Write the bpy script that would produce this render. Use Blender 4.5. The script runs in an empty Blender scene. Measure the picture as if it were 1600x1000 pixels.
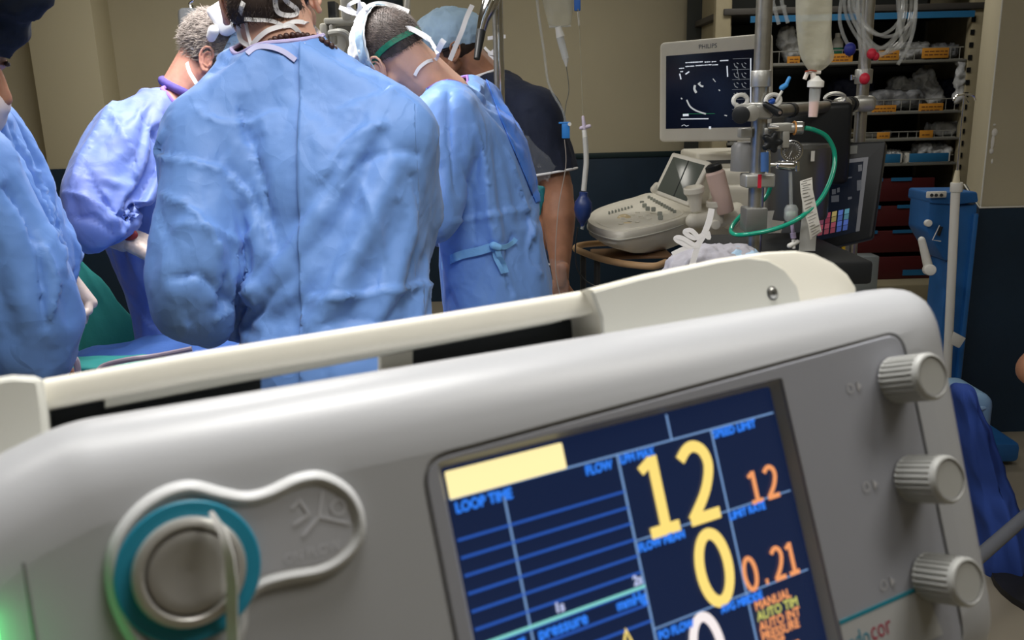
import bpy, bmesh, math, random
import numpy as np
from mathutils import Vector, Matrix, Euler, noise as mnoise
random.seed(3); np.random.seed(3)
C = bpy.context.scene.collection
scene = bpy.context.scene
PI = math.pi
# ------------------------------------------------------------------ camera, light, exposure
F_PX = 1350.0
PITCH = math.atan(339 / F_PX); ROLL = .026
CAM = Vector((0, 0, 1.4))
FWD = Vector((0, math.cos(PITCH), -math.sin(PITCH)))
_r0 = Vector((1, 0, 0)); _u0 = Vector((0, math.sin(PITCH), math.cos(PITCH)))
RIGHT = math.cos(ROLL) * _r0 - math.sin(ROLL) * _u0
UP = math.sin(ROLL) * _r0 + math.cos(ROLL) * _u0
cam_data = bpy.data.cameras.new('camera'); cam = bpy.data.objects.new('camera', cam_data); C.objects.link(cam)
m = Matrix((RIGHT, UP, -FWD)).transposed().to_4x4(); m.translation = CAM
cam.matrix_world = m
cam_data.sensor_width = 36.0; cam_data.lens = F_PX * 36 / 1600.0
cam_data.clip_start = .02; cam_data.clip_end = 60
cam_data.dof.use_dof = True; cam_data.dof.focus_distance = 2.2; cam_data.dof.aperture_fstop = 16.0
scene.camera = cam
vs = scene.view_settings
vs.view_transform = 'Standard'; vs.look = 'None'; vs.gamma = 1.0; vs.exposure = 0.0; vs.use_curve_mapping = False
world = bpy.data.worlds.new('world'); scene.world = world; world.use_nodes = True
world.node_tree.nodes['Background'].inputs[0].default_value = (.62, .68, .72, 1)
world.node_tree.nodes['Background'].inputs[1].default_value = .12

def area_light(name, loc, target, sx, sy, power, col, spread=180):
    d = bpy.data.lights.new(name, 'AREA'); d.shape = 'RECTANGLE'; d.size = sx; d.size_y = sy
    d.energy = power; d.color = col; d.spread = math.radians(spread)
    o = bpy.data.objects.new(name, d); C.objects.link(o); o.location = loc
    o.rotation_euler = (Vector(target) - Vector(loc)).to_track_quat('-Z', 'Y').to_euler()
    return o
LIGHTS_PLACEHOLDER = 0
area_light('lamp_light', (-.62, 2.15, 2.16), (-.5, 2.0, 0), .5, .5, 15, (1, .97, .94), 150)
area_light('console_fill_light', (.05, .72, 2.42), (.05, .6, 0), .5, .5, 13.5, (1, .98, .95), 150)  # fill added from above to brighten the console handle and top
area_light('panel_left', (-.7, .8, 2.9), (-.7, .8, 0), 1.16, .56, 13, (1, .975, .93))
area_light('panel_right', (1.4, .4, 2.9), (1.4, .4, 0), 1.16, .56, 18, (1, .96, .88))
area_light('panel_left_rear', (-1.6, 4.2, 2.9), (-1.6, 4.2, 0), 1.16, .56, 26, (1, .96, .88))
area_light('panel_right_rear', (1.4, 4.2, 2.9), (1.4, 4.2, 0), 1.16, .56, 14, (1, .96, .88))

# ------------------------------------------------------------------ pixel ray helpers (1600x1000 frame)
def ray(px, py): return FWD + RIGHT * ((px - 800) / F_PX) + UP * ((500 - py) / F_PX)
def P(px, py, Y):                      # point on the ray of a pixel at world depth Y
    d = ray(px, py); return CAM + d * (Y / d.y)
def PZ(px, py, z):
    d = ray(px, py); return CAM + d * ((z - CAM.z) / d.z)

# ------------------------------------------------------------------ materials
MATS = {}
def mat(name, col, rough=.5, metal=0., noise=0., nscale=20., bump=0., bscale=60., trans=0., emit=None, estr=0., alpha=1., spec=.5, ior=1.45, sheen=0., sss=0., coat=0., col2=None, bdist=.002):
    if name in MATS: return MATS[name]
    mt = bpy.data.materials.new(name); mt.use_nodes = True; MATS[name] = mt
    nt = mt.node_tree; b = nt.nodes['Principled BSDF']
    b.inputs['Base Color'].default_value = (*col, 1); b.inputs['Roughness'].default_value = rough
    b.inputs['Metallic'].default_value = metal; b.inputs['IOR'].default_value = ior
    b.inputs['Transmission Weight'].default_value = trans; b.inputs['Alpha'].default_value = alpha
    b.inputs['Specular IOR Level'].default_value = spec; b.inputs['Coat Weight'].default_value = coat
    b.inputs['Sheen Weight'].default_value = sheen
    if sss: b.inputs['Subsurface Weight'].default_value = sss; b.inputs['Subsurface Radius'].default_value = (.012, .004, .002); b.inputs['Subsurface Scale'].default_value = 1.
    if emit: b.inputs['Emission Color'].default_value = (*emit, 1); b.inputs['Emission Strength'].default_value = estr
    tc = nt.nodes.new('ShaderNodeTexCoord')
    if noise or col2:
        n = nt.nodes.new('ShaderNodeTexNoise'); n.inputs['Scale'].default_value = nscale; n.inputs['Detail'].default_value = 5
        nt.links.new(tc.outputs['Object'], n.inputs['Vector'])
        mx = nt.nodes.new('ShaderNodeMix'); mx.data_type = 'RGBA'
        c2 = col2 or tuple(max(0, c * (1 - noise)) for c in col)
        mx.inputs[6].default_value = (*col, 1); mx.inputs[7].default_value = (*c2, 1)
        mr = nt.nodes.new('ShaderNodeMapRange'); mr.inputs[1].default_value = .35; mr.inputs[2].default_value = .65
        nt.links.new(n.outputs['Fac'], mr.inputs[0]); nt.links.new(mr.outputs[0], mx.inputs[0]); nt.links.new(mx.outputs[2], b.inputs['Base Color'])
    if bump:
        n2 = nt.nodes.new('ShaderNodeTexNoise'); n2.inputs['Scale'].default_value = bscale; n2.inputs['Detail'].default_value = 4
        nt.links.new(tc.outputs['Object'], n2.inputs['Vector'])
        bp = nt.nodes.new('ShaderNodeBump'); bp.inputs['Strength'].default_value = bump; bp.inputs['Distance'].default_value = bdist
        nt.links.new(n2.outputs['Fac'], bp.inputs['Height']); nt.links.new(bp.outputs[0], b.inputs['Normal'])
    return mt

# ------------------------------------------------------------------ geometry: G collects verts and faces
class G:
    def __init__(s): s.v = []; s.f = []; s.sm = []
    def add(s, vs, fs, smooth=True, M=None):
        k = len(s.v)
        s.v += [tuple(M @ Vector(v)) if M is not None else tuple(v) for v in vs]
        s.f += [tuple(i + k for i in f) for f in fs]; s.sm += [smooth] * len(fs); return s
    def box(s, c, size, r=0., seg=2, M=None, R=None):
        vs, fs = rbox(tuple(round(x, 6) for x in size), round(r, 6), seg)
        T = Matrix.Translation(Vector(c)) @ (R.to_4x4() if R is not None else Matrix.Identity(4))
        if M is not None: T = M @ T
        return s.add(vs, fs, r > 0, T)
    def tube(s, pts, r, n=10, M=None, cap=True, closed=False, flat=1.0, upv=None):
        pts = [Vector(p) for p in pts]; N = len(pts)
        rr = r if hasattr(r, '__len__') else [r] * N
        vs = []; prev = None
        for i, p in enumerate(pts):
            if closed: t = pts[(i + 1) % N] - pts[i - 1]
            else: t = pts[min(i + 1, N - 1)] - pts[max(i - 1, 0)]
            if t.length < 1e-9: t = Vector((0, 0, 1))
            t.normalize()
            if prev is None:
                a = Vector(upv) if upv is not None else (Vector((0, 0, 1)) if abs(t.z) < .9 else Vector((1, 0, 0)))
            else: a = prev
            a = (a - t * a.dot(t)); a.normalize(); prev = a; b = t.cross(a)
            for k in range(n):
                th = 2 * PI * k / n
                vs.append(p + (a * math.cos(th) * flat + b * math.sin(th)) * rr[i])
        fs = []
        for i in range(N if closed else N - 1):
            j = (i + 1) % N
            for k in range(n):
                k2 = (k + 1) % n; fs.append((i * n + k, i * n + k2, j * n + k2, j * n + k))
        if cap and not closed:
            fs.append(tuple(range(n))[::-1]); fs.append(tuple((N - 1) * n + k for k in range(n)))
        return s.add(vs, fs, True, M)
    def cyl(s, a, b, r, r2=None, n=20, M=None, bev=0.):
        a = Vector(a); b = Vector(b); r2 = r if r2 is None else r2
        if bev:
            d = (b - a).normalized()
            return s.tube([a, a + d * bev * .3, a + d * bev, b - d * bev, b - d * bev * .3, b], [r - bev, r - bev * .3, r, r2, r2 - bev * .3, r2 - bev], n, M)
        return s.tube([a, b], [r, r2], n, M)
    def lathe(s, prof, base, axis=(0, 0, 1), n=24, M=None, up=None):
        ax = Vector(axis).normalized(); a = Vector(up) if up is not None else (Vector((1, 0, 0)) if abs(ax.x) < .9 else Vector((0, 1, 0)))
        a = (a - ax * a.dot(ax)).normalized(); b = ax.cross(a); base = Vector(base)
        vs = [base + ax * z + (a * math.cos(2 * PI * k / n) + b * math.sin(2 * PI * k / n)) * r for r, z in prof for k in range(n)]
        fs = [(i * n + k, i * n + (k + 1) % n, (i + 1) * n + (k + 1) % n, (i + 1) * n + k) for i in range(len(prof) - 1) for k in range(n)]
        if prof[0][0] > 1e-6: fs.append(tuple(range(n))[::-1])
        if prof[-1][0] > 1e-6: fs.append(tuple((len(prof) - 1) * n + k for k in range(n)))
        return s.add(vs, fs, True, M)
    def ell(s, c, r, R=None, n=16, m_=10, M=None):
        vs = []; fs = []
        for i in range(m_ + 1):
            ph = PI * i / m_
            for k in range(n):
                th = 2 * PI * k / n
                vs.append(Vector((math.sin(ph) * math.cos(th) * r[0], math.sin(ph) * math.sin(th) * r[1], math.cos(ph) * r[2])))
        for i in range(m_):
            for k in range(n):
                fs.append((i * n + k, (i + 1) * n + k, (i + 1) * n + (k + 1) % n, i * n + (k + 1) % n))
        T = Matrix.Translation(Vector(c)) @ (R.to_4x4() if R is not None else Matrix.Identity(4))
        if M is not None: T = M @ T
        return s.add(vs, fs, True, T)
    def caps(s, p1, r1, p2, r2, n=12):
        p1 = Vector(p1); p2 = Vector(p2); d = p2 - p1; L = d.length
        if L < 1e-6: return s.ell(p1, (r1, r1, r1))
        d /= L; pts = []; rs = []
        for k in range(5):
            a = PI / 2 * (1 - k / 4.0); pts.append(p1 - d * r1 * math.sin(a)); rs.append(max(r1 * math.cos(a), 1e-5))
        for k in range(5):
            a = PI / 2 * k / 4.0; pts.append(p2 + d * r2 * math.sin(a)); rs.append(max(r2 * math.cos(a), 1e-5))
        return s.tube(pts, rs, n)
    def prism(s, outline, z0, z1, M=None, smooth=False):      # outline in xy, ccw
        n = len(outline)
        vs = [(x, y, z0) for x, y in outline] + [(x, y, z1) for x, y in outline]
        fs = [tuple(range(n))[::-1], tuple(range(n, 2 * n))] + [(i, (i + 1) % n, n + (i + 1) % n, n + i) for i in range(n)]
        return s.add(vs, fs, smooth, M)
    def loft(s, rings, cap=True, M=None, closed=True):
        n = len(rings[0]); vs = [v for r in rings for v in r]; fs = []
        for i in range(len(rings) - 1):
            for k in range(n if closed else n - 1):
                fs.append((i * n + k, i * n + (k + 1) % n, (i + 1) * n + (k + 1) % n, (i + 1) * n + k))
        if cap and closed: fs.append(tuple(range(n))[::-1]); fs.append(tuple((len(rings) - 1) * n + k for k in range(n)))
        return s.add(vs, fs, True, M)
    def ribbon(s, pts, width, th=.0008, side=None, M=None, twist=0., nrm=None):
        pts = [Vector(p) for p in pts]; N = len(pts); rings = []
        sd = Vector(side).normalized() if side is not None else Vector((0, 0, 1))
        for i, p in enumerate(pts):
            t = (pts[min(i + 1, N - 1)] - pts[max(i - 1, 0)]).normalized()
            a = sd - t * sd.dot(t)
            if nrm is not None: a = t.cross(Vector(nrm))
            if a.length < .2: a = t.orthogonal()
            a.normalize()
            if twist: a = Matrix.Rotation(twist * i / N, 3, t) @ a
            b = t.cross(a); w = width if not hasattr(width, '__len__') else width[i]
            rings.append([p + a * w / 2 + b * th, p - a * w / 2 + b * th, p - a * w / 2 - b * th, p + a * w / 2 - b * th])
        return s.loft(rings, True, M)

_rb = {}
def rbox(size, r, seg):
    k = (size, r, seg)
    if k in _rb: return _rb[k]
    bm = bmesh.new(); bmesh.ops.create_cube(bm, size=1.0); bmesh.ops.scale(bm, vec=size, verts=bm.verts)
    if r > 0: bmesh.ops.bevel(bm, geom=bm.edges[:], offset=min(r, min(size) * .49), segments=seg, profile=.5, affect='EDGES', clamp_overlap=True)
    bm.verts.ensure_lookup_table()
    out = ([v.co.copy() for v in bm.verts], [tuple(v.index for v in f.verts) for f in bm.faces]); bm.free()
    _rb[k] = out; return out

def to_mesh(name, g, sharp=35):
    me = bpy.data.meshes.new(name); me.from_pydata([tuple(v) for v in g.v], [], g.f); me.update()
    bm = bmesh.new(); bm.from_mesh(me); bmesh.ops.recalc_face_normals(bm, faces=bm.faces); bm.to_mesh(me); bm.free()
    if len(g.sm) == len(me.polygons): me.polygons.foreach_set('use_smooth', g.sm)
    if any(g.sm) and sharp: me.set_sharp_from_angle(angle=math.radians(sharp))
    return me

# ------------------------------------------------------------------ things and parts
def thing(name, label, cat, loc=(0, 0, 0), M=None, group=None):
    o = bpy.data.objects.new(name, None); C.objects.link(o); o.empty_display_size = .05
    if M is not None: o.matrix_world = M
    else: o.location = loc
    bpy.context.view_layer.update()
    o['label'] = label; o['category'] = cat
    if group: o['group'] = group
    return o
def part(name, g, m, parent, label=None, kind=None, local=False, sharp=35):
    """geometry is in world coordinates unless local=True (then in the root's own frame)"""
    me = g if isinstance(g, bpy.types.Mesh) else to_mesh(name, g, sharp)
    root = parent
    while root is not None and root.parent is not None: root = root.parent
    if not local and root is not None: me.transform(root.matrix_basis.inverted())
    if m is not None and not len(me.materials): me.materials.append(m)
    o = bpy.data.objects.new(name, me); C.objects.link(o)
    if parent is not None: o.parent = parent
    if label: o['label'] = label
    if kind: o['kind'] = kind
    return o
def single(name, g, m, label, cat, group=None, kind=None, sharp=35, origin=None):
    me = g if isinstance(g, bpy.types.Mesh) else to_mesh(name, g, sharp)
    n = len(me.vertices); co = np.empty(n * 3); me.vertices.foreach_get('co', co); co = co.reshape(-1, 3)
    c = Vector((*(co[:, :2].mean(0)), co[:, 2].min())) if origin is None else Vector(origin)
    me.transform(Matrix.Translation(-c))
    if m is not None and not len(me.materials): me.materials.append(m)
    o = bpy.data.objects.new(name, me); C.objects.link(o); o.location = c
    o['label'] = label; o['category'] = cat
    if group: o['group'] = group
    if kind: o['kind'] = kind
    return o
def structure(name, g, m, parent=None):
    me = g if isinstance(g, bpy.types.Mesh) else to_mesh(name, g)
    me.materials.append(m); o = bpy.data.objects.new(name, me); C.objects.link(o)
    if parent is not None: o.parent = parent
    else: o['kind'] = 'structure'
    return o
def copy_tree(o, parent=None):
    c = o.copy(); C.objects.link(c); c.parent = parent
    for ch in list(o.children): copy_tree(ch, c)
    return c
def spline(pts, n=8, closed=False):                          # Catmull-Rom
    pts = [Vector(p) for p in pts]; out = []; N = len(pts)
    rng = range(N) if closed else range(N - 1)
    for i in rng:
        if closed: a, b, c, d = pts[i - 1], pts[i], pts[(i + 1) % N], pts[(i + 2) % N]
        else: a = pts[max(i - 1, 0)]; b = pts[i]; c = pts[i + 1]; d = pts[min(i + 2, N - 1)]
        for k in range(n):
            t = k / n
            out.append(.5 * ((2 * b) + (c - a) * t + (2 * a - 5 * b + 4 * c - d) * t * t + (3 * b - 3 * c + d - a) * t ** 3))
    if not closed: out.append(pts[-1])
    return out
def temp_eval(me, setup):
    o = bpy.data.objects.new('temp', me); C.objects.link(o); extra = setup(o) or []
    dg = bpy.context.evaluated_depsgraph_get(); dg.update()
    out = bpy.data.meshes.new_from_object(o.evaluated_get(dg), depsgraph=dg)
    bpy.data.objects.remove(o)
    for e in extra: bpy.data.objects.remove(e)
    return out
def remesh(g, voxel, smooth=4, fac=.5):
    me = bpy.data.meshes.new('t'); me.from_pydata([tuple(v) for v in g.v], [], g.f); me.update()
    def su(o):
        r = o.modifiers.new('r', 'REMESH'); r.mode = 'VOXEL'; r.voxel_size = voxel
        if smooth: s = o.modifiers.new('s', 'SMOOTH'); s.iterations = smooth; s.factor = fac
    out = temp_eval(me, su)
    out.polygons.foreach_set('use_smooth', [True] * len(out.polygons)); return out
def boolean(me, cutters):
    def su(o):
        ex = []
        for cg in cutters:
            co = bpy.data.objects.new('cut', to_mesh('cut', cg, 0)); C.objects.link(co); ex.append(co)
            b = o.modifiers.new('b', 'BOOLEAN'); b.operation = 'DIFFERENCE'; b.solver = 'EXACT'; b.object = co
        return ex
    return temp_eval(me, su)
def flat_big(me, a=8e-5):
    for p in me.polygons:
        if p.area > a and p.normal.z > .9995: p.use_smooth = False
def inflate(me, d):
    me.update(); nr = [v.normal.copy() for v in me.vertices]
    for v, n_ in zip(me.vertices, nr): v.co += n_ * d
    return me
def mesh_np(me):
    n = len(me.vertices); co = np.empty(n * 3); me.vertices.foreach_get('co', co); return co.reshape(-1, 3)
def mesh_g(me):
    g = G(); g.v = [tuple(v.co) for v in me.vertices]; g.f = [tuple(p.vertices) for p in me.polygons]; g.sm = [True] * len(g.f); return g
# ------------------------------------------------------------------ people
def basis(fwd, up):
    f_ = Vector(fwd).normalized(); u_ = Vector(up); u_ = (u_ - f_ * u_.dot(f_)).normalized(); r_ = f_.cross(u_)
    return Matrix((r_, f_, u_)).transposed()                # columns: right, forward, up
def head_geo(c, R, neck, neck_r=.058, s=1.0):
    g = G(); T = Matrix.Translation(Vector(c)) @ R.to_4x4() @ Matrix.Scale(s, 4)
    L = lambda x, y, z: T @ Vector((x, y, z))
    def cp(a, r1, b, r2): g.caps(L(*a), r1 * s, L(*b), r2 * s)
    def el(cn, r): g.ell(L(*cn), tuple(q * s for q in r), R)
    el((0, -.012, .045), (.076, .098, .086)); el((0, .03, .045), (.068, .06, .07)); el((0, .04, -.012), (.06, .055, .078))
    for x in (-1, 1):
        cp((x * .052, .0, -.035), .02, (x * .025, .075, -.088), .018); cp((x * .045, .055, -.005), .022, (x * .03, .068, -.04), .026)
        cp((x * .012, .1, -.024), .009, (x * .006, .106, -.02), .009)
    cp((-.016, .084, -.09), .018, (.016, .084, -.09), .018); cp((-.035, .078, .034), .014, (.035, .078, .034), .014)
    cp((0, .094, .022), .009, (0, .114, -.016), .0125); cp((-.02, .09, -.05), .009, (.02, .09, -.05), .009); cp((-.017, .088, -.062), .01, (.017, .088, -.062), .01)
    g.caps(L(0, -.03, -.015), neck_r * s, neck, neck_r * 1.08)
    g.caps(L(0, -.045, .0), neck_r * .9 * s, neck, neck_r * 1.05)
    return remesh(g, .0045, 5)
def ear_geo(c, R, side, s=1.0):
    g = G(); T = Matrix.Translation(Vector(c)) @ R.to_4x4() @ Matrix.Scale(s, 4) @ Matrix.Translation((side * .074, -.004, .0)) @ Matrix.Rotation(side * math.radians(-24), 4, 'Z') @ Matrix.Rotation(math.radians(12), 4, 'X')
    def L(y, z, x=0.): return T @ Vector((side * x, y, z))
    def chain(pts, rs):
        pts = [L(*p) for p in pts]
        for i in range(len(pts) - 1): g.caps(pts[i], rs[i] * s, pts[i + 1], rs[i + 1] * s, 8)
    chain([(.008, .004, .003), (.013, .016, .008), (.009, .028, .012), (-.002, .034, .015), (-.013, .03, .017), (-.019, .018, .018), (-.019, .004, .017), (-.014, -.010, .014), (-.007, -.020, .010), (.001, -.027, .007), (.008, -.026, .003), (.010, -.018, .002)],
          [.003, .0033, .0036, .0037, .0037, .0036, .0034, .0034, .0045, .006, .0045, .003])
    chain([(.004, .024, .008), (-.006, .021, .012), (-.0115, .012, .013), (-.011, .0, .012), (-.006, -.011, .010), (.002, -.015, .007)], [.0025, .003, .0033, .0032, .003, .0025])
    chain([(.012, .002, .004), (.013, -.008, .006), (.010, -.014, .005)], [.003, .0042, .003])
    for (y, z, ry, rz, x) in ((-.004, .008, .017, .024, .004), (-.003, -.01, .013, .015, .002)):
        RR = (R @ Matrix.Rotation(side * math.radians(-24), 3, 'Z'))
        g.ell(L(y, z, x), (.0045 * s, ry * s, rz * s), RR)
    return remesh(g, .0016, 3)
def hand_geo(w, fwd, palm_n, side=1, curl=.5, s=1.0, voxel=.003):
    """w wrist, fwd towards the fingertips, palm_n out of the palm; side +1 puts the thumb on fwd x palm_n"""
    f_ = Vector(fwd).normalized(); n_ = Vector(palm_n); n_ = (n_ - f_ * n_.dot(f_)).normalized(); t_ = f_.cross(n_) * side
    g = G(); w = Vector(w)
    g.caps(w - f_ * .05, .026 * s, w + f_ * .005, .024 * s)
    for k in range(4):
        g.caps(w + t_ * (.012 - .008 * k) * s, .018 * s, w + (f_ * .085 + t_ * (.033 - .022 * k)) * s, .0125 * s)
    lens = [(.040, .025, .02), (.044, .028, .021), (.041, .026, .02), (.032, .02, .018)]
    for k in range(4):
        p = w + (f_ * (.088 - (.006 if k in (0,) else 0) - (.01 if k == 3 else 0)) + t_ * (.034 - .0225 * k)) * s
        ang = .25 * curl; r = (.0098 - (.0012 if k == 3 else 0)) * s
        for j, L in enumerate(lens[k]):
            ang += curl * (.75, .85, .55)[j]
            d = (f_ * math.cos(ang) + n_ * math.sin(ang) + t_ * (.06 - .05 * k)).normalized()
            q = p + d * L * s; g.caps(p, r, q, r * .9, 10); p = q; r *= .9
    p = w + (f_ * .022 + t_ * .024) * s; r = .014 * s
    for j, (L, a) in enumerate(((.042, .7), (.032, .45), (.026, .25))):
        d = (f_ * math.cos(a) + t_ * math.sin(a) + n_ * (.35 + .35 * curl)).normalized(); q = p + d * L * s
        g.caps(p, r, q, r * .82, 10); p = q; r *= .82
    return remesh(g, voxel, 3)
def join_meshes(name, mes):
    g = G()
    for me in mes:
        h = mesh_g(me); g.add(h.v, h.f, True)
    me = bpy.data.meshes.new(name); me.from_pydata(g.v, [], g.f); me.update()
    me.polygons.foreach_set('use_smooth', [True] * len(me.polygons)); return me
def body_prims(J, k=1.0, add=0., legs=True, armk=1.0):
    """J: joints dict neck,chest,pelvis,shL,shR,elL,elR,wrL,wrR,hipL,hipR,knL,knR,anL,anR"""
    g = G(); V = {a: Vector(b) for a, b in J.items()}
    ax = (V['shR'] - V['shL']).normalized(); up = (V['neck'] - V['pelvis']).normalized(); fw = up.cross(ax).normalized()
    R = Matrix((ax, fw, ax.cross(fw))).transposed()
    g.ell(V['chest'], (.155 * k + add, .11 * k + add, .17 * k), R, 20, 12)
    g.ell(V['pelvis'], (.16 * k + add, .115 * k + add, .14 * k), R, 20, 12)
    mid = (V['chest'] + V['pelvis']) / 2; g.ell(mid, (.14 * k + add, .10 * k + add, .17 * k), R, 20, 12)
    for s in 'LR':
        nb = V['neck'] + (V['sh' + s] - V['neck']) * .25 - up * .01
        g.caps(nb, .045 * k + add * .5, V['sh' + s], .055 * k + add)
        g.caps(V['chest'] + ax * (.07 if s == 'R' else -.07) + up * .03, .09 * k + add, V['sh' + s] - up * .02, .055 * k + add)
        g.caps(V['sh' + s], .054 * k * armk + add, V['el' + s], .041 * k * armk + add)
        g.caps(V['el' + s], .040 * k * armk + add, V['el' + s].lerp(V['wr' + s], .3), .044 * k * armk + add); g.caps(V['el' + s].lerp(V['wr' + s], .3), .044 * k * armk + add, V['wr' + s], .028 * k + add)
        if legs:
            g.caps(V['hip' + s], .085 * k + add, V['kn' + s], .056 * k + add); g.caps(V['kn' + s], .054 * k + add, V['an' + s], .036 * k + add)
            g.caps(V['an' + s] - Vector((0, 0, .03)), .035, V['an' + s] + V.get('toe', Vector((0, .15, 0))) - Vector((0, 0, .045)), .03)
    return g
def cloth_sim(items, frames=22):
    """items: list of (mesh, collider mesh, pin weights array, dict) -> list of draped meshes"""
    obs = []; cols = []
    for me, cme, pin, o_ in items:
        co = bpy.data.objects.new('col', cme); C.objects.link(co); cm = co.modifiers.new('c', 'COLLISION'); co.collision.thickness_outer = .006; co.collision.cloth_friction = 12; cols.append(co)
        coll = bpy.data.collections.new('cc'); coll.objects.link(co)
        o = bpy.data.objects.new('cl', me); C.objects.link(o)
        vg = o.vertex_groups.new(name='pin')
        for lvl in sorted(set(np.round(pin, 2))):
            if lvl > 0: vg.add([int(i) for i in np.where(np.round(pin, 2) == lvl)[0]], float(lvl), 'REPLACE')
        c = o.modifiers.new('cloth', 'CLOTH'); s = c.settings
        s.quality = o_.get('q', 5); s.mass = .25; s.tension_stiffness = o_.get('t', 15); s.compression_stiffness = o_.get('t', 15); s.shear_stiffness = o_.get('sh', 5)
        s.bending_stiffness = o_.get('b', .5); s.bending_model = 'ANGULAR'; s.air_damping = 1.5; s.tension_damping = 5; s.compression_damping = 5
        s.vertex_group_mass = 'pin'; s.pin_stiffness = 1; s.shrink_min = o_.get('shrink', -.1); s.shrink_max = s.shrink_min
        c.collision_settings.use_collision = True; c.collision_settings.collection = coll; c.collision_settings.distance_min = .006
        c.collision_settings.use_self_collision = False; c.collision_settings.collision_quality = 2
        c.point_cache.frame_start = 1; c.point_cache.frame_end = frames
        obs.append(o)
    for f in range(1, frames + 1): scene.frame_set(f)
    dg = bpy.context.evaluated_depsgraph_get(); out = []
    for o in obs: out.append(bpy.data.meshes.new_from_object(o.evaluated_get(dg), depsgraph=dg))
    for o in obs + cols: bpy.data.objects.remove(o)
    for c in [c for c in bpy.data.collections if c.name.startswith('cc')]: bpy.data.collections.remove(c)
    scene.frame_set(1)
    return out
def cut_plane(me, co, no, pred=None):
    """remove what lies on the +no side"""
    bm = bmesh.new(); bm.from_mesh(me)
    geom = bm.verts[:] + bm.edges[:] + bm.faces[:]
    if pred is not None:
        fs = [f for f in bm.faces if pred(f.calc_center_median())]
        es = {e for f in fs for e in f.edges}; vs_ = {v for f in fs for v in f.verts}; geom = list(vs_) + list(es) + fs
        bmesh.ops.bisect_plane(bm, geom=geom, plane_co=co, plane_no=no)
        dl = [f for f in bm.faces if pred(f.calc_center_median()) and (f.calc_center_median() - Vector(co)).dot(Vector(no)) > 0]
        bmesh.ops.delete(bm, geom=dl, context='FACES')
    else:
        bmesh.ops.bisect_plane(bm, geom=geom, plane_co=co, plane_no=no, clear_outer=True)
    out = bpy.data.meshes.new('cut'); bm.to_mesh(out); bm.free(); return out

def displace_ret(me, amp, sc, seed):
    me.update(); nr = [v.normal.copy() for v in me.vertices]
    for v, nn in zip(me.vertices, nr):
        a = mnoise.noise(v.co * sc + Vector((seed, 0, 0))); v.co += nn * amp * (.5 - abs(a) * 2)
    me.update(); return me
def prism_yz(pts, th):
    n = len(pts); vs = [Vector(p) for p in pts] + [Vector(p) + Vector((0, th, 0)) for p in pts]
    return vs, [tuple(range(n)), tuple(range(n, 2 * n))[::-1]] + [(i, n + i, n + (i + 1) % n, (i + 1) % n) for i in range(n)]
# ------------------------------------------------------------------ room
WALL = mat('wall_paint', (.52, .47, .335), .75, bump=.25, bscale=220, noise=.06, nscale=2)
WAIN = mat('wainscot_navy', (.012, .034, .068), .55, bump=.2, bscale=200, noise=.2, nscale=3)
TRIMD = mat('wainscot_lip', (.012, .03, .035), .5)
FLOORM = mat('vinyl_floor', (.36, .32, .245), .45, noise=.12, nscale=1.2, bump=.05, bscale=90)
CEIL = mat('ceiling_paint', (.6, .6, .57), .9)
SEAM = mat('seam_white', (.75, .74, .68), .6)
BEIGE = mat('cabinet_beige', (.40, .35, .23), .5, noise=.12, nscale=8)
XL, XR, YF, YB, ZC = -4.6, 4.2, -2.6, 6.2, 2.95
structure('floor', G().box(((XL + XR) / 2, 2.4, -.05), (XR - XL, 10.6, .1)), FLOORM)
structure('ceiling', G().box(((XL + XR) / 2, 2.4, ZC + .05), (XR - XL, 10.6, .1)), CEIL)
xe = P(1122, 200, YB).x
structure('wall_back', G().box(((XL + xe) / 2, YB + .05, ZC / 2), (xe - XL, .1, ZC)), WALL)
structure('wall_left', G().box((XL - .05, 1.8, ZC / 2), (.1, 9, ZC)), WALL)
structure('wall_right', G().box((XR + .05, 2.4, ZC / 2), (.1, 10.6, ZC)), WALL)
structure('wall_front', G().box(((XL + XR) / 2, YF - .05, ZC / 2), (XR - XL, .1, ZC)), WALL)
zw = P(1000, 237, YB).z
structure('baseboard_back', G().box(((XL + xe) / 2, YB - .006, zw / 2 - .01), (xe - XL, .016, zw - .02), .002), WAIN)
structure('trim_1', G().box(((XL + xe) / 2, YB - .010, zw - .018), (xe - XL, .026, .036), .004), TRIMD)
# pilaster on the left part of the back wall
pa, pb = P(45, 60, 5.95).x, P(150, 60, 5.95).x
structure('wall_pilaster', G().box(((pa + pb) / 2, 6.07, ZC / 2), (pb - pa, .26, ZC), .004), mat('wall_paint_lit', (.60, .545, .385), .75, bump=.25, bscale=220))  # wall paint lightened: brighter shading of the pilaster face put into its colour
structure('baseboard_pilaster', G().box(((pa + pb) / 2, 5.94, zw / 2), (pb - pa + .01, .02, zw), .002), WAIN)
# wall behind the shelving, and the near column on the right
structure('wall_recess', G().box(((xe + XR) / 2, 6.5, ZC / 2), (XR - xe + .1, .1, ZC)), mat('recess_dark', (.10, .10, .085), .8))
ca = P(1556, 100, 3.42).x; cz = P(1570, 323, 3.42).z; cx0 = P(1529, 100, 4.3).x
def quad_column(z0, z1, grow=0.):
    g = G(); o = [(ca - grow, 3.42 - grow), (XR, 3.42 - grow), (XR, 4.3), (cx0 - grow, 4.3)]
    return g.prism(o, z0, z1)
structure('wall_column', quad_column(0, ZC), WALL)
structure('baseboard_column', quad_column(0, cz, .008), WAIN)
structure('trim_2', G().tube([(cx0 - .01, 4.3, cz), (ca - .01, 3.408, cz), (XR - .01, 3.408, cz)], .0035, 6), SEAM)
structure('trim_3', G().tube([(ca - .001, 3.419, cz), (ca - .001, 3.419, ZC)], .003, 6), SEAM)
chp = G()
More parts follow.
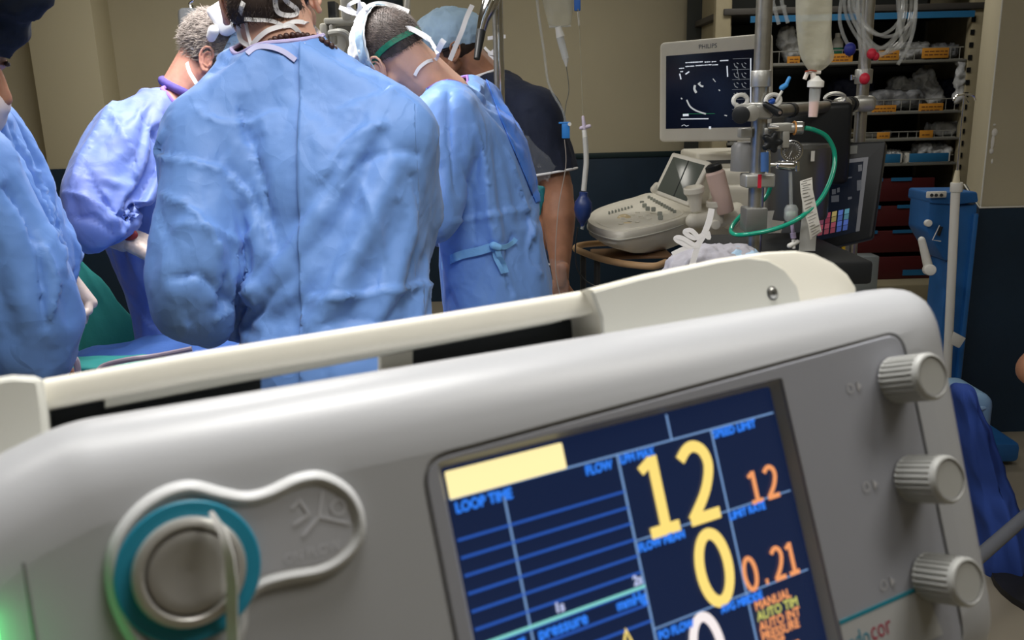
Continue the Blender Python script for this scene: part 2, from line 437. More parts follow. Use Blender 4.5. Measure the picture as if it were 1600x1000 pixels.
for (x_, y_, rx, rz) in ((1555, 207, .012, .016), (1552, 222, .007, .03), (1550, 236, .009, .012), (1555, 195, .006, .004), (1551, 252, .004, .01)):
    q = P(x_, y_, 3.415); chp.ell((q.x, 3.419, q.z), (rx, .004, rz), n=9, m_=6)
structure('trim_4', chp, mat('chipped_plaster', (.82, .80, .74), .9, bump=.8, bscale=120, bdist=.004))
# ceiling lights (out of frame)
for i, (x, y) in enumerate(((-.7, .8), (1.4, .4), (-1.6, 4.2), (1.4, 4.2))):
    t = thing('ceiling_light', ('white ceiling light panel above the console', 'white ceiling light panel above the right side near the camera', 'white ceiling light panel at the rear left near the pilaster', 'white ceiling light panel at the rear before the shelves')[i], 'ceiling light', (x, y, ZC - .02), group='ceiling light panels')
    part('frame', G().box((x, y, ZC - .015), (1.24, .64, .03), .004), SEAM, t)
    part('diffuser', G().box((x, y, ZC - .033), (1.16, .56, .008), .002), mat('diffuser', (.9, .9, .88), .6, emit=(1, .97, .9), estr=1.2), t)
t = thing('surgical_lamp', 'unseen round lamp head added above the console to brighten it', 'lamp', (.05, .72, 2.46))  # added lamp head, out of frame, stands where the console fill light is
MW = mat('lamp_white', (.75, .76, .75), .35)
part('lamp_head', G().lathe([(0, .16), (.12, .15), (.26, .09), (.31, .03), (.31, 0), (.27, -.01), (0, -.01)], (.05, .72, 2.46), n=40), MW, t)
part('lens', G().lathe([(.26, -.012), (.26, -.022), (0, -.024)], (.05, .72, 2.46), n=40), mat('lamp_lens', (.9, .9, .9), .2, emit=(1, .97, .92), estr=3), t)
part('arm', G().tube([(.05, .72, 2.6), (.05, .72, ZC)], .03, 14), MW, t)
t = thing('surgical_lamp', 'round surgical lamp head on a ceiling arm above the operating table', 'lamp', (-.62, 2.15, 2.2))
MW = mat('lamp_white', (.75, .76, .75), .35)
part('lamp_head', G().lathe([(0, .16), (.12, .15), (.26, .09), (.31, .03), (.31, 0), (.27, -.01), (0, -.01)], (-.62, 2.15, 2.2), n=40), MW, t)
part('lens', G().lathe([(.26, -.012), (.26, -.022), (0, -.024)], (-.62, 2.15, 2.2), n=40), mat('lamp_lens', (.9, .9, .9), .2, emit=(1, .97, .92), estr=3), t)
part('arm', G().tube(spline([(-.62, 2.15, 2.35), (-.62, 2.15, 2.5), (-.5, 2.4, 2.62), (-.2, 2.9, 2.66), (-.1, 3.0, 2.8), (-.1, 3.0, ZC)], 6), .03, 14), MW, t)
part('handle', G().cyl((-.62, 2.15, 2.18), (-.62, 2.15, 2.08), .018, .014), MW, t)

# ------------------------------------------------------------------ helpers for slabs given by four corners
def frame4(c):                       # tl,tr,br,bl in world -> matrix (x right, y up, z towards the viewer), width, height
    tl, tr, br, bl = [Vector(q) for q in c]; cen = (tl + tr + br + bl) / 4
    x = ((tr - tl) + (br - bl)).normalized(); y = ((tl - bl) + (tr - br)); z = x.cross(y).normalized(); y = z.cross(x)
    M = Matrix((x, y, z)).transposed().to_4x4(); M.translation = cen
    return M, (((tr - tl).length + (br - bl).length) / 2), (((tl - bl).length + (tr - br).length) / 2)
def slab(c, th, bev=.004, seg=3, corner=0.):
    """slab whose front face lies on the corners, with rounded corners"""
    M, w, h = frame4(c); Mi = M.inverted(); o = [Mi @ Vector(q) for q in c][::-1]    # bl br tr tl: ccw
    pts = [(q.x, q.y) for q in o]
    return M, round_prism(pts, corner, -th, 0, bev, seg, M)
def offset_poly(pts, d):
    n = len(pts); out = []
    for i in range(n):
        p0 = Vector(pts[i - 1]); p1 = Vector(pts[i]); p2 = Vector(pts[(i + 1) % n])
        a = (p1 - p0).normalized(); b = (p2 - p1).normalized()
        na = Vector((-a.y, a.x)); nb = Vector((-b.y, b.x)); m_ = na + nb
        if m_.length < 1e-6: m_ = na
        m_.normalize(); k = max(m_.dot(na), .35); q = p1 + m_ * (d / k); out.append((q.x, q.y))
    return out
def round_poly(pts, r, seg=6):
    if not hasattr(r, '__len__') and r <= 0: return list(pts)
    out = []; n = len(pts)
    for i in range(n):
        p0 = Vector(pts[i - 1]); p1 = Vector(pts[i]); p2 = Vector(pts[(i + 1) % n]); rr = r[i] if hasattr(r, '__len__') else r
        a = (p0 - p1); b = (p2 - p1); k = min(rr, a.length * .49, b.length * .49); s_ = p1 + a.normalized() * k; e_ = p1 + b.normalized() * k
        if rr <= 0: out.append(tuple(p1)); continue
        for j in range(seg + 1):
            t_ = j / seg; q = s_ * (1 - t_) ** 2 + p1 * 2 * t_ * (1 - t_) + e_ * t_ ** 2; out.append((q.x, q.y))
    return out
def round_prism(pts, corner, z0, z1, bev=.003, seg=3, M=None):
    o = round_poly(pts, corner); rings = []
    lv = [(bev * (1 - math.sin(PI / 2 * j / seg)), z0 + bev * (1 - math.cos(PI / 2 * j / seg))) for j in range(seg + 1)]
    lv += [(i_, z0 + z1 - z_) for i_, z_ in lv[::-1]]
    for i_, z_ in lv: rings.append([Vector((x, y, z_)) for x, y in offset_poly(o, i_)])
    g = G().loft(rings, True); 
    if M is not None: g.v = [tuple(M @ Vector(v)) for v in g.v]
    return g
FONT_CACHE = {}
def text_g(s, size, M, depth=.0, align='CENTER', wx=1.0):
    cu = bpy.data.curves.new('t', 'FONT'); cu.body = s; cu.size = size; cu.align_x = align; cu.align_y = 'CENTER'; cu.resolution_u = 3; cu.extrude = depth
    o = bpy.data.objects.new('t', cu); C.objects.link(o); dg = bpy.context.evaluated_depsgraph_get(); me = bpy.data.meshes.new_from_object(o.evaluated_get(dg), depsgraph=dg)
    g = G(); g.add([(v.co.x * wx, v.co.y, v.co.z) for v in me.vertices], [tuple(p.vertices) for p in me.polygons], False, M)
    bpy.data.objects.remove(o); bpy.data.curves.remove(cu); return g
# ------------------------------------------------------------------ the pump console in the foreground
_u = Vector((2590, 442, -1350)).normalized(); _w = Vector((-.2045, 1, -.064)); _w = (_w - _u * _w.dot(_u)).normalized(); _n = _u.cross(_w)
tw = lambda v: RIGHT * v.x + UP * v.y - FWD * v.z
DM = Matrix((tw(_u), tw(_w), tw(_n))).transposed().to_4x4(); DM.translation = CAM + ray(693, 735) * .3
DMi = DM.inverted()
def LZ(px, py, z=0.):               # where the ray of a pixel meets the device's plane z
    o = DMi @ CAM; d = DMi.to_3x3() @ ray(px, py); t = (z - o.z) / d.z; q = o + d * t; return (q.x, q.y)
ZF = .006
HOUS = mat('console_grey', (.43, .44, .462), .36, bump=.12, bscale=900, bdist=.0003, noise=.03, nscale=8)
PANEL = mat('console_panel', (.33, .34, .385), .5, bump=.12, bscale=900, bdist=.0003)
CREAM = mat('handle_cream', (.90, .87, .76), .38, bump=.1, bscale=700, bdist=.0003)
HGREY = mat('handle_grey', (.66, .66, .60), .5, bump=.12, bscale=900, bdist=.0003)
RUB = mat('rubber_black', (.02, .025, .028), .6)
KNOB = mat('knob_grey', (.46, .465, .45), .45); STEEL = mat('steel', (.62, .62, .60), .28, metal=1, noise=.1, nscale=30)
dev = thing('pump_console', 'large grey perfusion pump console tilted in the foreground with lit screen and knobs', 'medical console', M=DM)
outer = [(-.215, -.152), (.2665, -.152), (.2800, .0335), (-.112, .0415), (-.137, .034), (-.165, .018), (-.215, -.03)]
rings = []
for ins, z in ((.032, ZF), (.024, ZF - .0006), (.017, ZF - .0025), (.011, ZF - .006), (.0065, ZF - .0105), (.003, ZF - .017), (.001, ZF - .025), (0, ZF - .036), (0, -.095), (.005, -.1)):
    rings.append([Vector((x, y, z)) for x, y in round_poly(offset_poly(outer, ins), [max(q - .5 * ins, .004) for q in (.02, .024, .022, .008, .016, .02, .02)], 6)])
hm = to_mesh('housing', G().loft(rings), 0)
rec = [(-.0105, -.15), (.2300, -.15), (.2345, .0125), (-.0105, .0065)]
rec = [(-.0105, -.135), (.2290, -.135), (.2345, .0125), (-.0105, .0065)]
cut1 = G().prism(round_poly(rec, .011, 6), ZF - .0016, ZF + .02)
SC = [(-.0005, -.117), (.1535, -.117), (.1525, .0005), (-.0005, .0005)]
cut2 = G().loft([[Vector((x, y, z)) for x, y in round_poly(offset_poly(SC, d), .0015, 3)] for d, z in ((0, -.001), (-.0055, ZF + .004))])
hm = boolean(hm, [cut1, cut2]); hm.materials.clear()
hm.polygons.foreach_set('use_smooth', [True] * len(hm.polygons)); hm.set_sharp_from_angle(angle=math.radians(28)); flat_big(hm, 4e-4)
part('housing', hm, HOUS, dev, local=True)
pm = to_mesh('p', round_prism(round_poly(offset_poly(rec, .0016), .0095, 6), 0, ZF - .0016, ZF - .0003, .0006, 2), 0)
pm = boolean(pm, [cut2]); pm.materials.clear(); flat_big(pm, 1e-4); part('control_panel', pm, PANEL, dev, local=True)
# seam on the left side and the green lamp strip
sm = G().tube([(-.1275, .004, ZF - .0004), (-.128, -.05, ZF + .0002), (-.130, -.12, ZF + .0002)], .0006, 6)
part('seam', sm, mat('seam_dark', (.16, .16, .16), .6), dev, local=True)
gx0, gy0 = LZ(-26, 990, ZF + .003)
gl = G().box((gx0, gy0 - .022, ZF + .003), (.006, .055, .008), .002)
part('status_lamp', gl, mat('green_lamp', (.1, .5, .2), .4, emit=(.10, .95, .22), estr=2.6), dev, local=True, label='green lit strip')
# screen
def emis(name, col, s=1.): return mat(name, tuple(c * .2 for c in col), .25, emit=col, estr=s)
scr = part('screen', G().prism([(-.002, -.119), (.1545, -.119), (.1535, .002), (-.002, .002)], -.003, 0.0), mat('screen_glass', (.008, .012, .025), .12, emit=(.006, .013, .045), estr=1.), dev, local=True)
def sflat(name, pts, m, z=.0004, lab=None):
    g = G(); g.prism(pts, z - .0003, z); return part(name, g, m, scr, local=True, label=lab)
S = lambda px, py: LZ(px, py, 0)
def line(g, a, b, w, z=.0005):
    a = Vector(a); b = Vector(b); d = (b - a).normalized(); n_ = Vector((-d.y, d.x)) * w / 2
    g.prism([tuple(a - n_), tuple(b - n_), tuple(b + n_), tuple(a + n_)], z - .0003, z)
x1 = (S(790, 770)[0] + S(820, 960)[0]) / 2; x2 = (S(966, 712)[0] + S(1022, 1000)[0]) / 2; x3 = (S(1111, 676)[0] + S(1165, 925)[0]) / 2
yA = (S(882, 732)[1] + S(1196, 648)[1]) / 2; yB = (S(996, 842)[1] + S(1222, 772)[1]) / 2; yC = (S(1024, 982)[1] + S(1244, 896)[1]) / 2; yT = (S(780, 996)[1] + S(1006, 916)[1]) / 2
xR = .1515
gy = G()
line(gy, (0, yA), (xR, yA), .0007); line(gy, (x1, yA - .004), (x1, -.116), .0007); line(gy, (x2, yA), (x2, -.116), .0008); line(gy, (x3, yA), (x3, -.116), .0007)
line(gy, (x2, yB), (xR, yB), .0005); line(gy, (x2, yC), (xR, yC), .0005); line(gy, (S(1040, 647)[0], 0), (S(1040, 647)[0], yA), .0007)
part('grid_lines', gy, emis('screen_line', (.17, .30, .55)), scr, local=True)
gb = G(); ys0 = S(716, 844)[1]; ys5 = S(742, 984)[1]
for k in range(9): line(gb, (0, ys0 + (ys5 - ys0) * k / 5), (x2, ys0 + (ys5 - ys0) * k / 5), .0009)
part('trace_lines', gb, emis('screen_blue', (.022, .09, .42)), scr, local=True)
nb = G(); 
for a, b in (((x2, yA), (x3, yB)), ((x2, yC), (x3, -.116))): pass
gt = G(); line(gt, (0, yT), (x2, yT), .0011, .0008); part('pressure_axis', gt, emis('screen_teal', (.22, .62, .58)), scr, local=True)
yb1 = S(880, 712)[0]
sflat('message_bar', round_poly([(0, yA + .0), (yb1, yA + .0), (yb1, -.0005), (0, -.0005)], .0006, 2), emis('screen_cream', (1.0, .86, .42), 1.05), .0009, 'bright yellow message bar')
TB = emis('screen_text_blue', (.03, .20, .85)); TY = emis('screen_yellow', (.95, .72, .20)); TO = emis('screen_orange', (.85, .33, .13)); TW = emis('screen_white', (.9, .82, .82)); TL_ = emis('screen_lime', (.55, .55, .14)); TG = emis('screen_pale', (.45, .5, .75))
def tx(name, s, cx, cy, h, m, wx=1., al='CENTER', bold=.0):
    M = Matrix.Translation((cx, cy, .001))
    g = text_g(s, h, M, .0, al, wx)
    if bold:
        h_ = G()
        for dx, dy in ((0, 0), (bold, 0), (-bold, 0), (0, bold), (0, -bold)): h_.add([(x + dx, y + dy, z + .00001 * (dx > 0) + .00002 * (dy > 0) + .00003 * (dx < 0)) for x, y, z in g.v], g.f, False)
        g = h_
    return part(name, g, m, scr, local=True)
def center(*p): a = [S(*q) for q in p]; return sum(q[0] for q in a) / len(a), sum(q[1] for q in a) / len(a)
def mid_of(px, py): return S(px, py)
def stroke2d(g, pts, w, z, closed=False):
    pts = [Vector(p) for p in pts]; N = len(pts); L = []; R_ = []
    for i in range(N):
        d = (pts[(i + 1) % N] - pts[i - 1]) if closed else (pts[min(i + 1, N - 1)] - pts[max(i - 1, 0)])
        d.normalize(); n_ = Vector((-d.y, d.x)) * w / 2; L.append(pts[i] + n_); R_.append(pts[i] - n_)
    for i in range(N if closed else N - 1):
        j = (i + 1) % N; g.prism([tuple(R_[i]), tuple(R_[j]), tuple(L[j]), tuple(L[i])], z - .0002, z)
def digits(name, s, cx, cy, h, wd, pitch, sw, m):
    x = cx - pitch * (len(s) - 1) / 2
    for k, ch in enumerate(s):
        g = G(); z = .0009 + .00005 * (k % 2); H = h / 2; W = wd / 2
        def T(pts): return [(x + a * W, cy + b * H) for a, b in pts]
        if ch == '0': stroke2d(g, T([(math.cos(2 * PI * q / 40) * (1 - .0), math.sin(2 * PI * q / 40)) for q in range(40)]), sw, z, True)
        if ch == '1': stroke2d(g, T([(.1, 1.05), (.1, -.95)]), sw * 1.05, z); stroke2d(g, T([(-.72, .72), (.1, .97)]), sw * .85, z + .00002); stroke2d(g, T([(-.85, -.95), (.95, -.95)]), sw, z + .00003)
        if ch == '2': stroke2d(g, T([tuple(q)[:2] for q in spline([Vector(v + (0,)) for v in ((-.85, .72), (-.35, .95), (.15, 1.0), (.65, .82), (.85, .45), (.62, .02), (.1, -.42), (-.85, -.95))], 5)]), sw, z); stroke2d(g, T([(-.98, -.95), (.95, -.95)]), sw, z + .00003)
        if ch == '.': stroke2d(g, T([(-.2, -.85), (.2, -.85)]), sw * 1.2, z)
        part(name, g, m, scr, local=True); x += pitch
c = S(1059, 768); digits('flow_digit', '12', c[0], c[1] + .0012, .0288, .0155, .0205, .0045, TY)
c = S(1114, 884); digits('flow_digit', '0', c[0], c[1] - .0006, .0268, .0140, .02, .0045, TY)
c = S(1100, 1010); digits('pressure_digit', '0', c[0] + .001, c[1] - .003, .0285, .0135, .02, .0038, TW)
c = S(1190, 757); digits('limit_digit', '12', c[0], c[1], .0125, .0066, .0092, .0019, TO)
c = S(1203, 884); digits('limit_digit', '0.21', c[0], c[1], .0125, .0060, .0076, .0018, TO)
w_ = (x3 + .002)
for k, (s_, m_) in enumerate((('MANUAL', TO), ('AUTO TIM', TL_), ('AUTO INT', TO), ('PRESSURE', TO), ('STOP', TO), ('VOLUME', TO), ('SERVICE', TO))):
    tx('menu_text', s_, x3 + .0022, yC - .0062 - .0042 * k, .0052, m_, .92, 'LEFT', .00018)
tx('label_text', 'LOOP TIME', .0012, yA - .0035, .0052, TB, .85, 'LEFT', .0003)
tx('label_text', 'FLOW', x2 - .0095, yA - .003, .0050, TB, .85, 'CENTER', .0003); tx('label_text', 'LPM MAX', x2 + .0085, yA - .0024, .0045, TB, .85, 'CENTER', .0003)
tx('label_text', 'SPEED LIMIT', x3 - .004 + .0155, yA + .0024 - .0048, .0045, TB, .95, 'CENTER', .0003)
tx('label_text', 'FLOW MEAN', x2 + .0115, yB - .003, .0045, TB, .85, 'CENTER', .0003); tx('label_text', 'LIMIT RATE', x3 + .009, yB + .0002 - .0026, .0043, TB, .9, 'CENTER', .0003)
tx('label_text', 'PO FLOW', x2 + .0095, yC - .003, .0045, TB, .85, 'CENTER', .0003); tx('label_text', 'MODE', x3 + .002, yC - .0026, .0043, TB, .85, 'CENTER', .0003); tx('label_text', 'AVG MIN', x3 - .007, yC + .0002 - .0026, .0043, TB, .85, 'CENTER', .0003)
tx('label_text', 'pressure', x1 + .0125, yT - .0035, .0062, TB, .95, 'CENTER', .0003); tx('label_text', 'mmHg', x2 - .0075, yT - .0035, .0055, TB, .9, 'CENTER', .0003); tx('label_text', 'art', x1 - .006, yT - .0035, .0055, TB, .9, 'CENTER', .0003)
tx('label_text', '1s', x1 + .0125, yT + .0032, .0050, TG, .9, 'CENTER', .0003); tx('label_text', '2s', x2 - .003, yT + .003, .0050, TG, .9, 'CENTER', .0003)
tw_ = G(); cpk = S(980, 1000); tw_.tube([(cpk[0] - .012, cpk[1] - .02, .0006), (cpk[0] - .004, cpk[1] - .006, .0006), (cpk[0], cpk[1] + .004, .0006), (cpk[0] + .003, cpk[1] - .006, .0006), (cpk[0] + .008, cpk[1] - .02, .0006)], .0006, 6)
part('pressure_trace', tw_, TY, scr, local=True)
# knobs
def kn(px, py):
    x, y = LZ(px, py, ZF); root = G(); n = 26; pr = []
    def ring(r, z, fl): return [Vector((x + (r - (fl if (k % 4) in (0, 1) else 0)) * math.cos(2 * PI * k / 104), y + (r - (fl if (k % 4) in (0, 1) else 0)) * math.sin(2 * PI * k / 104), ZF + z)) for k in range(104)]
    g = G().loft([ring(.0106, .0006, .0), ring(.0106, .0012, .0009), ring(.0106, .0175, .0009), ring(.0104, .0178, 0), ring(.0104, .0195, 0), ring(.0098, .0204, 0), ring(.0090, .0207, 0), ring(.0088, .0201, 0)])
    k = part('knob', g, KNOB, dev, local=True); k.data.set_sharp_from_angle(angle=math.radians(30))
    part('cap', G().lathe([(.0088, .0195), (.0087, .0203), (.0078, .0201), (.004, .0196), (0, .0195)], (x, y, ZF), n=40), mat('knob_cap', (.30, .30, .30), .35), k, local=True)
    # pale arrow mark left of each knob
    ax, ay = LZ(px - 66, py + 12, ZF); a = G(); z = ZF + .0001
    a.prism([(ax + .0035, ay + .0022), (ax + .0035, ay - .0022), (ax + .0062, ay)][::-1], z - .0003, z); a.add(*_cir(ax - .001, ay, .0022, .0016, z), False)
    part('print_mark', a, mat('print_pale', (.50, .50, .52), .6), dev, local=True)
def _cir(x, y, r, r2, z, n=20):
    v = [(x + r * math.cos(2 * PI * k / n), y + r * math.sin(2 * PI * k / n), z) for k in range(n)] + [(x + r2 * math.cos(2 * PI * k / n), y + r2 * math.sin(2 * PI * k / n), z) for k in range(n)]
    return v, [(k, (k + 1) % n, n + (k + 1) % n, n + k) for k in range(n)]
for p_ in ((1397, 594), (1422, 748), (1449, 901)): kn(*p_)
# name strip at the lower right
a = LZ(1318, 975, ZF); b = LZ(1444, 928, ZF)
ln = G(); z = ZF + .0002; line(ln, (a[0] - .002, a[1] + .001), (b[0] + .0, a[1] + .001), .0016, z); part('teal_line', ln, mat('print_teal', (.01, .22, .30), .5), dev, local=True)
part('name_strip', G().prism([(a[0] - .002, a[1] - .022), (b[0] + .006, a[1] - .022), (b[0] + .001, a[1]), (a[0] - .002, a[1])], z - .0006, z - .0001), mat('strip_pale', (.46, .47, .48), .5), dev, local=True)
lc = LZ(1368, 985, ZF); z = ZF + .0003
part('logo_text', text_g('medo', .0105, Matrix.Translation((lc[0] - .004, lc[1] - .0005, z)), 0, 'RIGHT', .8), mat('logo_teal', (.03, .25, .36), .5), dev, local=True)
part('logo_text', text_g('cor', .0115, Matrix.Translation((lc[0] - .0035, lc[1], z)), 0, 'LEFT', .8), mat('logo_red', (.38, .03, .07), .5), dev, local=True)
# raised plate with the big ringed knob
tr = [(169, 903), (176, 850), (207, 802), (251, 769), (299, 756), (348, 767), (387, 773), (422, 765), (466, 745), (506, 741), (546, 762), (568, 798), (570, 842), (546, 877), (506, 901), (449, 912), (409, 925), (387, 950), (384, 985), (360, 1030), (300, 1052), (225, 1025), (185, 965)]
pl = [LZ(x, y, ZF + .003) for x, y in tr]; pl = [(q.x, q.y) for q in spline([Vector((x, y, 0)) for x, y in pl], 4, True)][::-1]
ar = sum(pl[i - 1][0] * pl[i][1] - pl[i][0] * pl[i - 1][1] for i in range(len(pl)))
if ar < 0: pl = pl[::-1]
rg = [[Vector((x, y, z_)) for x, y in offset_poly(pl, i_)] for i_, z_ in ((-.0012, ZF - .0008), (-.0006, ZF + .0012), (.0006, ZF + .0028), (.0016, ZF + .0032), (.0026, ZF + .0028), (.0034, ZF + .0018), (.0040, ZF + .0016))]
plate = part('badge_plate', G().loft(rg), mat('plate_pale', (.56, .57, .58), .4), dev, local=True)
inn = offset_poly(pl, .0042)
part('badge_inlay', G().prism(inn, ZF + .0012, ZF + .0018, smooth=False), mat('plate_inlay', (.47, .48, .52), .5), plate, local=True)
lc = LZ(500, 815, ZF + .002); q = G(); zz = ZF + .0021
for (a_, b_) in (((-.006, -.003), (.0, .0015)), ((.0, .0015), (.0025, .009)), ((.0, .0015), (.009, -.003)), ((-.008, .006), (-.005, .008)), ((-.005, .008), (-.003, .003)), ((-.008, .001), (-.003, .003))): line(q, (lc[0] + a_[0], lc[1] + a_[1]), (lc[0] + b_[0], lc[1] + b_[1]), .0007, zz)
q.add(*_cir(lc[0] + .0065, lc[1] + .003, .0026, .002, zz), False)
q2 = text_g('ON FLOW', .0042, Matrix.Translation((lc[0] - .004, lc[1] - .0085, zz)), 0, 'CENTER', .9); q.add(q2.v, q2.f, False)
part('print_mark', q, mat('print_white', (.66, .67, .72), .5), plate, local=True)
kx, ky = LZ(297, 893, ZF + .0045)
part('blue_ring', G().lathe([(.0200, .0005), (.0203, .002), (.0198, .0026), (.0165, .0027), (.0150, .0022)], (kx, ky, ZF + .001), n=64), mat('ring_blue', (.02, .26, .40), .4), dev, local=True, label='blue ring around the knob')
bk = part('rotary_knob', G().lathe([(.0156, .001), (.0158, .004), (.0153, .0058), (.0138, .0066), (.0130, .0066), (.0123, .0058), (.0119, .0044)], (kx, ky, ZF + .001), n=64), mat('knob_satin', (.60, .59, .56), .3, metal=.6), dev, local=True)
part('knob_face', G().lathe([(.0120, .0044), (.0115, .0062), (.0105, .0066), (.008, .0063), (0, .0058)], (kx, ky, ZF + .001), n=64), mat('knob_face', (.40, .39, .37), .35, metal=.4), bk, local=True)
cb = [LZ(*p_, .02) for p_ in ((333, 802), (347, 830), (357, 870), (364, 915), (368, 960), (372, 1010), (374, 1080))]
cbg = G().ribbon([(x, y, .016 + .006 * math.sin(i * .9)) for i, (x, y) in enumerate(cb)], [.0012, .0022, .0027, .003, .0032, .0034, .0034], .0006, (1, 0, .5))
part('tag_strap', cbg, mat('strap_white', (.72, .71, .70), .5), dev, local=True)
# carrying handle
def bar_ring(px, ptop, pbot, z0, dz, r=.004):
    t_ = LZ(px[0], ptop, z0); b_ = LZ(px[1], pbot, z0); o = []
    o = round_poly([(0, 0), (dz, 0), (dz, 1), (0, 1)], 0)
    cs = []
    H = t_[1] - b_[1]
    for (zz_, hh) in round_poly([(0, 0), (dz, .05 * H), (dz, H * .92), (0, H)], r, 4): cs.append(Vector((b_[0] + (t_[0] - b_[0]) * hh / H, b_[1] + hh, z0 - zz_)))
    return cs
hd = thing('carrying_handle', 'x', 'x') if False else None
bar = G().loft([bar_ring((68, 70), 590, 640, -.055, .022), bar_ring((300, 302), 549, 596, -.055, .022), bar_ring((600, 603), 502, 546, -.055, .022), bar_ring((800, 803), 470, 513, -.055, .022), bar_ring((919, 940), 451, 488, -.055, .022)])
part('handle_bar', bar, CREAM, dev, local=True, label='cream carrying handle bar')
l0 = LZ(165, 625, -.06); l1 = LZ(165, 636, -.06); r0 = LZ(878, 488, -.06); r1 = LZ(878, 501, -.06)
part('handle_ridge', G().loft([[Vector((a_[0], a_[1] + .002, -.06)), Vector((b_[0], b_[1], -.06)), Vector((b_[0], b_[1], -.072)), Vector((a_[0], a_[1] + .002, -.072))] for a_, b_ in ((l0, l1), (r0, r1))]), HGREY, dev, local=True)
capo = [(918, 451), (1010, 427), (1060, 417), (1126, 403), (1197, 393), (1242, 391), (1272, 396), (1299, 409), (1321, 427), (1336, 450), (1335, 500), (1100, 520), (945, 540), (940, 488)]
co_ = [LZ(x, y, -.05) for x, y in capo][::-1]
rg = [[Vector((x, y, z_)) for x, y in offset_poly(co_, i_)] for i_, z_ in ((.003, -.0480), (.0012, -.0485), (.0004, -.0500), (0, -.053), (0, -.085), (.002, -.093), (.006, -.098))]
capm = G().loft(rg); ca_ = sum(co_[i - 1][0] * co_[i][1] - co_[i][0] * co_[i - 1][1] for i in range(len(co_)))
cap_o = part('handle_end', capm, CREAM, dev, local=True)
gi = [(926, 456), (1010, 434), (1119, 410), (1165, 403), (1200, 407), (1225, 422), (1245, 448), (1250, 470), (1245, 500), (1100, 520), (945, 540), (941, 495)]
gp_ = [LZ(x, y, -.047) for x, y in gi][::-1]
part('handle_inset', G().loft([[Vector((x, y, z_)) for x, y in offset_poly(gp_, i_)] for i_, z_ in ((0, -.0490), (0, -.0470), (.0004, -.0466))]), HGREY, cap_o, local=True, label='grey side panel')
sx, sy = LZ(1208, 458, -.046)
part('screw', G().lathe([(.0028, 0), (.0028, .0006), (.0022, .0009), (0, .0010)], (sx, sy, -.0466), n=20), STEEL, cap_o, local=True)
part('screw_recess', G().box((sx, sy, -.0456), (.0028, .0005, .0003)).box((sx, sy, -.0456), (.0005, .0028, .0003)).add(*_cir(sx, sy, .0036, .0029, -.0464), False), RUB, cap_o, local=True)
lb = [LZ(x, y, -.05) for x, y in ((-60, 610), (-20, 592), (20, 586), (55, 588), (68, 594), (74, 640), (80, 700), (60, 760), (-60, 790))][::-1]
part('handle_end', G().loft([[Vector((x, y, z_)) for x, y in offset_poly(lb, i_)] for i_, z_ in ((.0022, -.0465), (.0008, -.0475), (0, -.050), (0, -.085), (.002, -.09))]), HGREY, dev, local=True)
# dark brackets and white bracket in the slot
def blk(name, xa, xb, yt, m, z=-.078, d=.006):
    a1 = LZ(xa, yt[0], z); b1 = LZ(xb, yt[1], z); a0 = LZ(xa, yt[0] + 70, z); b0 = LZ(xb, yt[1] + 70, z)
    part(name, G().prism([(a0[0], a0[1]), (b0[0], b0[1]), (b1[0], b1[1]), (a1[0], a1[1])], z - d, z), m, dev, local=True)
blk('slot_bracket', 76, 408, (622, 575), RUB); blk('slot_bracket', 643, 945, (520, 472), RUB); blk('slot_clip', 597, 645, (536, 528), CREAM, -.074)
ft = DM @ Vector((.06, -.10, -.1)); 
pg = G().tube([ft, ft + Vector((.0, .02, -.06)), Vector((ft.x, ft.y + .03, ft.z - .1)), Vector((ft.x, ft.y + .03, .03))], .016, 14)
part('mounting_post', pg, STEEL, dev)
part('mounting_clamp', G().box((.06, -.10, -.108), (.07, .06, .02), .004), RUB, dev, local=True)
bs = G()
for k in range(5): a_ = 2 * PI * k / 5 + .3; bs.caps((ft.x, ft.y + .03, .05), .018, (ft.x + .24 * math.cos(a_), ft.y + .03 + .24 * math.sin(a_), .035), .014); bs.ell((ft.x + .24 * math.cos(a_), ft.y + .03 + .24 * math.sin(a_), .02), (.02, .02, .02))
part('stand_base', bs, RUB, dev)
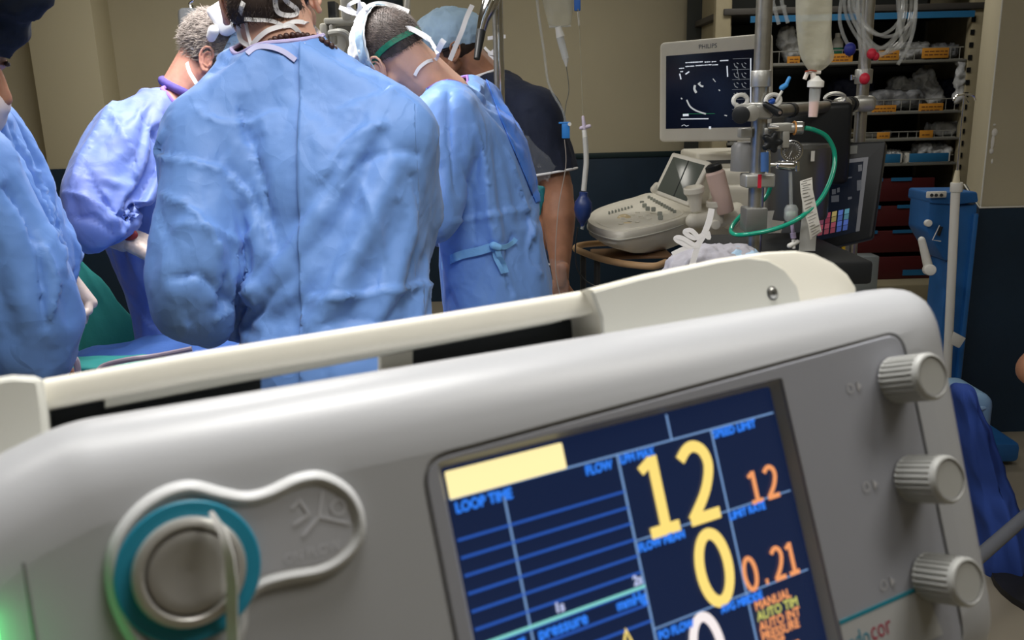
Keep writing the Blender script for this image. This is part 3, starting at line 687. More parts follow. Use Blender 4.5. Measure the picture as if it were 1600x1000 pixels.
# ------------------------------------------------------------------ the surgical team
SK1 = mat('skin_fair', (.72, .42, .31), .5, sss=.15, noise=.12, nscale=25, bump=.15, bscale=180)
SK2 = mat('skin_tan', (.40, .19, .11), .5, sss=.1, noise=.2, nscale=25, bump=.2, bscale=180)
SK3 = mat('skin_rosy', (.74, .36, .27), .5, sss=.15, noise=.2, nscale=30, bump=.15, bscale=180)
def gown_mat(name, col, c2):
    mt = mat(name, col, .55, nscale=3.5, col2=c2, sheen=.12, spec=.6)
    nt = mt.node_tree; b = nt.nodes['Principled BSDF']; tc = nt.nodes.new('ShaderNodeTexCoord')
    def N(t, **k):
        n = nt.nodes.new(t)
        for a, v in k.items(): n.inputs[a].default_value = v
        return n
    ns = N('ShaderNodeTexNoise', Scale=9, Detail=3); nt.links.new(tc.outputs['Object'], ns.inputs['Vector'])
    mixv = nt.nodes.new('ShaderNodeVectorMath'); mixv.operation = 'MULTIPLY_ADD'; mixv.inputs[1].default_value = (.12, .12, .12)
    nt.links.new(ns.outputs['Color'], mixv.inputs[0]); nt.links.new(tc.outputs['Object'], mixv.inputs[2])
    mp = nt.nodes.new('ShaderNodeMapping'); mp.inputs['Scale'].default_value = (1, 1, .55); nt.links.new(mixv.outputs[0], mp.inputs['Vector'])
    v = nt.nodes.new('ShaderNodeTexVoronoi'); v.feature = 'DISTANCE_TO_EDGE'; v.inputs['Scale'].default_value = 11; nt.links.new(mp.outputs[0], v.inputs['Vector'])
    v2 = nt.nodes.new('ShaderNodeTexVoronoi'); v2.feature = 'F1'; v2.inputs['Scale'].default_value = 17; nt.links.new(mp.outputs[0], v2.inputs['Vector'])
    ad = nt.nodes.new('ShaderNodeMath'); ad.operation = 'ADD'; nt.links.new(v.outputs['Distance'], ad.inputs[0]); nt.links.new(v2.outputs['Distance'], ad.inputs[1])
    bp = N('ShaderNodeBump', Strength=.4, Distance=.010); nt.links.new(ad.outputs[0], bp.inputs['Height'])
    fn = N('ShaderNodeTexNoise', Scale=500, Detail=2); nt.links.new(tc.outputs['Object'], fn.inputs['Vector'])
    b2 = N('ShaderNodeBump', Strength=.15, Distance=.0006); nt.links.new(fn.outputs['Fac'], b2.inputs['Height']); nt.links.new(bp.outputs[0], b2.inputs['Normal'])
    nt.links.new(b2.outputs[0], b.inputs['Normal']); return mt
GOWN = gown_mat('gown_blue', (.165, .335, .75), (.145, .30, .70))
GOWN2 = gown_mat('gown_violet_blue', (.18, .31, .76), (.16, .22, .60))
GOWN3 = gown_mat('gown_mid_blue', (.13, .28, .66), (.11, .24, .60))
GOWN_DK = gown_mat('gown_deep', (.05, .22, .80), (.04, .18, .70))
PURPLE = mat('purple_binding', (.33, .18, .62), .7)
WHITE_CLOTH = mat('white_cloth', (.86, .85, .86), .85, bump=.2, bscale=200)
CAPBLUE = mat('cap_blue', (.42, .60, .78), .85, bump=.5, bscale=60, bdist=.004, noise=.15, nscale=12)
CAPWHITE = mat('cap_white', (.85, .87, .86), .85, bump=.4, bscale=60, bdist=.003)
NAVY = mat('navy_scrub', (.012, .018, .042), .85, noise=.3, nscale=6, bump=.4, bscale=50, bdist=.004)
DARKCAP = mat('dark_cap', (.006, .010, .018), .9, bump=.4, bscale=60)
HAIR_BK = mat('hair_dark', (.035, .022, .017), .6); HAIR_GY = mat('hair_grey', (.34, .29, .26), .6, noise=.45, nscale=110); HAIR_BN = mat('hair_brown_grey', (.11, .085, .075), .6, noise=.5, nscale=90)
SHOE = mat('clog', (.02, .02, .025), .5); EYEW = mat('eye_white', (.8, .78, .75), .2); EYED = mat('iris', (.03, .018, .01), .2)
GREEN_BAND = mat('green_band', (.01, .22, .13), .5, noise=.4, nscale=60, bump=.4, bscale=90)
GLOVE = mat('latex_glove', (.80, .66, .58), .45, bump=.3, bscale=70, noise=.25, nscale=30)
SCRUB = mat('scrub_trouser', (.10, .17, .35), .85, bump=.3, bscale=40)

def strands(me, n, L, bias, w=.0006, curl=0., seed=1, k=3):
    rnd = random.Random(seed); g = G(); pol = me.polygons; bias = Vector(bias)
    for i in range(n):
        p = pol[rnd.randrange(len(pol))]; c = p.center; nn = p.normal
        t = (bias - nn * bias.dot(nn)) + nn * .35 + Vector((rnd.gauss(0, .25), rnd.gauss(0, .25), rnd.gauss(0, .25)))
        t.normalize(); l = L * rnd.uniform(.5, 1.2); pts = [c - nn * .001]; s = t.orthogonal() * curl * rnd.uniform(-1, 1)
        for j in range(1, k + 1):
            pts.append(c + t * l * j / k + s * l * (j / k) ** 2 + nn * .15 * l * math.sin(PI * j / k))
        g.tube(pts, [w * (1 - .8 * j / k) for j in range(k + 1)], 3, cap=False)
    return g
def skull_shell(c, R, grow, cuts, s=1., vox=.006, extra=()):
    """hair or cap shell: grown skull, cut by planes given in head space"""
    g = G(); T = Matrix.Translation(Vector(c)) @ R.to_4x4() @ Matrix.Scale(s, 4)
    for cn, r in (((0, -.012, .045), (.076, .098, .086)), ((0, .03, .045), (.068, .06, .07))):
        g.ell(T @ Vector(cn), tuple((q + grow) * s for q in r), R, 24, 16)
    for cn, r in extra: g.ell(T @ Vector(cn), tuple(q * s for q in r), R, 24, 16)
    me = remesh(g, vox, 3)
    for co, no in cuts: me = cut_plane(me, T @ Vector(co), R @ Vector(no))
    return me
def displace(me, amp, sc, ridged=False, seed=0.):
    me.update(); nr = [v.normal.copy() for v in me.vertices]
    for v, nn in zip(me.vertices, nr):
        q = v.co * sc + Vector((seed, seed * 2, 0)); a = mnoise.noise(q)
        if ridged: a = .5 - abs(a) * 2 + .35 * (.5 - abs(mnoise.noise(q * 2.3)) * 2)
        v.co += nn * amp * a
    me.update()
def crumple(me, amp, sc, seed=0.):
    me.update(); nr = [v.normal.copy() for v in me.vertices]
    for v, nn in zip(me.vertices, nr):
        q = v.co * sc + Vector((seed, seed * 2, 0)); q = Vector((q.x, q.y, q.z * .6)); q += mnoise.noise_vector(q * .7) * .5
        d, p = mnoise.voronoi(q); e = d[1] - d[0]
        sg = 1 if mnoise.noise(q * .45) > 0 else -1
        v.co += nn * amp * (sg * math.exp(-e * 5.5) + .9 * (.5 - d[0]))
    me.update()
def tie(g, pts, w=.008, side=None, n=6):
    if side is None: g.ribbon(spline(pts, n), w, .0007, None, nrm=(0, -1, .1))
    else: g.ribbon(spline(pts, n), w, .0007, side)
def proj_px(co):
    d = co - np.array(CAM); z = d @ np.array(FWD); return 800 + F_PX * (d @ np.array(RIGHT)) / z, 500 - F_PX * (d @ np.array(UP)) / z
def folds(me, lines):
    """cloth creases: (pixel polyline on the garment, height, width in px, step)"""
    me.update(); co = mesh_np(me); px, py = proj_px(co); n = len(co); nr = np.array([v.normal for v in me.vertices]); face = (nr @ np.array(FWD)) < .15
    for pts, amp, w, step in lines:
        q = [v for v in spline([Vector((a, b, 0)) for a, b in pts], 5)]; best = np.full(n, 1e9); sd = np.zeros(n); tp = np.zeros(n)
        for i in range(len(q) - 1):
            a = q[i]; d = q[i + 1] - a; L2 = d.x ** 2 + d.y ** 2 + 1e-9; t = np.clip(((px - a.x) * d.x + (py - a.y) * d.y) / L2, 0, 1)
            ex = px - a.x - t * d.x; ey = py - a.y - t * d.y; ds = np.hypot(ex, ey); m_ = ds < best
            best[m_] = ds[m_]; sd[m_] = np.sign(d.x * ey - d.y * ex)[m_]; tp[m_] = ((i + t) / (len(q) - 1))[m_]
        env = np.clip(np.minimum(tp, 1 - tp) * 5, 0, 1) ** .6
        amp *= 1.35; step *= 1.3; pr = np.exp(-best / w) * amp + step * sd * np.exp(-best / (w * 1.8)) * .5
        co += nr * (pr * env * face)[:, None]
    me.vertices.foreach_set('co', co.ravel()); me.update()
FOLDS = {}
def solid(o, th): s = o.modifiers.new('solid', 'SOLIDIFY'); s.thickness = th; s.offset = 0; return o
def smooth_sub(o, l=1): s = o.modifiers.new('sub', 'SUBSURF'); s.levels = l; s.render_levels = l; return o

SIM = []
def rot_of(J):
    ax = (J['hipR'] - J['hipL']); return Matrix.Rotation(math.atan2(ax.y, ax.x), 3, 'Z')
def figure(name, label, J, head, Rh, skin, gown=None, hs=1.0, neck_r=.056, hands=(), k=1.0, armk=1.0, garment=None, legmat=SCRUB, toe=(0, .15, 0)):
    J['toe'] = Vector(toe)
    root = thing('person', label, 'person', (J['pelvis'].x, J['pelvis'].y, 0))
    bd = remesh(body_prims(J, k, armk=armk), .011, 4)
    hd = head_geo(head, Rh, J['neck'] - Vector((0, 0, .01)), neck_r, hs)
    pcs = [bd, hd, ear_geo(head, Rh, 1, hs), ear_geo(head, Rh, -1, hs)] + [hand_geo(*h[0], **h[1]) for h in hands]
    body = part('body', join_meshes('body', pcs), skin, root)
    for s in (-1, 1):
        T = Matrix.Translation(Vector(head)) @ Rh.to_4x4() @ Matrix.Scale(hs, 4)
        e = part('eye', G().ell(T @ Vector((s * .031, .078, .013)), (.0125,) * 3), EYEW, root)
        part('iris', G().ell(T @ Vector((s * .031, .0872, .012)), (.006, .0045, .006), Rh), EYED, e)
    tr = G()
    for s in 'LR':
        tr.caps(J['hip' + s], .094 * k, J['kn' + s], .070 * k); tr.caps(J['kn' + s], .069 * k, J['an' + s] + Vector((0, 0, .03)), .056)
    tr.ell(J['pelvis'] - Vector((0, 0, .03)), (.15 * k, .12 * k, .12 * k), rot_of(J))
    trm = remesh(tr, .016, 4); trm = cut_plane(trm, (0, 0, .1), (0, 0, -1)); displace(trm, .006, 14, True)
    part('trousers', trm, legmat, root)
    for s in 'LR':
        a = J['an' + s]; t = J['toe']
        part('shoe', remesh(G().ell(a - Vector((0, 0, .035)), (.046, .055, .045)).caps(a - Vector((0, 0, .045)), .043, a + t - Vector((0, 0, .052)), .036).box((a.x + t.x * .45, a.y + t.y * .45, .008), (.08 if abs(t.y) > abs(t.x) else abs(t.x) + .14, abs(t.y) + .14 if abs(t.y) > abs(t.x) else .08, .014)), .009, 3), SHOE, root)
    if gown:
        gp = G(); gown['prims'](gp); gw = remesh(gp, gown.get('vox', .014), 5)
        for c_ in gown['cuts']: gw = cut_plane(gw, *c_)
        if gown.get('name', 'gown') == 'gown':
            for s in 'LR':
                wv = J['wr' + s]; dv = (wv - J['el' + s]).normalized(); gw = cut_plane(gw, wv - dv * .012, dv, lambda c, wv=wv: (c - wv).length < .11)
        co = mesh_np(gw); pin = np.zeros(len(co))
        for (pc, pr, pv) in gown['pins']:
            d = np.linalg.norm(co - np.array(pc), axis=1); pin[d < pr] = np.maximum(pin[d < pr], pv)
        SIM.append(((gw, remesh(body_prims(J, k, .012, armk=armk), .016, 3), pin, gown.get('opt', {})), root, gown))
    return root
def torso_loft(gp, rings, n=32, rot=0.):
    pr = []
    for c, rx, ry in rings:
        pr.append([Vector(c) + Vector((rx * math.cos(a) * math.cos(rot) - ry * math.sin(a) * math.sin(rot), rx * math.cos(a) * math.sin(rot) + ry * math.sin(a) * math.cos(rot), 0)) for a in [2 * PI * q / n for q in range(n)]])
    gp.loft(pr)
def legs_of(J, pel, dx=.1, dy=0., knee=.5, off=(0, 0)):
    for s, q in (('L', -1), ('R', 1)):
        v = Vector((dx * q, dy * q, 0)); o = Vector((off[0], off[1], 0))
        J['hip' + s] = pel + v * .9 + Vector((0, 0, -.05)); J['kn' + s] = Vector((pel.x, pel.y, knee)) + v + o * .5; J['an' + s] = Vector((pel.x, pel.y, .085)) + v * 1.1 + o

# --- D: surgeon seen from behind in the middle
J = dict(neck=P(448, 88, 1.60), shL=P(322, 208, 1.52), shR=P(612, 205, 1.56), elL=P(308, 395, 1.42), elR=P(640, 320, 1.64))
pel = Vector((-.31, 1.48, .95)); J['pelvis'] = pel; J['chest'] = Vector((-.35, 1.57, 1.27)); J['wrL'] = Vector((-.47, 1.67, .98)); J['wrR'] = Vector((-.26, 1.83, 1.02))
legs_of(J, pel); JD = J
RD = basis((.02, .93, -.36), (-.1, .3, .95)); HD = P(424, 4, 1.63)
def gD(gp, J=J):
    torso_loft(gp, [((-.40, 1.60, 1.54), .075, .065), ((-.395, 1.59, 1.51), .085, .07), ((-.385, 1.58, 1.46), .13, .085), ((-.368, 1.57, 1.40), .185, .12), ((-.33, 1.56, 1.30), .18, .14), ((-.29, 1.54, 1.15), .155, .145), ((-.28, 1.52, 1.0), .150, .15), ((-.285, 1.51, .85), .162, .16), ((-.30, 1.5, .6), .18, .18), ((-.3, 1.5, .4), .19, .19)])
    gp.caps(J['shL'], .066, J['elL'], .072); gp.caps(J['elL'] - Vector((.0, 0, .01)), .076, J['wrL'], .05); gp.caps(J['elL'] + Vector((-.01, -.01, -.05)), .06, J['elL'] + Vector((.02, .02, -.08)), .05)
    gp.caps(J['shR'], .066, J['elR'], .066); gp.caps(J['elR'], .066, J['wrR'], .045)
    gp.caps(J['neck'] + Vector((-.03, 0, -.07)), .07, J['shL'], .068); gp.caps(J['neck'] + Vector((.03, 0, -.07)), .07, J['shR'], .066)
gown = dict(prims=gD, cuts=[(J['neck'] + Vector((0, -.05, .022)), Vector((-.05, -.15, 1)))], pins=[(J['neck'], .085, 1), (J['wrL'], .055, 1), (J['wrR'], .055, 1), (J['shL'], .075, .1)], mat=GOWN, opt=dict(shrink=-.085, b=4), hem=.5, key='D', amp=.0032)
pD = figure('person', 'surgeon in a blue gown standing with back to the camera, bead necklace at the nape', J, HD, RD, SK1, gown, neck_r=.063)

# --- E: surgeon bent over at the right of him
J = dict(neck=P(698, 148, 2.24), shL=P(700, 185, 2.05), shR=P(742, 165, 2.42), elL=P(672, 320, 1.98), elR=P(700, 330, 2.55))
pel = Vector((-.03, 2.22, .93)); J['pelvis'] = pel; J['chest'] = P(752, 270, 2.24); J['wrL'] = P(560, 390, 2.15); J['wrR'] = P(590, 390, 2.45)
legs_of(J, pel, .02, .11, off=(.03, 0)); JE = J
RE = basis((-.62, .58, -.50), (-.52, .02, .84)); HE = P(618, 98, 2.22)
def gE(gp, J=J):
    a = .35
    torso_loft(gp, [((-.135, 2.24, 1.50), .06, .08), ((-.115, 2.24, 1.46), .08, .14), ((-.095, 2.24, 1.38), .11, .185), ((-.075, 2.23, 1.22), .135, .19), ((-.05, 2.22, 1.10), .13, .18), ((-.04, 2.22, 1.0), .135, .18), ((-.035, 2.22, .85), .145, .20), ((-.03, 2.22, .6), .16, .23), ((-.03, 2.22, .4), .17, .24)])
    gp.caps(J['shL'], .07, J['elL'], .07); gp.caps(J['elL'], .07, J['wrL'], .045)
    gp.caps(J['shR'], .07, J['elR'], .07); gp.caps(J['elR'], .07, J['wrR'], .045)
    gp.caps(J['neck'] + Vector((.03, -.03, -.06)), .06, J['shL'], .07); gp.caps(J['neck'] + Vector((.03, .03, -.06)), .06, J['shR'], .07)
gown = dict(prims=gE, cuts=[(J['neck'] + Vector((-.005, -.0, .03)), Vector((-.55, 0, .8)), lambda c: c.z > 1.36)], pins=[(J['neck'], .09, 1), (J['wrL'], .055, 1), (J['wrR'], .055, 1), ((-.05, 2.22, 1.06), .145, .35)], mat=GOWN, opt=dict(shrink=-.10, b=2.5), hem=.5, key='E')
pE = figure('person', 'surgeon bowed over the table, green strap round his hair, gown tied at the side', J, HE, RE, SK1, gown, hs=.93, neck_r=.062, toe=(-.15, 0, 0))

# --- C: grey haired surgeon at the left
J = dict(neck=P(283, 142, 2.33), shR=P(200, 215, 2.15), shL=P(300, 210, 2.55), elR=P(142, 300, 1.98), elL=P(330, 330, 2.6))
pel = P(285, 470, 2.42); pel.z = .93; J['pelvis'] = pel; J['chest'] = P(240, 270, 2.38); J['wrR'] = P(197, 372, 2.02); J['wrL'] = P(330, 400, 2.35)
legs_of(J, pel, .02, -.1, off=(-.03, 0)); JC = J
RC = basis((.76, .12, -.62), (.52, .05, .8)); HC = P(336, 98, 2.36)
def gC(gp, J=J):
    c = J['chest']; q = J['pelvis']
    torso_loft(gp, [((J['neck'].x, J['neck'].y, J['neck'].z + .01), .075, .075), ((J['neck'].x - .02, J['neck'].y, J['neck'].z - .03), .1, .12), ((J['neck'].x - .04, c.y, J['neck'].z - .08), .13, .17), ((c.x - .01, c.y, c.z + .03), .15, .19), ((c.x, c.y, c.z - .12), .15, .18), ((q.x, q.y, 1.0), .14, .17), ((q.x, q.y, .85), .14, .18), ((q.x, q.y, .6), .14, .19), ((q.x, q.y, .4), .15, .2)], rot=0)
    gp.caps(J['shR'], .1, J['elR'], .088); gp.caps(J['elR'], .088, J['wrR'], .046)
    gp.caps(J['shL'], .07, J['elL'], .07); gp.caps(J['elL'], .07, J['wrL'], .045)
    gp.caps(J['neck'] + Vector((-.04, -.03, -.06)), .07, J['shR'], .08); gp.caps(J['neck'] + Vector((-.03, .05, -.06)), .06, J['shL'], .07)
gown = dict(prims=gC, cuts=[(J['neck'] + Vector((.0, 0, .0)), Vector((.75, -.15, .8)), lambda c: c.z > 1.33)], pins=[(J['neck'], .1, 1), (J['wrR'], .058, 1), (J['wrL'], .055, 1)], mat=GOWN2, opt=dict(shrink=-.11, b=2), hem=.5, key='C')
pC = figure('person', 'grey-haired surgeon on the left in a violet-blue gown with purple collar and gloved hand', J, HC, RC, SK3, gown, neck_r=.055, toe=(.15, 0, 0),
    hs=.95, hands=[((J['wrR'], (.78, .2, -.45), (.3, .3, -.9)), dict(side=1, curl=.5))])

# --- A: person at the far left edge
J = dict(neck=P(-95, 172, 1.5), shR=P(-55, 262, 1.36), shL=P(-28, 215, 1.64), elR=P(45, 440, 1.38), elL=P(45, 370, 1.66))
pel = Vector((-1.0, 1.45, .93)); J['pelvis'] = pel; J['chest'] = P(-75, 350, 1.52); J['wrR'] = P(20, 560, 1.5); J['wrL'] = P(98, 432, 1.72)
legs_of(J, pel, .02, -.1); JA = J
RA = basis((.93, .1, -.38), (.3, 0, .95)); HA = P(-104, 100, 1.46)
def gA(gp, J=J):
    c = J['chest']; q = J['pelvis']; nk = J['neck']
    torso_loft(gp, [((nk.x, nk.y, nk.z + .01), .07, .07), ((nk.x + .01, nk.y, nk.z - .04), .11, .14), ((nk.x + .04, c.y, nk.z - .12), .15, .19), ((c.x + .03, c.y, c.z), .18, .19), ((q.x + .03, q.y, 1.0), .18, .18), ((q.x + .03, q.y, .85), .18, .2), ((q.x + .02, q.y, .6), .2, .22), ((q.x, q.y, .4), .2, .24)])
    gp.caps(J['shR'], .08, J['elR'], .095); gp.caps(J['elR'], .095, J['wrR'], .06); gp.caps(J['elR'] + Vector((-.02, 0, -.06)), .09, J['wrR'] + Vector((-.04, 0, -.05)), .06)
    gp.caps(J['shL'], .08, J['elL'], .082); gp.caps(J['elL'], .075, J['wrL'], .042)
    gp.caps(nk + Vector((.02, -.03, -.06)), .07, J['shR'], .08); gp.caps(nk + Vector((.02, .05, -.06)), .07, J['shL'], .08)
gown = dict(prims=gA, cuts=[(J['neck'] + Vector((0, 0, .035)), Vector((.15, 0, 1)))], pins=[(J['neck'], .1, 1), (J['wrR'], .06, 1), (J['wrL'], .05, 1)], mat=GOWN3, opt=dict(shrink=-.08, b=3), hem=.4, key='A')
pA = figure('person', 'masked assistant in dark cap at the far left edge, one sleeve hanging in front', J, HA, RA, SK2, gown, toe=(.15, 0, 0),
    hands=[((J['wrL'], (.35, .1, -.9), (-.3, -.9, 0)), dict(side=1, curl=.9, s=.82)), ((J['wrR'], (.6, .6, -.4), (0, 0, -1)), dict(side=-1, curl=.6, voxel=.004))])

# --- F: man in navy scrubs behind
J = dict(neck=P(765, 118, 3.18), shL=P(836, 178, 3.02), shR=P(790, 150, 3.42), elL=P(872, 300, 2.98), elR=P(760, 290, 3.5))
pel = P(830, 400, 3.2); pel.z = .93; J['pelvis'] = pel; J['chest'] = P(815, 240, 3.2); J['wrL'] = P(876, 440, 2.9); J['wrR'] = P(700, 380, 3.3)
legs_of(J, pel, .02, .1); JF = J
RF = basis((-.93, -.05, -.3), (-.25, .0, .95)); HF = P(707, 86, 3.16)
def gF(gp, J=J):
    c = J['chest']; q = J['pelvis']; nk = J['neck']
    torso_loft(gp, [((nk.x, nk.y, nk.z + .02), .07, .08), ((nk.x + .02, nk.y, nk.z - .03), .1, .15), ((c.x, c.y, nk.z - .11), .14, .2), ((c.x, c.y, c.z - .03), .15, .19), ((q.x, q.y, 1.0), .15, .18), ((q.x, q.y, .8), .16, .19), ((q.x, q.y, .7), .16, .19)])
    for s in 'LR':
        gp.caps(nk + Vector((.02, 0, -.06)), .065, J['sh' + s], .078); gp.caps(J['sh' + s], .078, J['sh' + s].lerp(J['el' + s], .8), .075)
        gp.cyl(J['sh' + s].lerp(J['el' + s], .4), J['el' + s], .08, .078)
eL = JF['elL']; aL = (eL - JF['shL']).normalized()
gown = dict(prims=gF, cuts=[(J['neck'] + Vector((0, 0, .01)), Vector((-.3, 0, 1))), (eL - aL * .075, (aL + Vector((0, 0, -.35))).normalized(), lambda c: (c - eL).length < .2), (J['elR'] - Vector((0, 0, 0)), (J['elR'] - J['shR']).normalized(), lambda c: (c - JF['elR']).length < .17)],
    pins=[(J['neck'], .1, 1)], mat=NAVY, opt=dict(shrink=-.06, b=.5), hem=.7, vox=.016, name='scrub_top')
pF = figure('person', 'man in navy scrub top with white sleeve trim and bouffant cap, arm hanging bare', J, HF, RF, SK2, gown, neck_r=.056, k=1.0, armk=1.35, toe=(-.15, 0, 0), hands=[((J['wrL'], (-.1, .1, -1), (0, .5, 0)), dict(side=1, curl=.6, voxel=.004))])

# --- seated helper at the right edge
ax_ = P(1612, 577, 2.05)
J = dict(neck=Vector((1.62, 2.20, 1.14)), shR=Vector((1.62, 2.38, 1.04)), shL=Vector((1.60, 2.02, 1.04)), elR=Vector((1.60, 2.42, .80)), elL=Vector((ax_.x + .01, 2.05, ax_.z)), chest=Vector((1.60, 2.20, .86)), pelvis=Vector((1.58, 2.20, .47)), wrR=Vector((1.80, 2.34, .72)), wrL=Vector((1.62, 2.03, .70)),
    hipR=Vector((1.60, 2.30, .46)), hipL=Vector((1.58, 2.10, .46)), knR=Vector((1.88, 2.34, .50)), knL=Vector((1.88, 2.06, .50)), anR=Vector((1.92, 2.34, .09)), anL=Vector((1.92, 2.06, .09)))
JH = J; ax_ = J['elL']
RH = basis((.9, .1, -.25), (.15, 0, .98)); HH = Vector((1.66, 2.20, 1.28))
def gH(gp, J=J):
    torso_loft(gp, [((1.60, 2.20, 1.18), .07, .08), ((1.60, 2.20, 1.12), .11, .15), ((1.60, 2.20, 1.04), .13, .18), ((1.60, 2.20, .9), .14, .16), ((1.59, 2.20, .7), .15, .16), ((1.57, 2.20, .44), .16, .18)])
    for s in 'LR': gp.caps(J['neck'] + Vector((0, 0, -.06)), .065, J['sh' + s], .07); gp.cyl(J['sh' + s], J['sh' + s].lerp(J['el' + s], .62), .075, .072)
gown = dict(prims=gH, cuts=[(J['neck'] + Vector((0, 0, .0)), Vector((0, 0, 1)))], pins=[(J['neck'], .1, 1)], mat=mat('scrub_violet', (.10, .13, .62), .8, bump=.4, bscale=50, bdist=.003), opt=dict(shrink=-.05, b=.5), hem=.40, vox=.018, name='scrub_top')
pH = figure('person', 'seated helper in violet-blue scrubs, mostly beyond the right edge', J, HH, RH, SK2, gown, legmat=mat('scrub_violet', (.10, .13, .62), .8), toe=(.15, 0, 0), armk=1.15, hands=[((J['wrL'], (1, .1, -.3), (0, 0, -1)), dict(side=1, curl=.4, voxel=.005)), ((J['wrR'], (1, -.1, -.3), (0, 0, -1)), dict(side=-1, curl=.4, voxel=.005))])
sl_ = part('hair', skull_shell(HH, RH, .006, [((0, 0, .0), (0, .4, -1)), ((0, .045, 0), (0, 1, 0))]), HAIR_BK, pH)
stl = thing('stool', 'round black stool under the seated helper at the right', 'stool', (1.60, 2.20, 0))
part('seat', G().lathe([(0, -.05), (.13, -.05), (.15, -.03), (.15, -.01), (.13, 0), (0, 0)], (1.60, 2.20, .39), n=32), mat('stool_black', (.02, .02, .022), .5), stl); part('post', G().cyl((1.60, 2.20, .05), (1.60, 2.20, .35), .022), mat('steel', (.6, .6, .6), .3), stl); part('foot_ring', G().lathe([(0, .06), (.05, .05), (.22, .02), (.22, 0), (0, 0)], (1.60, 2.20, 0), n=30), mat('stool_black', (.02, .02, .022), .5), stl)
FOLDS['D'] = [([(262, 205), (250, 240), (300, 250), (345, 265), (385, 300), (405, 345)], .003, 7, .009), ([(366, 150), (380, 200), (400, 260), (415, 330), (432, 400)], -.007, 10, .008), ([(560, 108), (640, 158), (690, 215), (702, 260)], .006, 12, 0),
    ([(500, 285), (530, 235), (575, 200), (610, 190)], .007, 10, .004), ([(505, 330), (560, 265), (615, 240), (660, 245)], -.005, 9, .004), ([(560, 270), (585, 340), (600, 420), (596, 452)], .006, 9, 0), ([(480, 466), (540, 458), (597, 452), (645, 444), (686, 440)], .006, 9, .009),
    ([(640, 270), (657, 340), (640, 430)], -.006, 10, .005), ([(250, 300), (300, 325), (345, 395), (335, 480)], .007, 12, .006), ([(404, 330), (382, 420), (400, 490)], .006, 11, -.006), ([(258, 440), (310, 435), (352, 475), (398, 485)], -.007, 11, .006),
    ([(300, 160), (330, 185), (385, 190), (440, 170)], .004, 10, .004), ([(270, 350), (320, 352), (380, 380)], .005, 8, .005), ([(612, 300), (640, 330), (660, 400)], .004, 9, 0), ([(330, 500), (372, 470), (402, 440)], .006, 9, .006), ([(485, 520), (540, 500), (610, 505), (680, 490)], -.005, 11, .003)]
FOLDS['E'] = [([(700, 130), (698, 190), (706, 250), (714, 310)], -.010, 9, .006), ([(742, 190), (760, 260), (766, 330), (775, 380)], .006, 8, .006), ([(788, 230), (810, 300), (832, 380)], .007, 8, -.006), ([(702, 345), (760, 335), (830, 322)], .004, 6, .006), ([(660, 150), (672, 200), (690, 260)], .005, 9, .004),
    ([(722, 250), (735, 300), (742, 380)], -.005, 7, .004), ([(800, 360), (790, 420), (800, 465)], -.007, 7, .006), ([(838, 350), (822, 400), (850, 430)], .006, 7, .006)]
FOLDS['C'] = [([(185, 152), (160, 200), (130, 250), (112, 300)], .007, 9, .006), ([(235, 195), (247, 240), (225, 290), (196, 345)], -.014, 10, .008), ([(130, 260), (165, 320), (200, 350)], -.008, 9, .006), ([(170, 170), (200, 220), (215, 280)], .007, 9, .006), ([(95, 300), (130, 305), (170, 330), (205, 355)], .007, 8, .006), ([(220, 150), (225, 190), (250, 215)], -.005, 8, .004), ([(105, 340), (150, 345), (185, 375)], -.008, 8, .006)]
FOLDS['A'] = [([(15, 200), (55, 270), (85, 340), (105, 430)], .007, 12, .006), ([(0, 290), (38, 335), (62, 420), (66, 520)], -.010, 12, .010), ([(28, 130), (50, 170), (70, 230)], -.008, 10, .006), ([(70, 380), (90, 440), (80, 500)], .007, 10, .006)]
# --- drape all garments at once
outs = cloth_sim([s[0] for s in SIM], 22)
GARM = {}
for me, (_, root, gn) in zip(outs, SIM):
    me = cut_plane(me, Vector((0, 0, gn.get('hem', .5))), Vector((0, 0, -1)))
    nm = gn.get('name', 'gown')
    def su(o): s = o.modifiers.new('s', 'SUBSURF'); s.levels = 1; s.render_levels = 1
    me = temp_eval(me, su); crumple(me, gn.get('amp', .0028), 7, len(GARM) * 3.1); crumple(me, .0009, 19, len(GARM) * 1.7); folds(me, FOLDS.get(gn.get('key'), []))
    me.materials.clear(); me.polygons.foreach_set('use_smooth', [True] * len(me.polygons))
    GARM[root.name] = (me.copy(), solid(part(nm, me, gn['mat'], root), .0016))
# ------------------------------------------------------------------ shelving at the back right
BLK = mat('black_plastic', (.012, .014, .016), .4); DGR = mat('dark_grey', (.06, .065, .07), .5); ORG = mat('label_orange', (.62, .27, .03), .7); BLU = mat('label_blue', (.02, .16, .36), .6)
WIRE = mat('wire_grey', (.36, .36, .33), .4, metal=.3); SHELFM = mat('shelf_grey', (.22, .22, .20), .5); MAROON = mat('bin_maroon', (.085, .012, .014), .5)
PLAST = mat('clear_wrap', (.62, .64, .66), .25, bump=.6, bscale=60, bdist=.006, noise=.35, nscale=22); GRYW = mat('grey_wrap', (.24, .25, .27), .45, bump=.7, bscale=40, bdist=.008, noise=.4, nscale=14)
WHT = mat('white_plastic', (.78, .77, .72), .4); OFFW = mat('machine_white', (.82, .79, .70), .4, noise=.05, nscale=12, bump=.1, bscale=400, bdist=.0004); TAN = mat('tan_handle', (.60, .38, .20), .45)
CLEAR = mat('clear_plastic', (.82, .86, .84), .12, alpha=.32, spec=.8); CLEARB = mat('clear_bag', (.62, .60, .47), .25, alpha=.5, bump=.7, bscale=30, bdist=.008, spec=.8); TUBEC = mat('clear_tube', (.66, .68, .66), .12, alpha=.3, spec=.9)
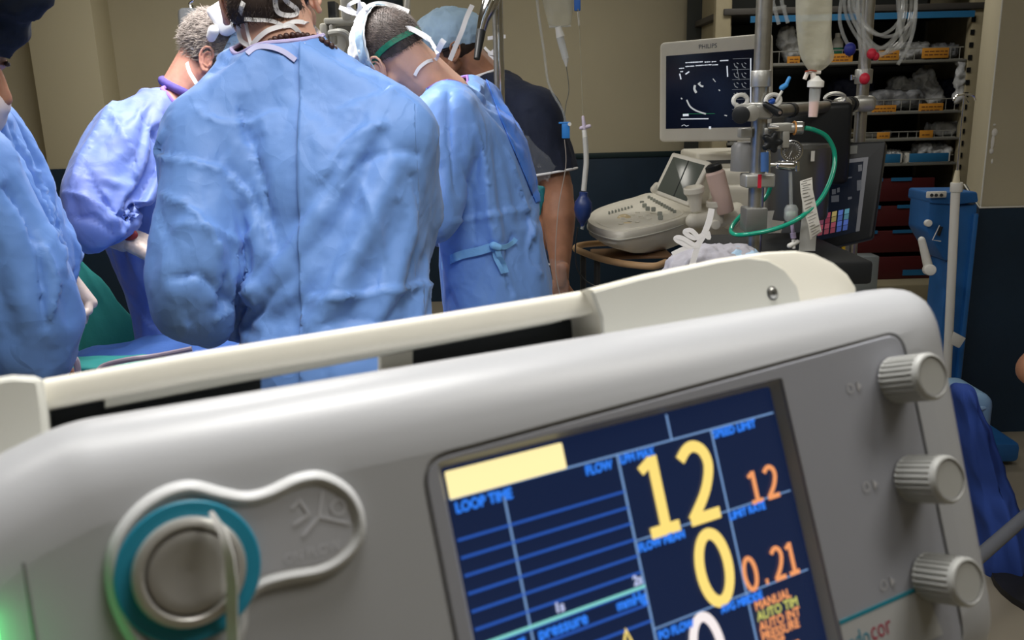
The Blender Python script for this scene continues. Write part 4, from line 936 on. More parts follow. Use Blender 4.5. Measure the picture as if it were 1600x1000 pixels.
PAPER = mat('paper', (.74, .72, .66), .8, noise=.08, nscale=30); ALU = mat('cast_aluminium', (.56, .56, .53), .42, metal=.75, bump=.2, bscale=200); CHROME = mat('chrome', (.8, .8, .8), .12, metal=1)
BLUEP = mat('blue_plastic', (.02, .14, .42), .45, noise=.2, nscale=6); NAVYB = mat('navy_bulb', (.015, .035, .14), .4); GREENT = mat('green_tube', (.01, .38, .24), .15, alpha=.85, coat=.5); RED = mat('red_cap', (.62, .02, .05), .5); BLUC = mat('blue_cap', (.02, .03, .25), .5)
SY = 5.25
def SX(px, py=200, Y=SY): return P(px, py, Y).x
def SZ(px, py, Y=SY): return P(px, py, Y).z
xl, xr = SX(1137), SX(1500)
cab = thing('storage_cabinet', 'tall open beige storage cabinet with wire shelves behind the tube poles', 'cabinet', (xl, SY, 0))
part('side_post', G().box((SX(1124), SY + .02, 1.35), (SX(1136) - SX(1113), .06, 2.7), .004), BEIGE, cab)
part('side_panel', G().box((SX(1136) + .006, SY + .4, 1.35), (.012, .74, 2.7)), BEIGE, cab)
xp = SX(1517, 200)
part('side_post', G().box((xp, SY + .02, 1.35), (SX(1534) - SX(1503), .06, 2.7), .004), BEIGE, cab)
sl = G()
for k in range(22): sl.box((SX(1506) - .012, SY - .012, .75 + k * .07), (.022, .006, .028))
part('slot_strip', sl, BLK, cab, kind='stuff')
part('side_panel', G().box((SX(1532), SY + .4, 1.35), (.012, .74, 2.7)), BEIGE, cab)
part('back_panel', G().box(((xl + xr) / 2, SY + .78, 1.2), (xr - xl + .2, .012, 2.4)), mat('cab_back', (.045, .05, .048), .7), cab)
zt = SZ(1300, 18)
part('top_board', G().box(((xl + xp) / 2, SY + .37, zt + .01), (xp - xl + .1, .8, .035), .004), mat('top_board', (.07, .065, .06), .6), cab)
part('top_strip', G().box(((xl + xr) / 2 + .05, SY - .035, zt - .035), (xr - xl - .1, .012, .035)), BLU, cab, label='blue strip under the top board')
part('lintel', G().box(((xl + xp) / 2, SY + .01, zt + .27), (xp - xl + .12, .05, .26)), BEIGE, cab)
shz = [SZ(1350, y) for y in (98, 178, 220, 259)]
def wire_shelf(z, h=.05, dep=.5):
    s_ = part('shelf', G().box(((xl + xr) / 2, SY + .3, z), (xr - xl, dep + .1, .014), .002), SHELFM, cab)
    g = G(); n = 26
    for zz in (z + .008, z + h): g.tube([(xl + .02, SY + .03, zz), (xr - .01, SY + .03, zz)], .0035, 5)
    for k in range(n): x = xl + .03 + (xr - xl - .06) * k / (n - 1); g.tube([(x, SY + .03, z), (x, SY + .03, z + h), (x, SY + .05, z + h)], .002, 4)
    part('wire_rail', g, WIRE, s_)
for z, h in zip(shz, (.075, .075, .045, .05)): wire_shelf(z, h)
def tag_(px0, px1, py0, py1, m=ORG, lines=2):
    z0, z1 = SZ(px0, py1), SZ(px0, py0); x0, x1 = SX(px0, py0), SX(px1, py0)
    l = part('shelf_label', G().box(((x0 + x1) / 2, SY + .022, (z0 + z1) / 2), (x1 - x0, .004, z1 - z0), .001), m, cab, label='orange shelf label' if m is ORG else 'blue shelf label')
    g = G(); rnd = random.Random(px0)
    for k in range(lines):
        x = x0 + .015
        while x < x1 - .02:
            w = rnd.uniform(.008, .03); w = min(w, x1 - .008 - x); g.box((x + w / 2, SY + .0195, z1 - (z1 - z0) * (k + 1) / (lines + 1)), (w, .001, .006)); x += w + .006
    part('print_line', g, mat('print_brown', (.16, .06, .02), .7), l)
for a in ((1180, 1206, 88, 101), (1232, 1252, 88, 102), (1300, 1335, 84, 99), (1376, 1408, 79, 94), (1444, 1486, 75, 91), (1312, 1332, 170, 182), (1365, 1403, 165, 180), (1439, 1477, 162, 178)): tag_(*a)
for a in ((1309, 1328, 208, 217), (1373, 1393, 207, 219), (1440, 1461, 204, 218)): tag_(*a, lines=1)
# things on the shelves
def blob_thing(name, label, cat, px, py, w, h, d, m, Y=SY + .16, rot=0, seed=1, amp=.02, group=None, sup=None):
    c = P(px, py, Y); g = G().box((0, 0, 0), (w, d, h), min(w, h, d) * .3, 3); me = to_mesh('b', g, 0)
    me = temp_eval(me, lambda o: setattr(o.modifiers.new('r', 'REMESH'), 'voxel_size', max(w, h) / 22) or None)
    displace(me, amp, 3.2 / max(w, h), True, seed); displace(me, amp * .5, 9 / max(w, h), True, seed + 5)
    me.transform(Matrix.Translation(c) @ Matrix.Rotation(rot, 4, 'Y')); me.polygons.foreach_set('use_smooth', [True] * len(me.polygons)); me.materials.clear()
    co = mesh_np(me)
    if sup is not None: me.transform(Matrix.Translation((0, 0, sup + .008 - co[:, 2].min())))
    return single(name, me, m, label, cat, group)
def on(z, h): return z
blob_thing('wrapped_pack', 'crumpled white pack standing at the left end of top wire shelf', 'pack', 1232, 70, .10, .20, .1, PLAST, rot=-.35, seed=2, sup=shz[0])
bt = thing('bottle', 'small white bottle with green label on the top wire shelf', 'bottle', P(1307, 88, SY + .2)); bx = P(1307, 88, SY + .2).x; bz = shz[0] + .007
part('bottle_body', G().lathe([(.03, 0), (.035, .01), (.035, .12), (.02, .145), (.014, .15)], (bx, SY + .2, bz), n=20), WHT, bt)
part('bottle_label', G().lathe([(.0356, .03), (.0356, .09)], (bx, SY + .2, bz), n=20), mat('label_green', (.05, .32, .20), .6), bt); part('bottle_cap', G().cyl((bx, SY + .2, bz + .148), (bx, SY + .2, bz + .175), .016), WHT, bt)
blob_thing('wrapped_pack', 'clear crinkled pack on top wire shelf below hanging tube coil', 'pack', 1420, 78, .20, .08, .15, PLAST, seed=7, sup=shz[0])
blob_thing('wrapped_pack', 'small grey pack at the right end of top wire shelf', 'pack', 1470, 70, .14, .07, .15, GRYW, seed=8, sup=shz[0])
blob_thing('wrapped_pack', 'long grey wrapped pack lying left on second wire shelf', 'pack', 1395, 160, .30, .10, .2, GRYW, seed=3, sup=shz[1])
blob_thing('wrapped_pack', 'clear wrapped instrument pack heaped in middle of second wire shelf', 'pack', 1418, 142, .24, .15, .2, PLAST, seed=4, rot=.25, Y=SY + .3, sup=shz[1])
blob_thing('wrapped_pack', 'tilted clear pack leaning right on second wire shelf', 'pack', 1450, 140, .10, .24, .1, PLAST, seed=5, rot=-.5, Y=SY + .2, sup=shz[1])
blob_thing('wrapped_pack', 'dark navy folded pack at the right of second wire shelf', 'pack', 1478, 150, .15, .16, .2, mat('navy_pack', (.015, .02, .05), .7), seed=6, Y=SY + .35, sup=shz[1])
blob_thing('wrapped_pack', 'dark blue bundle at the left of second wire shelf behind the clamps', 'pack', 1330, 150, .26, .18, .2, mat('navy_pack', (.015, .02, .05), .7), seed=16, Y=SY + .35, sup=shz[1])
blob_thing('plastic_sleeve', 'white plastic sleeve hanging at the right post of cabinet', 'pack', 1500, 128, .05, .26, .03, PLAST, seed=9, Y=SY + .02)
blob_thing('wrapped_pack', 'yellowish box at left on third wire shelf', 'box', 1318, 205, .10, .06, .1, BEIGE, amp=.003, sup=shz[2])
def roll(px, py, r, L, m, lab, sup, name='rolled_pack'):
    x = SX(px, py); return single(name, G().cyl((x - L / 2, SY + .2, sup + .007 + r), (x + L / 2, SY + .2, sup + .007 + r), r, bev=.004), m, lab, 'roll')
roll(1380, 205, .014, .16, WHT, 'thin white rolled tube lying on the third wire shelf', shz[2])
roll(1408, 206, .022, .05, GRYW, 'short grey roll on the third wire shelf', shz[2])
blob_thing('paper_pack', 'white folded paper packs stacked right on the third wire shelf', 'pack', 1480, 203, .22, .07, .16, PLAST, seed=12, amp=.012, sup=shz[2])
for a, lb in (((1366, 1409), 'blue-fronted tray at left on fourth wire shelf'), ((1418, 1484), 'wide blue-fronted tray at right on fourth wire shelf')):
    x0, x1 = SX(a[0], 250), SX(a[1], 250); t = thing('supply_tray', lb, 'tray', ((x0 + x1) / 2, SY + .15, shz[3] + .008)); z = shz[3] + .009
    g = G()
    for (c_, s_) in ((((x0 + x1) / 2, SY + .09, z + .003), (x1 - x0, .18, .006)), ((x0 + .004, SY + .09, z + .03), (.008, .18, .06)), ((x1 - .004, SY + .09, z + .03), (.008, .18, .06)), (((x0 + x1) / 2, SY + .18, z + .03), (x1 - x0, .006, .06))): g.box(c_, s_)
    part('tray_body', g, WHT, t); part('tray_front', G().box(((x0 + x1) / 2, SY + .0, z + .03), (x1 - x0 - .02, .006, .052), .002), BLU, t)
blob_thing('syringe_heap', 'heap of white wrapped syringes in wide blue-fronted tray', 'pack', 1455, 235, .20, .09, .14, PLAST, seed=14, amp=.02, Y=SY + .1, sup=shz[3])
blob_thing('syringe_heap', 'few wrapped syringes in the left blue-fronted tray', 'pack', 1392, 243, .10, .06, .12, PLAST, seed=15, amp=.012, Y=SY + .1, sup=shz[3])
# maroon drawers
mz = [SZ(1400, y) for y in (275, 318, 357, 398, 440)]
for k in range(4):
    lab = ('maroon drawer directly under the wire shelves', 'second maroon drawer from the top, blue tape along its upper edge', 'third maroon drawer from the top', 'lowest maroon drawer with one wide blue label')[k]
    x0, x1 = SX(1340, 300), SX(1462 if k == 0 else 1500, 300); z1, z0 = mz[k] - .012, mz[k + 1] + .006
    dg_ = G().box(((x0 + x1) / 2, SY + .03, (z0 + z1) / 2), (x1 - x0, .02, z1 - z0 - .01), .005).box(((x0 + x1) / 2, SY + .3, (z0 + z1) / 2), (x1 - x0 - .02, .5, z1 - z0 - .03))
    t = part('drawer', dg_, MAROON, cab, lab)
    if k < 3:
        for (pa_, pb_) in (((1363, 1380), (1393, 1425)), ((1362, 1380), (1406, 1440)), ((1362, 1378), (1402, 1436)))[k]: part('label_strip', G().box(((SX(pa_, 300) + SX(pb_, 300)) / 2, SY + .017, z1 - .01), (SX(pb_, 300) - SX(pa_, 300), .004, .02)), BLU, t)
    else: part('label_strip', G().box(((SX(1413, 420) + SX(1450, 420)) / 2, SY + .017, (z0 + z1) / 2 - .03), (SX(1450, 420) - SX(1413, 420), .004, .035)), BLU, t)
z = SZ(1390, 437); part('base_cupboard', G().box(((xl + xr) / 2, SY + .2, z / 2), (xr - xl, .7, z - .004), .01), BEIGE, cab)
bz = P(1352, 440, 4.9); g = G()
single('clear_bin', G().box((bz.x, 4.95, bz.z * .5 + .1), (.14, .12, bz.z + .1), .01), mat('frosted', (.35, .4, .42), .3, alpha=.7), 'frosted bluish bin seen under the dark touch screen', 'bin')
ys = P(1318, 400, 4.7); single('yellow_rod', G().cyl((ys.x, 4.7, 0), (ys.x, 4.7, ys.z + .15), .014), mat('yellow', (.65, .42, .03), .4), 'yellow vertical rod under the touch screen', 'rod')
ys = P(1303, 400, 4.7); single('beige_rod', G().cyl((ys.x, 4.7, 0), (ys.x, 4.7, ys.z + .15), .018), WHT, 'off-white vertical rod beside the yellow rod', 'rod')

# ------------------------------------------------------------------ ultrasound machine
us = thing('ultrasound_machine', 'off-white ultrasound cart with keyboard, small flip screen and large monitor', 'ultrasound machine', (P(1150, 300, 3.6).x, 3.62, 0))
mc = [P(1031, 67, 3.62), P(1206, 51, 3.46), P(1206, 220, 3.46), P(1030, 222, 3.62)]
M, g = slab(mc, .05, .010, 4, .02); mon = part('monitor_bezel', g, OFFW, us); M4, mw, mh = frame4(mc)
def inset(c, l, t_, r_, b_, out=.001):
    M_, w, h = frame4(c); tl, tr, br, bl = [Vector(q) for q in c]
    def at(u, v): return (tl * (1 - u) + tr * u) * (1 - v) + (bl * (1 - u) + br * u) * v + (M_.to_3x3() @ Vector((0, 0, out)))
    return [at(l, t_), at(1 - r_, t_), at(1 - r_, 1 - b_), at(l, 1 - b_)]
sc_ = inset(mc, .06, .135, .06, .135, .0015); M, g = slab(sc_, .003, .0005, 1, 0); sp = part('monitor_screen', g, mat('us_screen', (.006, .008, .018), .15, emit=(.0006, .001, .0034), estr=1.), mon)
EW = emis('us_white', (.62, .66, .72)); EG = emis('us_grey', (.16, .17, .18)); EGR = emis('us_green', (.02, .22, .08)); EDB = emis('us_dblue', (.02, .035, .12))
MS, w_, h_ = frame4(sc_)
def UV(px, py):                      # pixel on the screen plane -> local
    o = MS.inverted() @ CAM; d = MS.inverted().to_3x3() @ ray(px, py); t_ = (.0008 - o.z) / d.z; q = o + d * t_; return (q.x, q.y)
def us_poly(name, pts, m, z=.001): 
    g = G(); p_ = [UV(*q) for q in pts][::-1]; g.prism(p_, z - .0004, z, M=MS); return part(name, g, m, sp)
def us_line(g, pts, w, z=.001):
    q = [Vector((*UV(*p_), 0)) for p_ in pts]; q = spline(q, 4) if len(q) > 2 else q
    h = G(); stroke2d(h, [(v.x, v.y) for v in q], w, z); g.add(h.v, h.f, False, MS)
g = G()
for (x, y, s_) in ((1097, 97.5, 'RENATA SILVA  ADULT ECHO  TIS0.4 MI0.8'),(1091, 102, 'X7-2t  18 cm  ECOCARDIOGRAMA  ESTUDO')): pass
rnd = random.Random(5)
for (x0, x1, y) in ((1071, 1098, 98), (1101, 1110, 97), (1112, 1119, 96.5), (1125, 1138, 95), (1071, 1085, 104), (1087, 1112, 102.5), (1113, 1122, 101.5), (1061, 1069, 107), (1063, 1067, 112)):
    x = x0
    while x < x1: w = rnd.uniform(1.2, 2.4); us_line(g, [(x, y - (x - x0) * .06), (min(x + w, x1), y - (x - x0) * .06)], .0042 if rnd.random() < .8 else .003); x += w + .4
us_line(g, [(1064, 186), (1107, 185.5)], .0035); us_line(g, [(1067, 180), (1076, 179.5)], .009, .0012)
us_line(g, [(1173, 91), (1173, 165)], .0042); us_line(g, [(1136, 103), (1137, 120)], .0045); us_line(g, [(1062, 115), (1064, 124)], .005); us_line(g, [(1071, 116), (1077, 112)], .005); us_line(g, [(1107.5, 199.5), (1111, 199.5)], .010)
us_line(g, [(1065, 197), (1069, 195), (1072, 197), (1076, 196)], .0018)
part('screen_text', g, EW, sp, kind='stuff')
g = G(); us_line(g, [(1073, 156), (1078, 166), (1086, 172), (1096, 176), (1103, 178)], .006); us_line(g, [(1086, 133), (1085, 139), (1088, 145)], .009); us_line(g, [(1091, 130), (1095, 134), (1099, 135)], .007); us_line(g, [(1114, 123), (1118, 128)], .003); us_line(g, [(1123, 140), (1125, 142)], .004); us_line(g, [(1064, 153), (1066, 155)], .005); us_line(g, [(1094, 128), (1093, 132)], .004); us_line(g, [(1132, 180), (1136, 181)], .004)
part('echo_image', g, emis('echo', (.40, .42, .42)), sp)
g = G()
for i in range(6):
    y = 95 + 15.5 * i
    for j in range(2):
        x = 1150 + 12 * j; us_line(g, [(x - 3, y + 4), (x - 1, y + 9), (x + 3, y + 11)], .003); us_line(g, [(x + 1, y + 3), (x + 4, y + 5)], .003)
    us_line(g, [(1144, y + 14), (1171, y + 13)], .0012)
us_line(g, [(1145, 92), (1171, 91)], .001); us_line(g, [(1151, 103), (1155, 125)], .002)
part('thumbnail_images', g, EG, sp)
g = G(); us_line(g, [(1067, 178), (1117, 177.5)], .0012); part('green_scale', g, EGR, sp)
c_ = inset(mc, .38, .045, .5, .895, .001); ML, w_, h_ = frame4(c_)
part('logo_text', text_g('PHILIPS', h_ * 1.0, ML, .0002, 'CENTER', .95), mat('logo_dark', (.03, .04, .06), .5), mon)
# monitor arm and tower
tx_, ty_ = P(1165, 300, 3.75).x, 3.80
part('monitor_arm', G().tube(spline([P(1118, 150, 3.62), P(1135, 190, 3.72), Vector((tx_, ty_, 1.32)), Vector((tx_, ty_, 1.1))], 5), .035, 14), OFFW, us)
def pz(px, py, z): return PZ(px, py, z)
part('tower', G().box((tx_ + .02, ty_ + .05, .55), (.42, .5, 1.0), .04, 4), OFFW, us)
part('printer', G().box((P(1155, 250, 3.6).x, 3.85, P(1155, 250, 3.7).z), (.32, .36, .07), .015, 3), OFFW, us)
part('printer_slot', G().box((P(1155, 252, 3.6).x, 3.668, P(1155, 252, 3.67).z), (.24, .004, .014)), DGR, us)
part('side_module', G().box((P(1140, 290, 3.7).x, 3.80, P(1140, 290, 3.66).z), (.34, .34, .15), .04, 4), OFFW, us)
ztp = P(1000, 340, 3.45).z
tl_ = [(918, 345), (922, 335), (935, 326), (964, 316), (990, 309), (1016, 302), (1046, 310), (1073, 320), (1082, 334), (1060, 344), (1030, 353), (992, 361), (964, 364), (936, 358), (922, 351)]
top = [pz(x, y, ztp + (.02 if 1000 < x < 1085 and y < 325 else 0)) for x, y in tl_]
top = [Vector(q) for q in spline(top, 4, True)]; cen = sum(top, Vector()) / len(top)
def shr(k, dz, sh=(0, 0)): return [cen + (p - cen) * k + Vector((sh[0], sh[1], dz)) for p in top]
con = part('console_body', G().loft([shr(.86, -.002), shr(.93, .004), shr(.985, .003), shr(1, -.006), shr(1.0, -.02), shr(.97, -.045), shr(.88, -.075, (.02, .01)), shr(.72, -.105, (.05, .03)), shr(.5, -.13, (.09, .05)), shr(.3, -.14, (.1, .06))]), OFFW, us)
part('console_seam', G().tube(shr(1.004, -.024), .0025, 5, closed=True), HGREY, con)
part('console_deck', G().loft([shr(.86, -.004), shr(.84, .001), shr(.6, .002), shr(.1, .002)]), mat('deck_cream', (.82, .79, .70), .5), con)
KEYM = mat('key_grey', (.30, .32, .29), .5)
def key(px, py, w=.012, d=.02, h=.012, m=KEYM, r=.003, nm='key', lift=.008): 
    lift += .016 if (px > 1005 and py < 328) else (.004 if px > 1000 else 0)
    q = pz(px, py, ztp + lift); return part(nm, G().box(q, (w, d, h), r), m, con)
for k in range(8): key(952 + 5.0 * k, 333 - 1.3 * k, .007, .022, .016)
for k in range(11): key(1014 + 4.0 * k, 308 + 2.25 * k, .013, .012, .014)
for (x, y) in ((1003, 317), (1007, 321), (1012, 326), (1021, 327), (1031, 334), (1032, 340)): key(x, y, .018, .014, .018)
for (x, y) in ((996, 332), (988, 336), (1001, 338), (1014, 341), (984, 345), (1012, 334), (973, 341), (996, 346), (970, 349)): key(x, y, .02, .010, .006, mat('key_pale', (.8, .77, .68), .5))
q = pz(975, 342, ztp); part('trackball', G().ell(q + Vector((0, 0, .003)), (.028, .022, .016)), mat('ball_cream', (.80, .66, .42), .25), con)
q = pz(980, 350, ztp); part('trackball', G().ell(q, (.020, .012, .008)), mat('ball_cream', (.80, .66, .42), .25), con)
fc = [P(1050, 237, 3.62), P(1111, 253, 3.44), P(1075, 322, 3.40), P(1020, 301, 3.58)]
M, g = slab(fc, .022, .006, 3, .012); fs = part('flip_screen', g, OFFW, us)
M, g = slab(inset(fc, .09, .10, .09, .08, .0015), .004, .001, 2, .002); gl_ = part('flip_glass', g, mat('dark_glass', (.11, .125, .11), .2), fs)
part('glass_seam', G().tube([Vector(inset(fc, .5, .1, .5, .08, .0025)[0]), Vector(inset(fc, .56, .1, .44, .08, .0025)[3])], .002, 5), BLK, gl_)
part('hinge', G().caps(P(1022, 296, 3.58), .016, P(1026, 290, 3.6), .014), OFFW, us)
# probe holders
for (x, y, Y) in ((1085, 305, 3.36), (1120, 325, 3.36)):
    q = P(x, y, Y); part('probe_holder', G().lathe([(.022, -.06), (.026, -.02), (.030, .0), (.040, .012), (.040, .03), (.034, .034), (.03, .02), (.0, .018)], q + Vector((0, 0, -.0)), (-.15, -.1, 1), 24), OFFW, us)
part('probe_rail', G().caps(P(1083, 345, 3.36), .03, P(1140, 340, 3.42), .035).caps(P(1140, 345, 3.42), .035, P(1150, 330, 3.6), .04), OFFW, us)
q = P(1116, 350, 3.30); part('lock_knob', G().cyl(q, q + Vector((0, -.03, 0)), .018, bev=.004), OFFW, us)
hz = P(960, 393, 3.4).z
hr = [pz(899, 387, hz), pz(912, 384, hz), pz(935, 382, hz), pz(960, 378, hz + .0)]; 
g = G().tube(spline([pz(1000, 379, hz), pz(940, 380, hz), pz(908, 383, hz), pz(899, 388, hz), pz(908, 393, hz), pz(938, 404, hz), pz(975, 412, hz), pz(1020, 416, hz), pz(1040, 410, hz)], 5), .013, 12)
part('hand_rail', g, TAN, us)
q = pz(990, 395, hz); part('deck_plate', G().box(pz(985, 396, hz - .004), (.30, .20, .012), .005), mat('brown_plate', (.30, .17, .09), .5), us)
for (x, Y) in ((911, 3.42), (933, 3.3)):
    b = P(x, 420, Y); part('leg', G().cyl((b.x, b.y, .06), (b.x, b.y, hz), .012), DGR, us)
part('base', G().box((tx_ - .1, 3.7, .09), (.75, .55, .08), .03), OFFW, us)
for dx in (-.4, .22):
    for dy in (-.22, .22): part('caster', G().cyl((tx_ - .02 + dx - .015, 3.7 + dy, .04), (tx_ - .02 + dx + .015, 3.7 + dy, .04), .04), BLK, us)
gb_ = thing('gel_bottle', 'pale pink gel bottle with black cap standing tilted in the probe holder', 'bottle', P(1122, 330, 3.32)); a = P(1134, 332, 3.34); b = P(1115, 262, 3.34); ax = b - a
part('bottle_body', G().lathe([(.030, 0), (.034, .006), (.036, ax.length * .5), (.037, ax.length * .88), (.03, ax.length * .93)], a, ax, 24), mat('gel_pink', (.76, .56, .50), .4), gb_)
part('bottle_cap', G().lathe([(.03, ax.length * .93), (.032, ax.length * .95), (.031, ax.length * 1.04), (.02, ax.length * 1.08), (0, ax.length * 1.085)], a, ax, 24), BLK, gb_)

# ------------------------------------------------------------------ mast with clamps, gauge, reservoir and touch screen
Y1 = 2.2
def up_pole(px, py, Y, r, m, z0, z1, nm, par, n=20):
    q = P(px, py, Y); return part(nm, G().cyl((q.x, q.y, z0), (q.x, q.y, z1), r, n=n), m, par)
ms = thing('equipment_mast', 'thick steel mast with cast clamps carrying gauge and cross rail', 'mast', (P(1186, 200, Y1).x, Y1, 0)); mx = P(1186, 200, Y1).x
r1 = 12 / 1350 * Y1
SSTEEL = mat('brushed_steel', (.52, .51, .47), .3, metal=.9, noise=.15, nscale=40)
part('pole', G().cyl((mx, Y1, .1), (mx, Y1, 2.3), r1, n=28), SSTEEL, ms)
def zz(py, px=1186, Y=Y1): return P(px, py, Y).z
part('collar', G().cyl((mx, Y1, zz(136)), (mx, Y1, zz(110)), .025, n=28, bev=.003), ALU, ms)
cl = part('cross_clamp', G().cyl((mx, Y1, zz(184)), (mx, Y1, zz(160)), .031, n=28, bev=.004).box((mx - .02, Y1 - .01, zz(174)), (.085, .05, .038), .010, 3).cyl((mx - .035, Y1 - .03, zz(176)), (mx - .035, Y1 - .06, zz(176)), .020, bev=.003), ALU, ms)
part('clamp_knob', G().cyl((mx - .055, Y1 - .03, zz(178)), (mx - .066, Y1 - .075, zz(178)), .021, n=24, bev=.004), BLK, cl)
part('lever', G().caps((mx + .0, Y1 - .045, zz(163)), .007, (mx + .03, Y1 - .052, zz(176)), .011), BLK, cl)
part('lever_bolt', G().cyl((mx + .03, Y1 - .06, zz(176)), (mx + .03, Y1 - .066, zz(176)), .004), CHROME, cl)
part('side_block', G().box((mx - .035, Y1 - .0, zz(207)), (.03, .035, .024), .004), ALU, ms); part('side_block', G().box((mx + .02, Y1 - .01, zz(206)), (.03, .035, .022), .004), ALU, ms)
part('bracket', G().box((P(1213, 198, Y1).x, Y1 - .02, zz(199)), (.055, .03, .02), .003).box((P(1222, 215, Y1).x, Y1 - .02, zz(212)), (.018, .026, .06), .003), ALU, ms)
part('mount_bolt', G().cyl(P(1200, 200, Y1 - .04), P(1216, 199, Y1 - .04), .005), CHROME, ms)
sk = thing('star_knob', 'x', 'x') if False else part('star_knob', G(), BLK, ms) if False else None
g = G(); kc = P(1206, 222, Y1 - .045)
for k in range(5): a_ = 2 * PI * k / 5; g.caps(kc, .010, kc + Vector((math.cos(a_) * .019, 0, math.sin(a_) * .019)), .009)
part('star_knob', remesh(g, .003, 3), BLK, ms)
part('regulator_knob', G().lathe([(.014, 0), (.016, .002), (.016, .016), (.013, .02), (0, .021)], P(1243, 200, Y1 - .02), (1, -.35, 0), 28), mat('satin_knob', (.6, .6, .58), .25, metal=.9), ms)
part('orange_ring', G().tube([P(1241, 200, Y1 - .02) + Vector((0, .0055 * math.cos(a_) * 2.8, .0155 * math.sin(a_))) for a_ in [2 * PI * k / 24 for k in range(24)]], .0022, 8, closed=True), mat('orange_ring', (.7, .32, .08), .4), ms)
part('regulator_body', G().cyl(P(1222, 200, Y1 - .01), P(1243, 200, Y1 - .02), .012, bev=.002), ALU, ms)
# pressure gauge
gc = P(1237, 236, Y1 - .03); gd = Vector((-.25, -1, .12)).normalized()
ga = part('pressure_gauge', G().lathe([(.020, -.02), (.0245, -.016), (.0265, 0), (.0265, .006), (.024, .0065), (.0235, .003)], gc, gd, 36), CHROME, ms)
part('gauge_dial', G().lathe([(.0235, .003), (0, .003)], gc, gd, 36), mat('dial_grey', (.20, .20, .20), .4), ga)
tk = G(); gx = gd.orthogonal().normalized(); gy_ = gd.cross(gx)
for k in range(24):
    a_ = 2 * PI * k / 24; v = gx * math.cos(a_) + gy_ * math.sin(a_); tk.tube([gc + gd * .0035 + v * .017, gc + gd * .0035 + v * .021], .0006, 4)
tk.tube([gc + gd * .004, gc + gd * .004 + gx * .014 + gy_ * .006], .0007, 4)
part('gauge_marks', tk, mat('mark_white', (.75, .75, .72), .5), ga)
part('gauge_stem', G().cyl(P(1232, 215, Y1 - .01), P(1232, 200, Y1 - .01), .008), BLK, ms)
part('chrome_manifold', G().cyl(P(1200, 257, Y1 - .04), P(1246, 259, Y1 - .04), .0055).caps(P(1218, 258, Y1 - .04), .011, P(1238, 259, Y1 - .04), .012).cyl(P(1246, 252, Y1 - .04), P(1246, 267, Y1 - .04), .006), CHROME, ms)
part('filter_column', G().cyl(P(1195, 238, Y1 - .05), P(1195, 268, Y1 - .05), .010), mat('column_blue', (.06, .14, .34), .3), ms)
part('column_rod', G().cyl(P(1201, 236, Y1 - .05), P(1201, 270, Y1 - .05), .005), CHROME, ms)
lc_ = part('lower_clamp', G().box((mx - .0, Y1 - .005, zz(281)), (.075, .06, .034), .005, 3), ALU, ms)
part('red_stripe', G().box((mx - .003, Y1 - .0357, zz(281)), (.009, .001, .0335)), RED, lc_)
part('base_socket', G().box((mx - .004, Y1 - .0, zz(342)), (.055, .06, .062), .004), mat('socket_grey', (.26, .26, .25), .4, metal=.6), ms)
part('upper_cylinder', G().lathe([(.0, .075), (.028, .072), (.036, .06), (.036, 0)], (mx - .022, Y1 + .035, zz(268)), n=24), mat('cyl_grey', (.16, .16, .155), .4), ms)
part('clear_line', G().cyl(P(1235, 268, Y1 - .04), P(1236, 322, Y1 - .04), .0045), TUBEC, ms)
part('filter_chamber', G().lathe([(.004, .022), (.012, .020), (.017, .012), (.017, -.012), (.012, -.020), (.004, -.022)], P(1236, 333, Y1 - .04), n=24), CLEAR, ms)
part('filter_pleat', G().box(P(1236, 334, Y1 - .04), (.026, .006, .012), .003), mat('pleat', (.45, .55, .45), .6), ms)
part('line_connector', G().cyl(P(1237, 346, Y1 - .04), P(1240, 372, Y1 - .04), .0045).cyl(P(1239, 364, Y1 - .04), P(1240, 372, Y1 - .04), .007), mat('lilac', (.45, .38, .55), .4), ms)
part('stopcock', G().caps(P(1234, 384, Y1 - .04), .007, P(1246, 378, Y1 - .04), .006).cyl(P(1240, 374, Y1 - .04), P(1240, 388, Y1 - .04), .005), WHT, ms)
gt_ = spline([P(1258, 200, Y1 - .03), P(1272, 203, Y1 - .03), P(1292, 214, Y1 - .03), P(1304, 240, Y1 - .03), P(1300, 275, Y1 - .05), P(1281, 313, Y1 - .07), P(1247, 342, Y1 - .08), P(1210, 358, Y1 - .06), P(1170, 366, Y1 - .04), P(1147, 366, Y1), P(1143, 356, Y1 + .05), P(1160, 335, Y1 + .1), P(1195, 310, Y1 + .1), P(1206, 285, Y1 + .1)], 7)
single('green_tube', G().tube(gt_, .0058, 12), GREENT, 'glossy green gas tube looping from the silver knob down around the mast', 'tube')
# cross rail to the second pole
Y2 = 2.85; r2x = P(1348, 140, Y2).x
sp_ = thing('equipment_pole', 'second slimmer steel pole at the far end of cross rail', 'pole', (r2x, Y2, 0))
part('pole', G().cyl((r2x, Y2, .05), (r2x, Y2, 2.3), .019, n=24), SSTEEL, sp_)
part('collar', G().cyl((r2x, Y2, zz(131, 1350, Y2)), (r2x, Y2, zz(108, 1350, Y2)), .027, n=24, bev=.003), ALU, sp_)
part('tee_handle', G().cyl(P(1330, 121, Y2), P(1342, 121, Y2), .005).cyl(P(1331, 117, Y2), P(1331, 125, Y2), .005), CHROME, sp_)
part('end_clamp', G().box((r2x + .0, Y2 - .01, zz(162, 1350, Y2)), (.07, .06, .05), .018, 4), ALU, sp_)
part('base', G().cyl((r2x, Y2, 0), (r2x, Y2, .05), .2, .16, 28), DGR, sp_)
rl = thing('cross_rail', 'horizontal steel rail clamped between the mast and the slimmer pole', 'rail', P(1270, 170, 2.5))
ra, rb = Vector((mx + .03, Y1 + .03, zz(176, 1200))), Vector((r2x - .03, Y2 - .02, zz(162, 1340, Y2)))
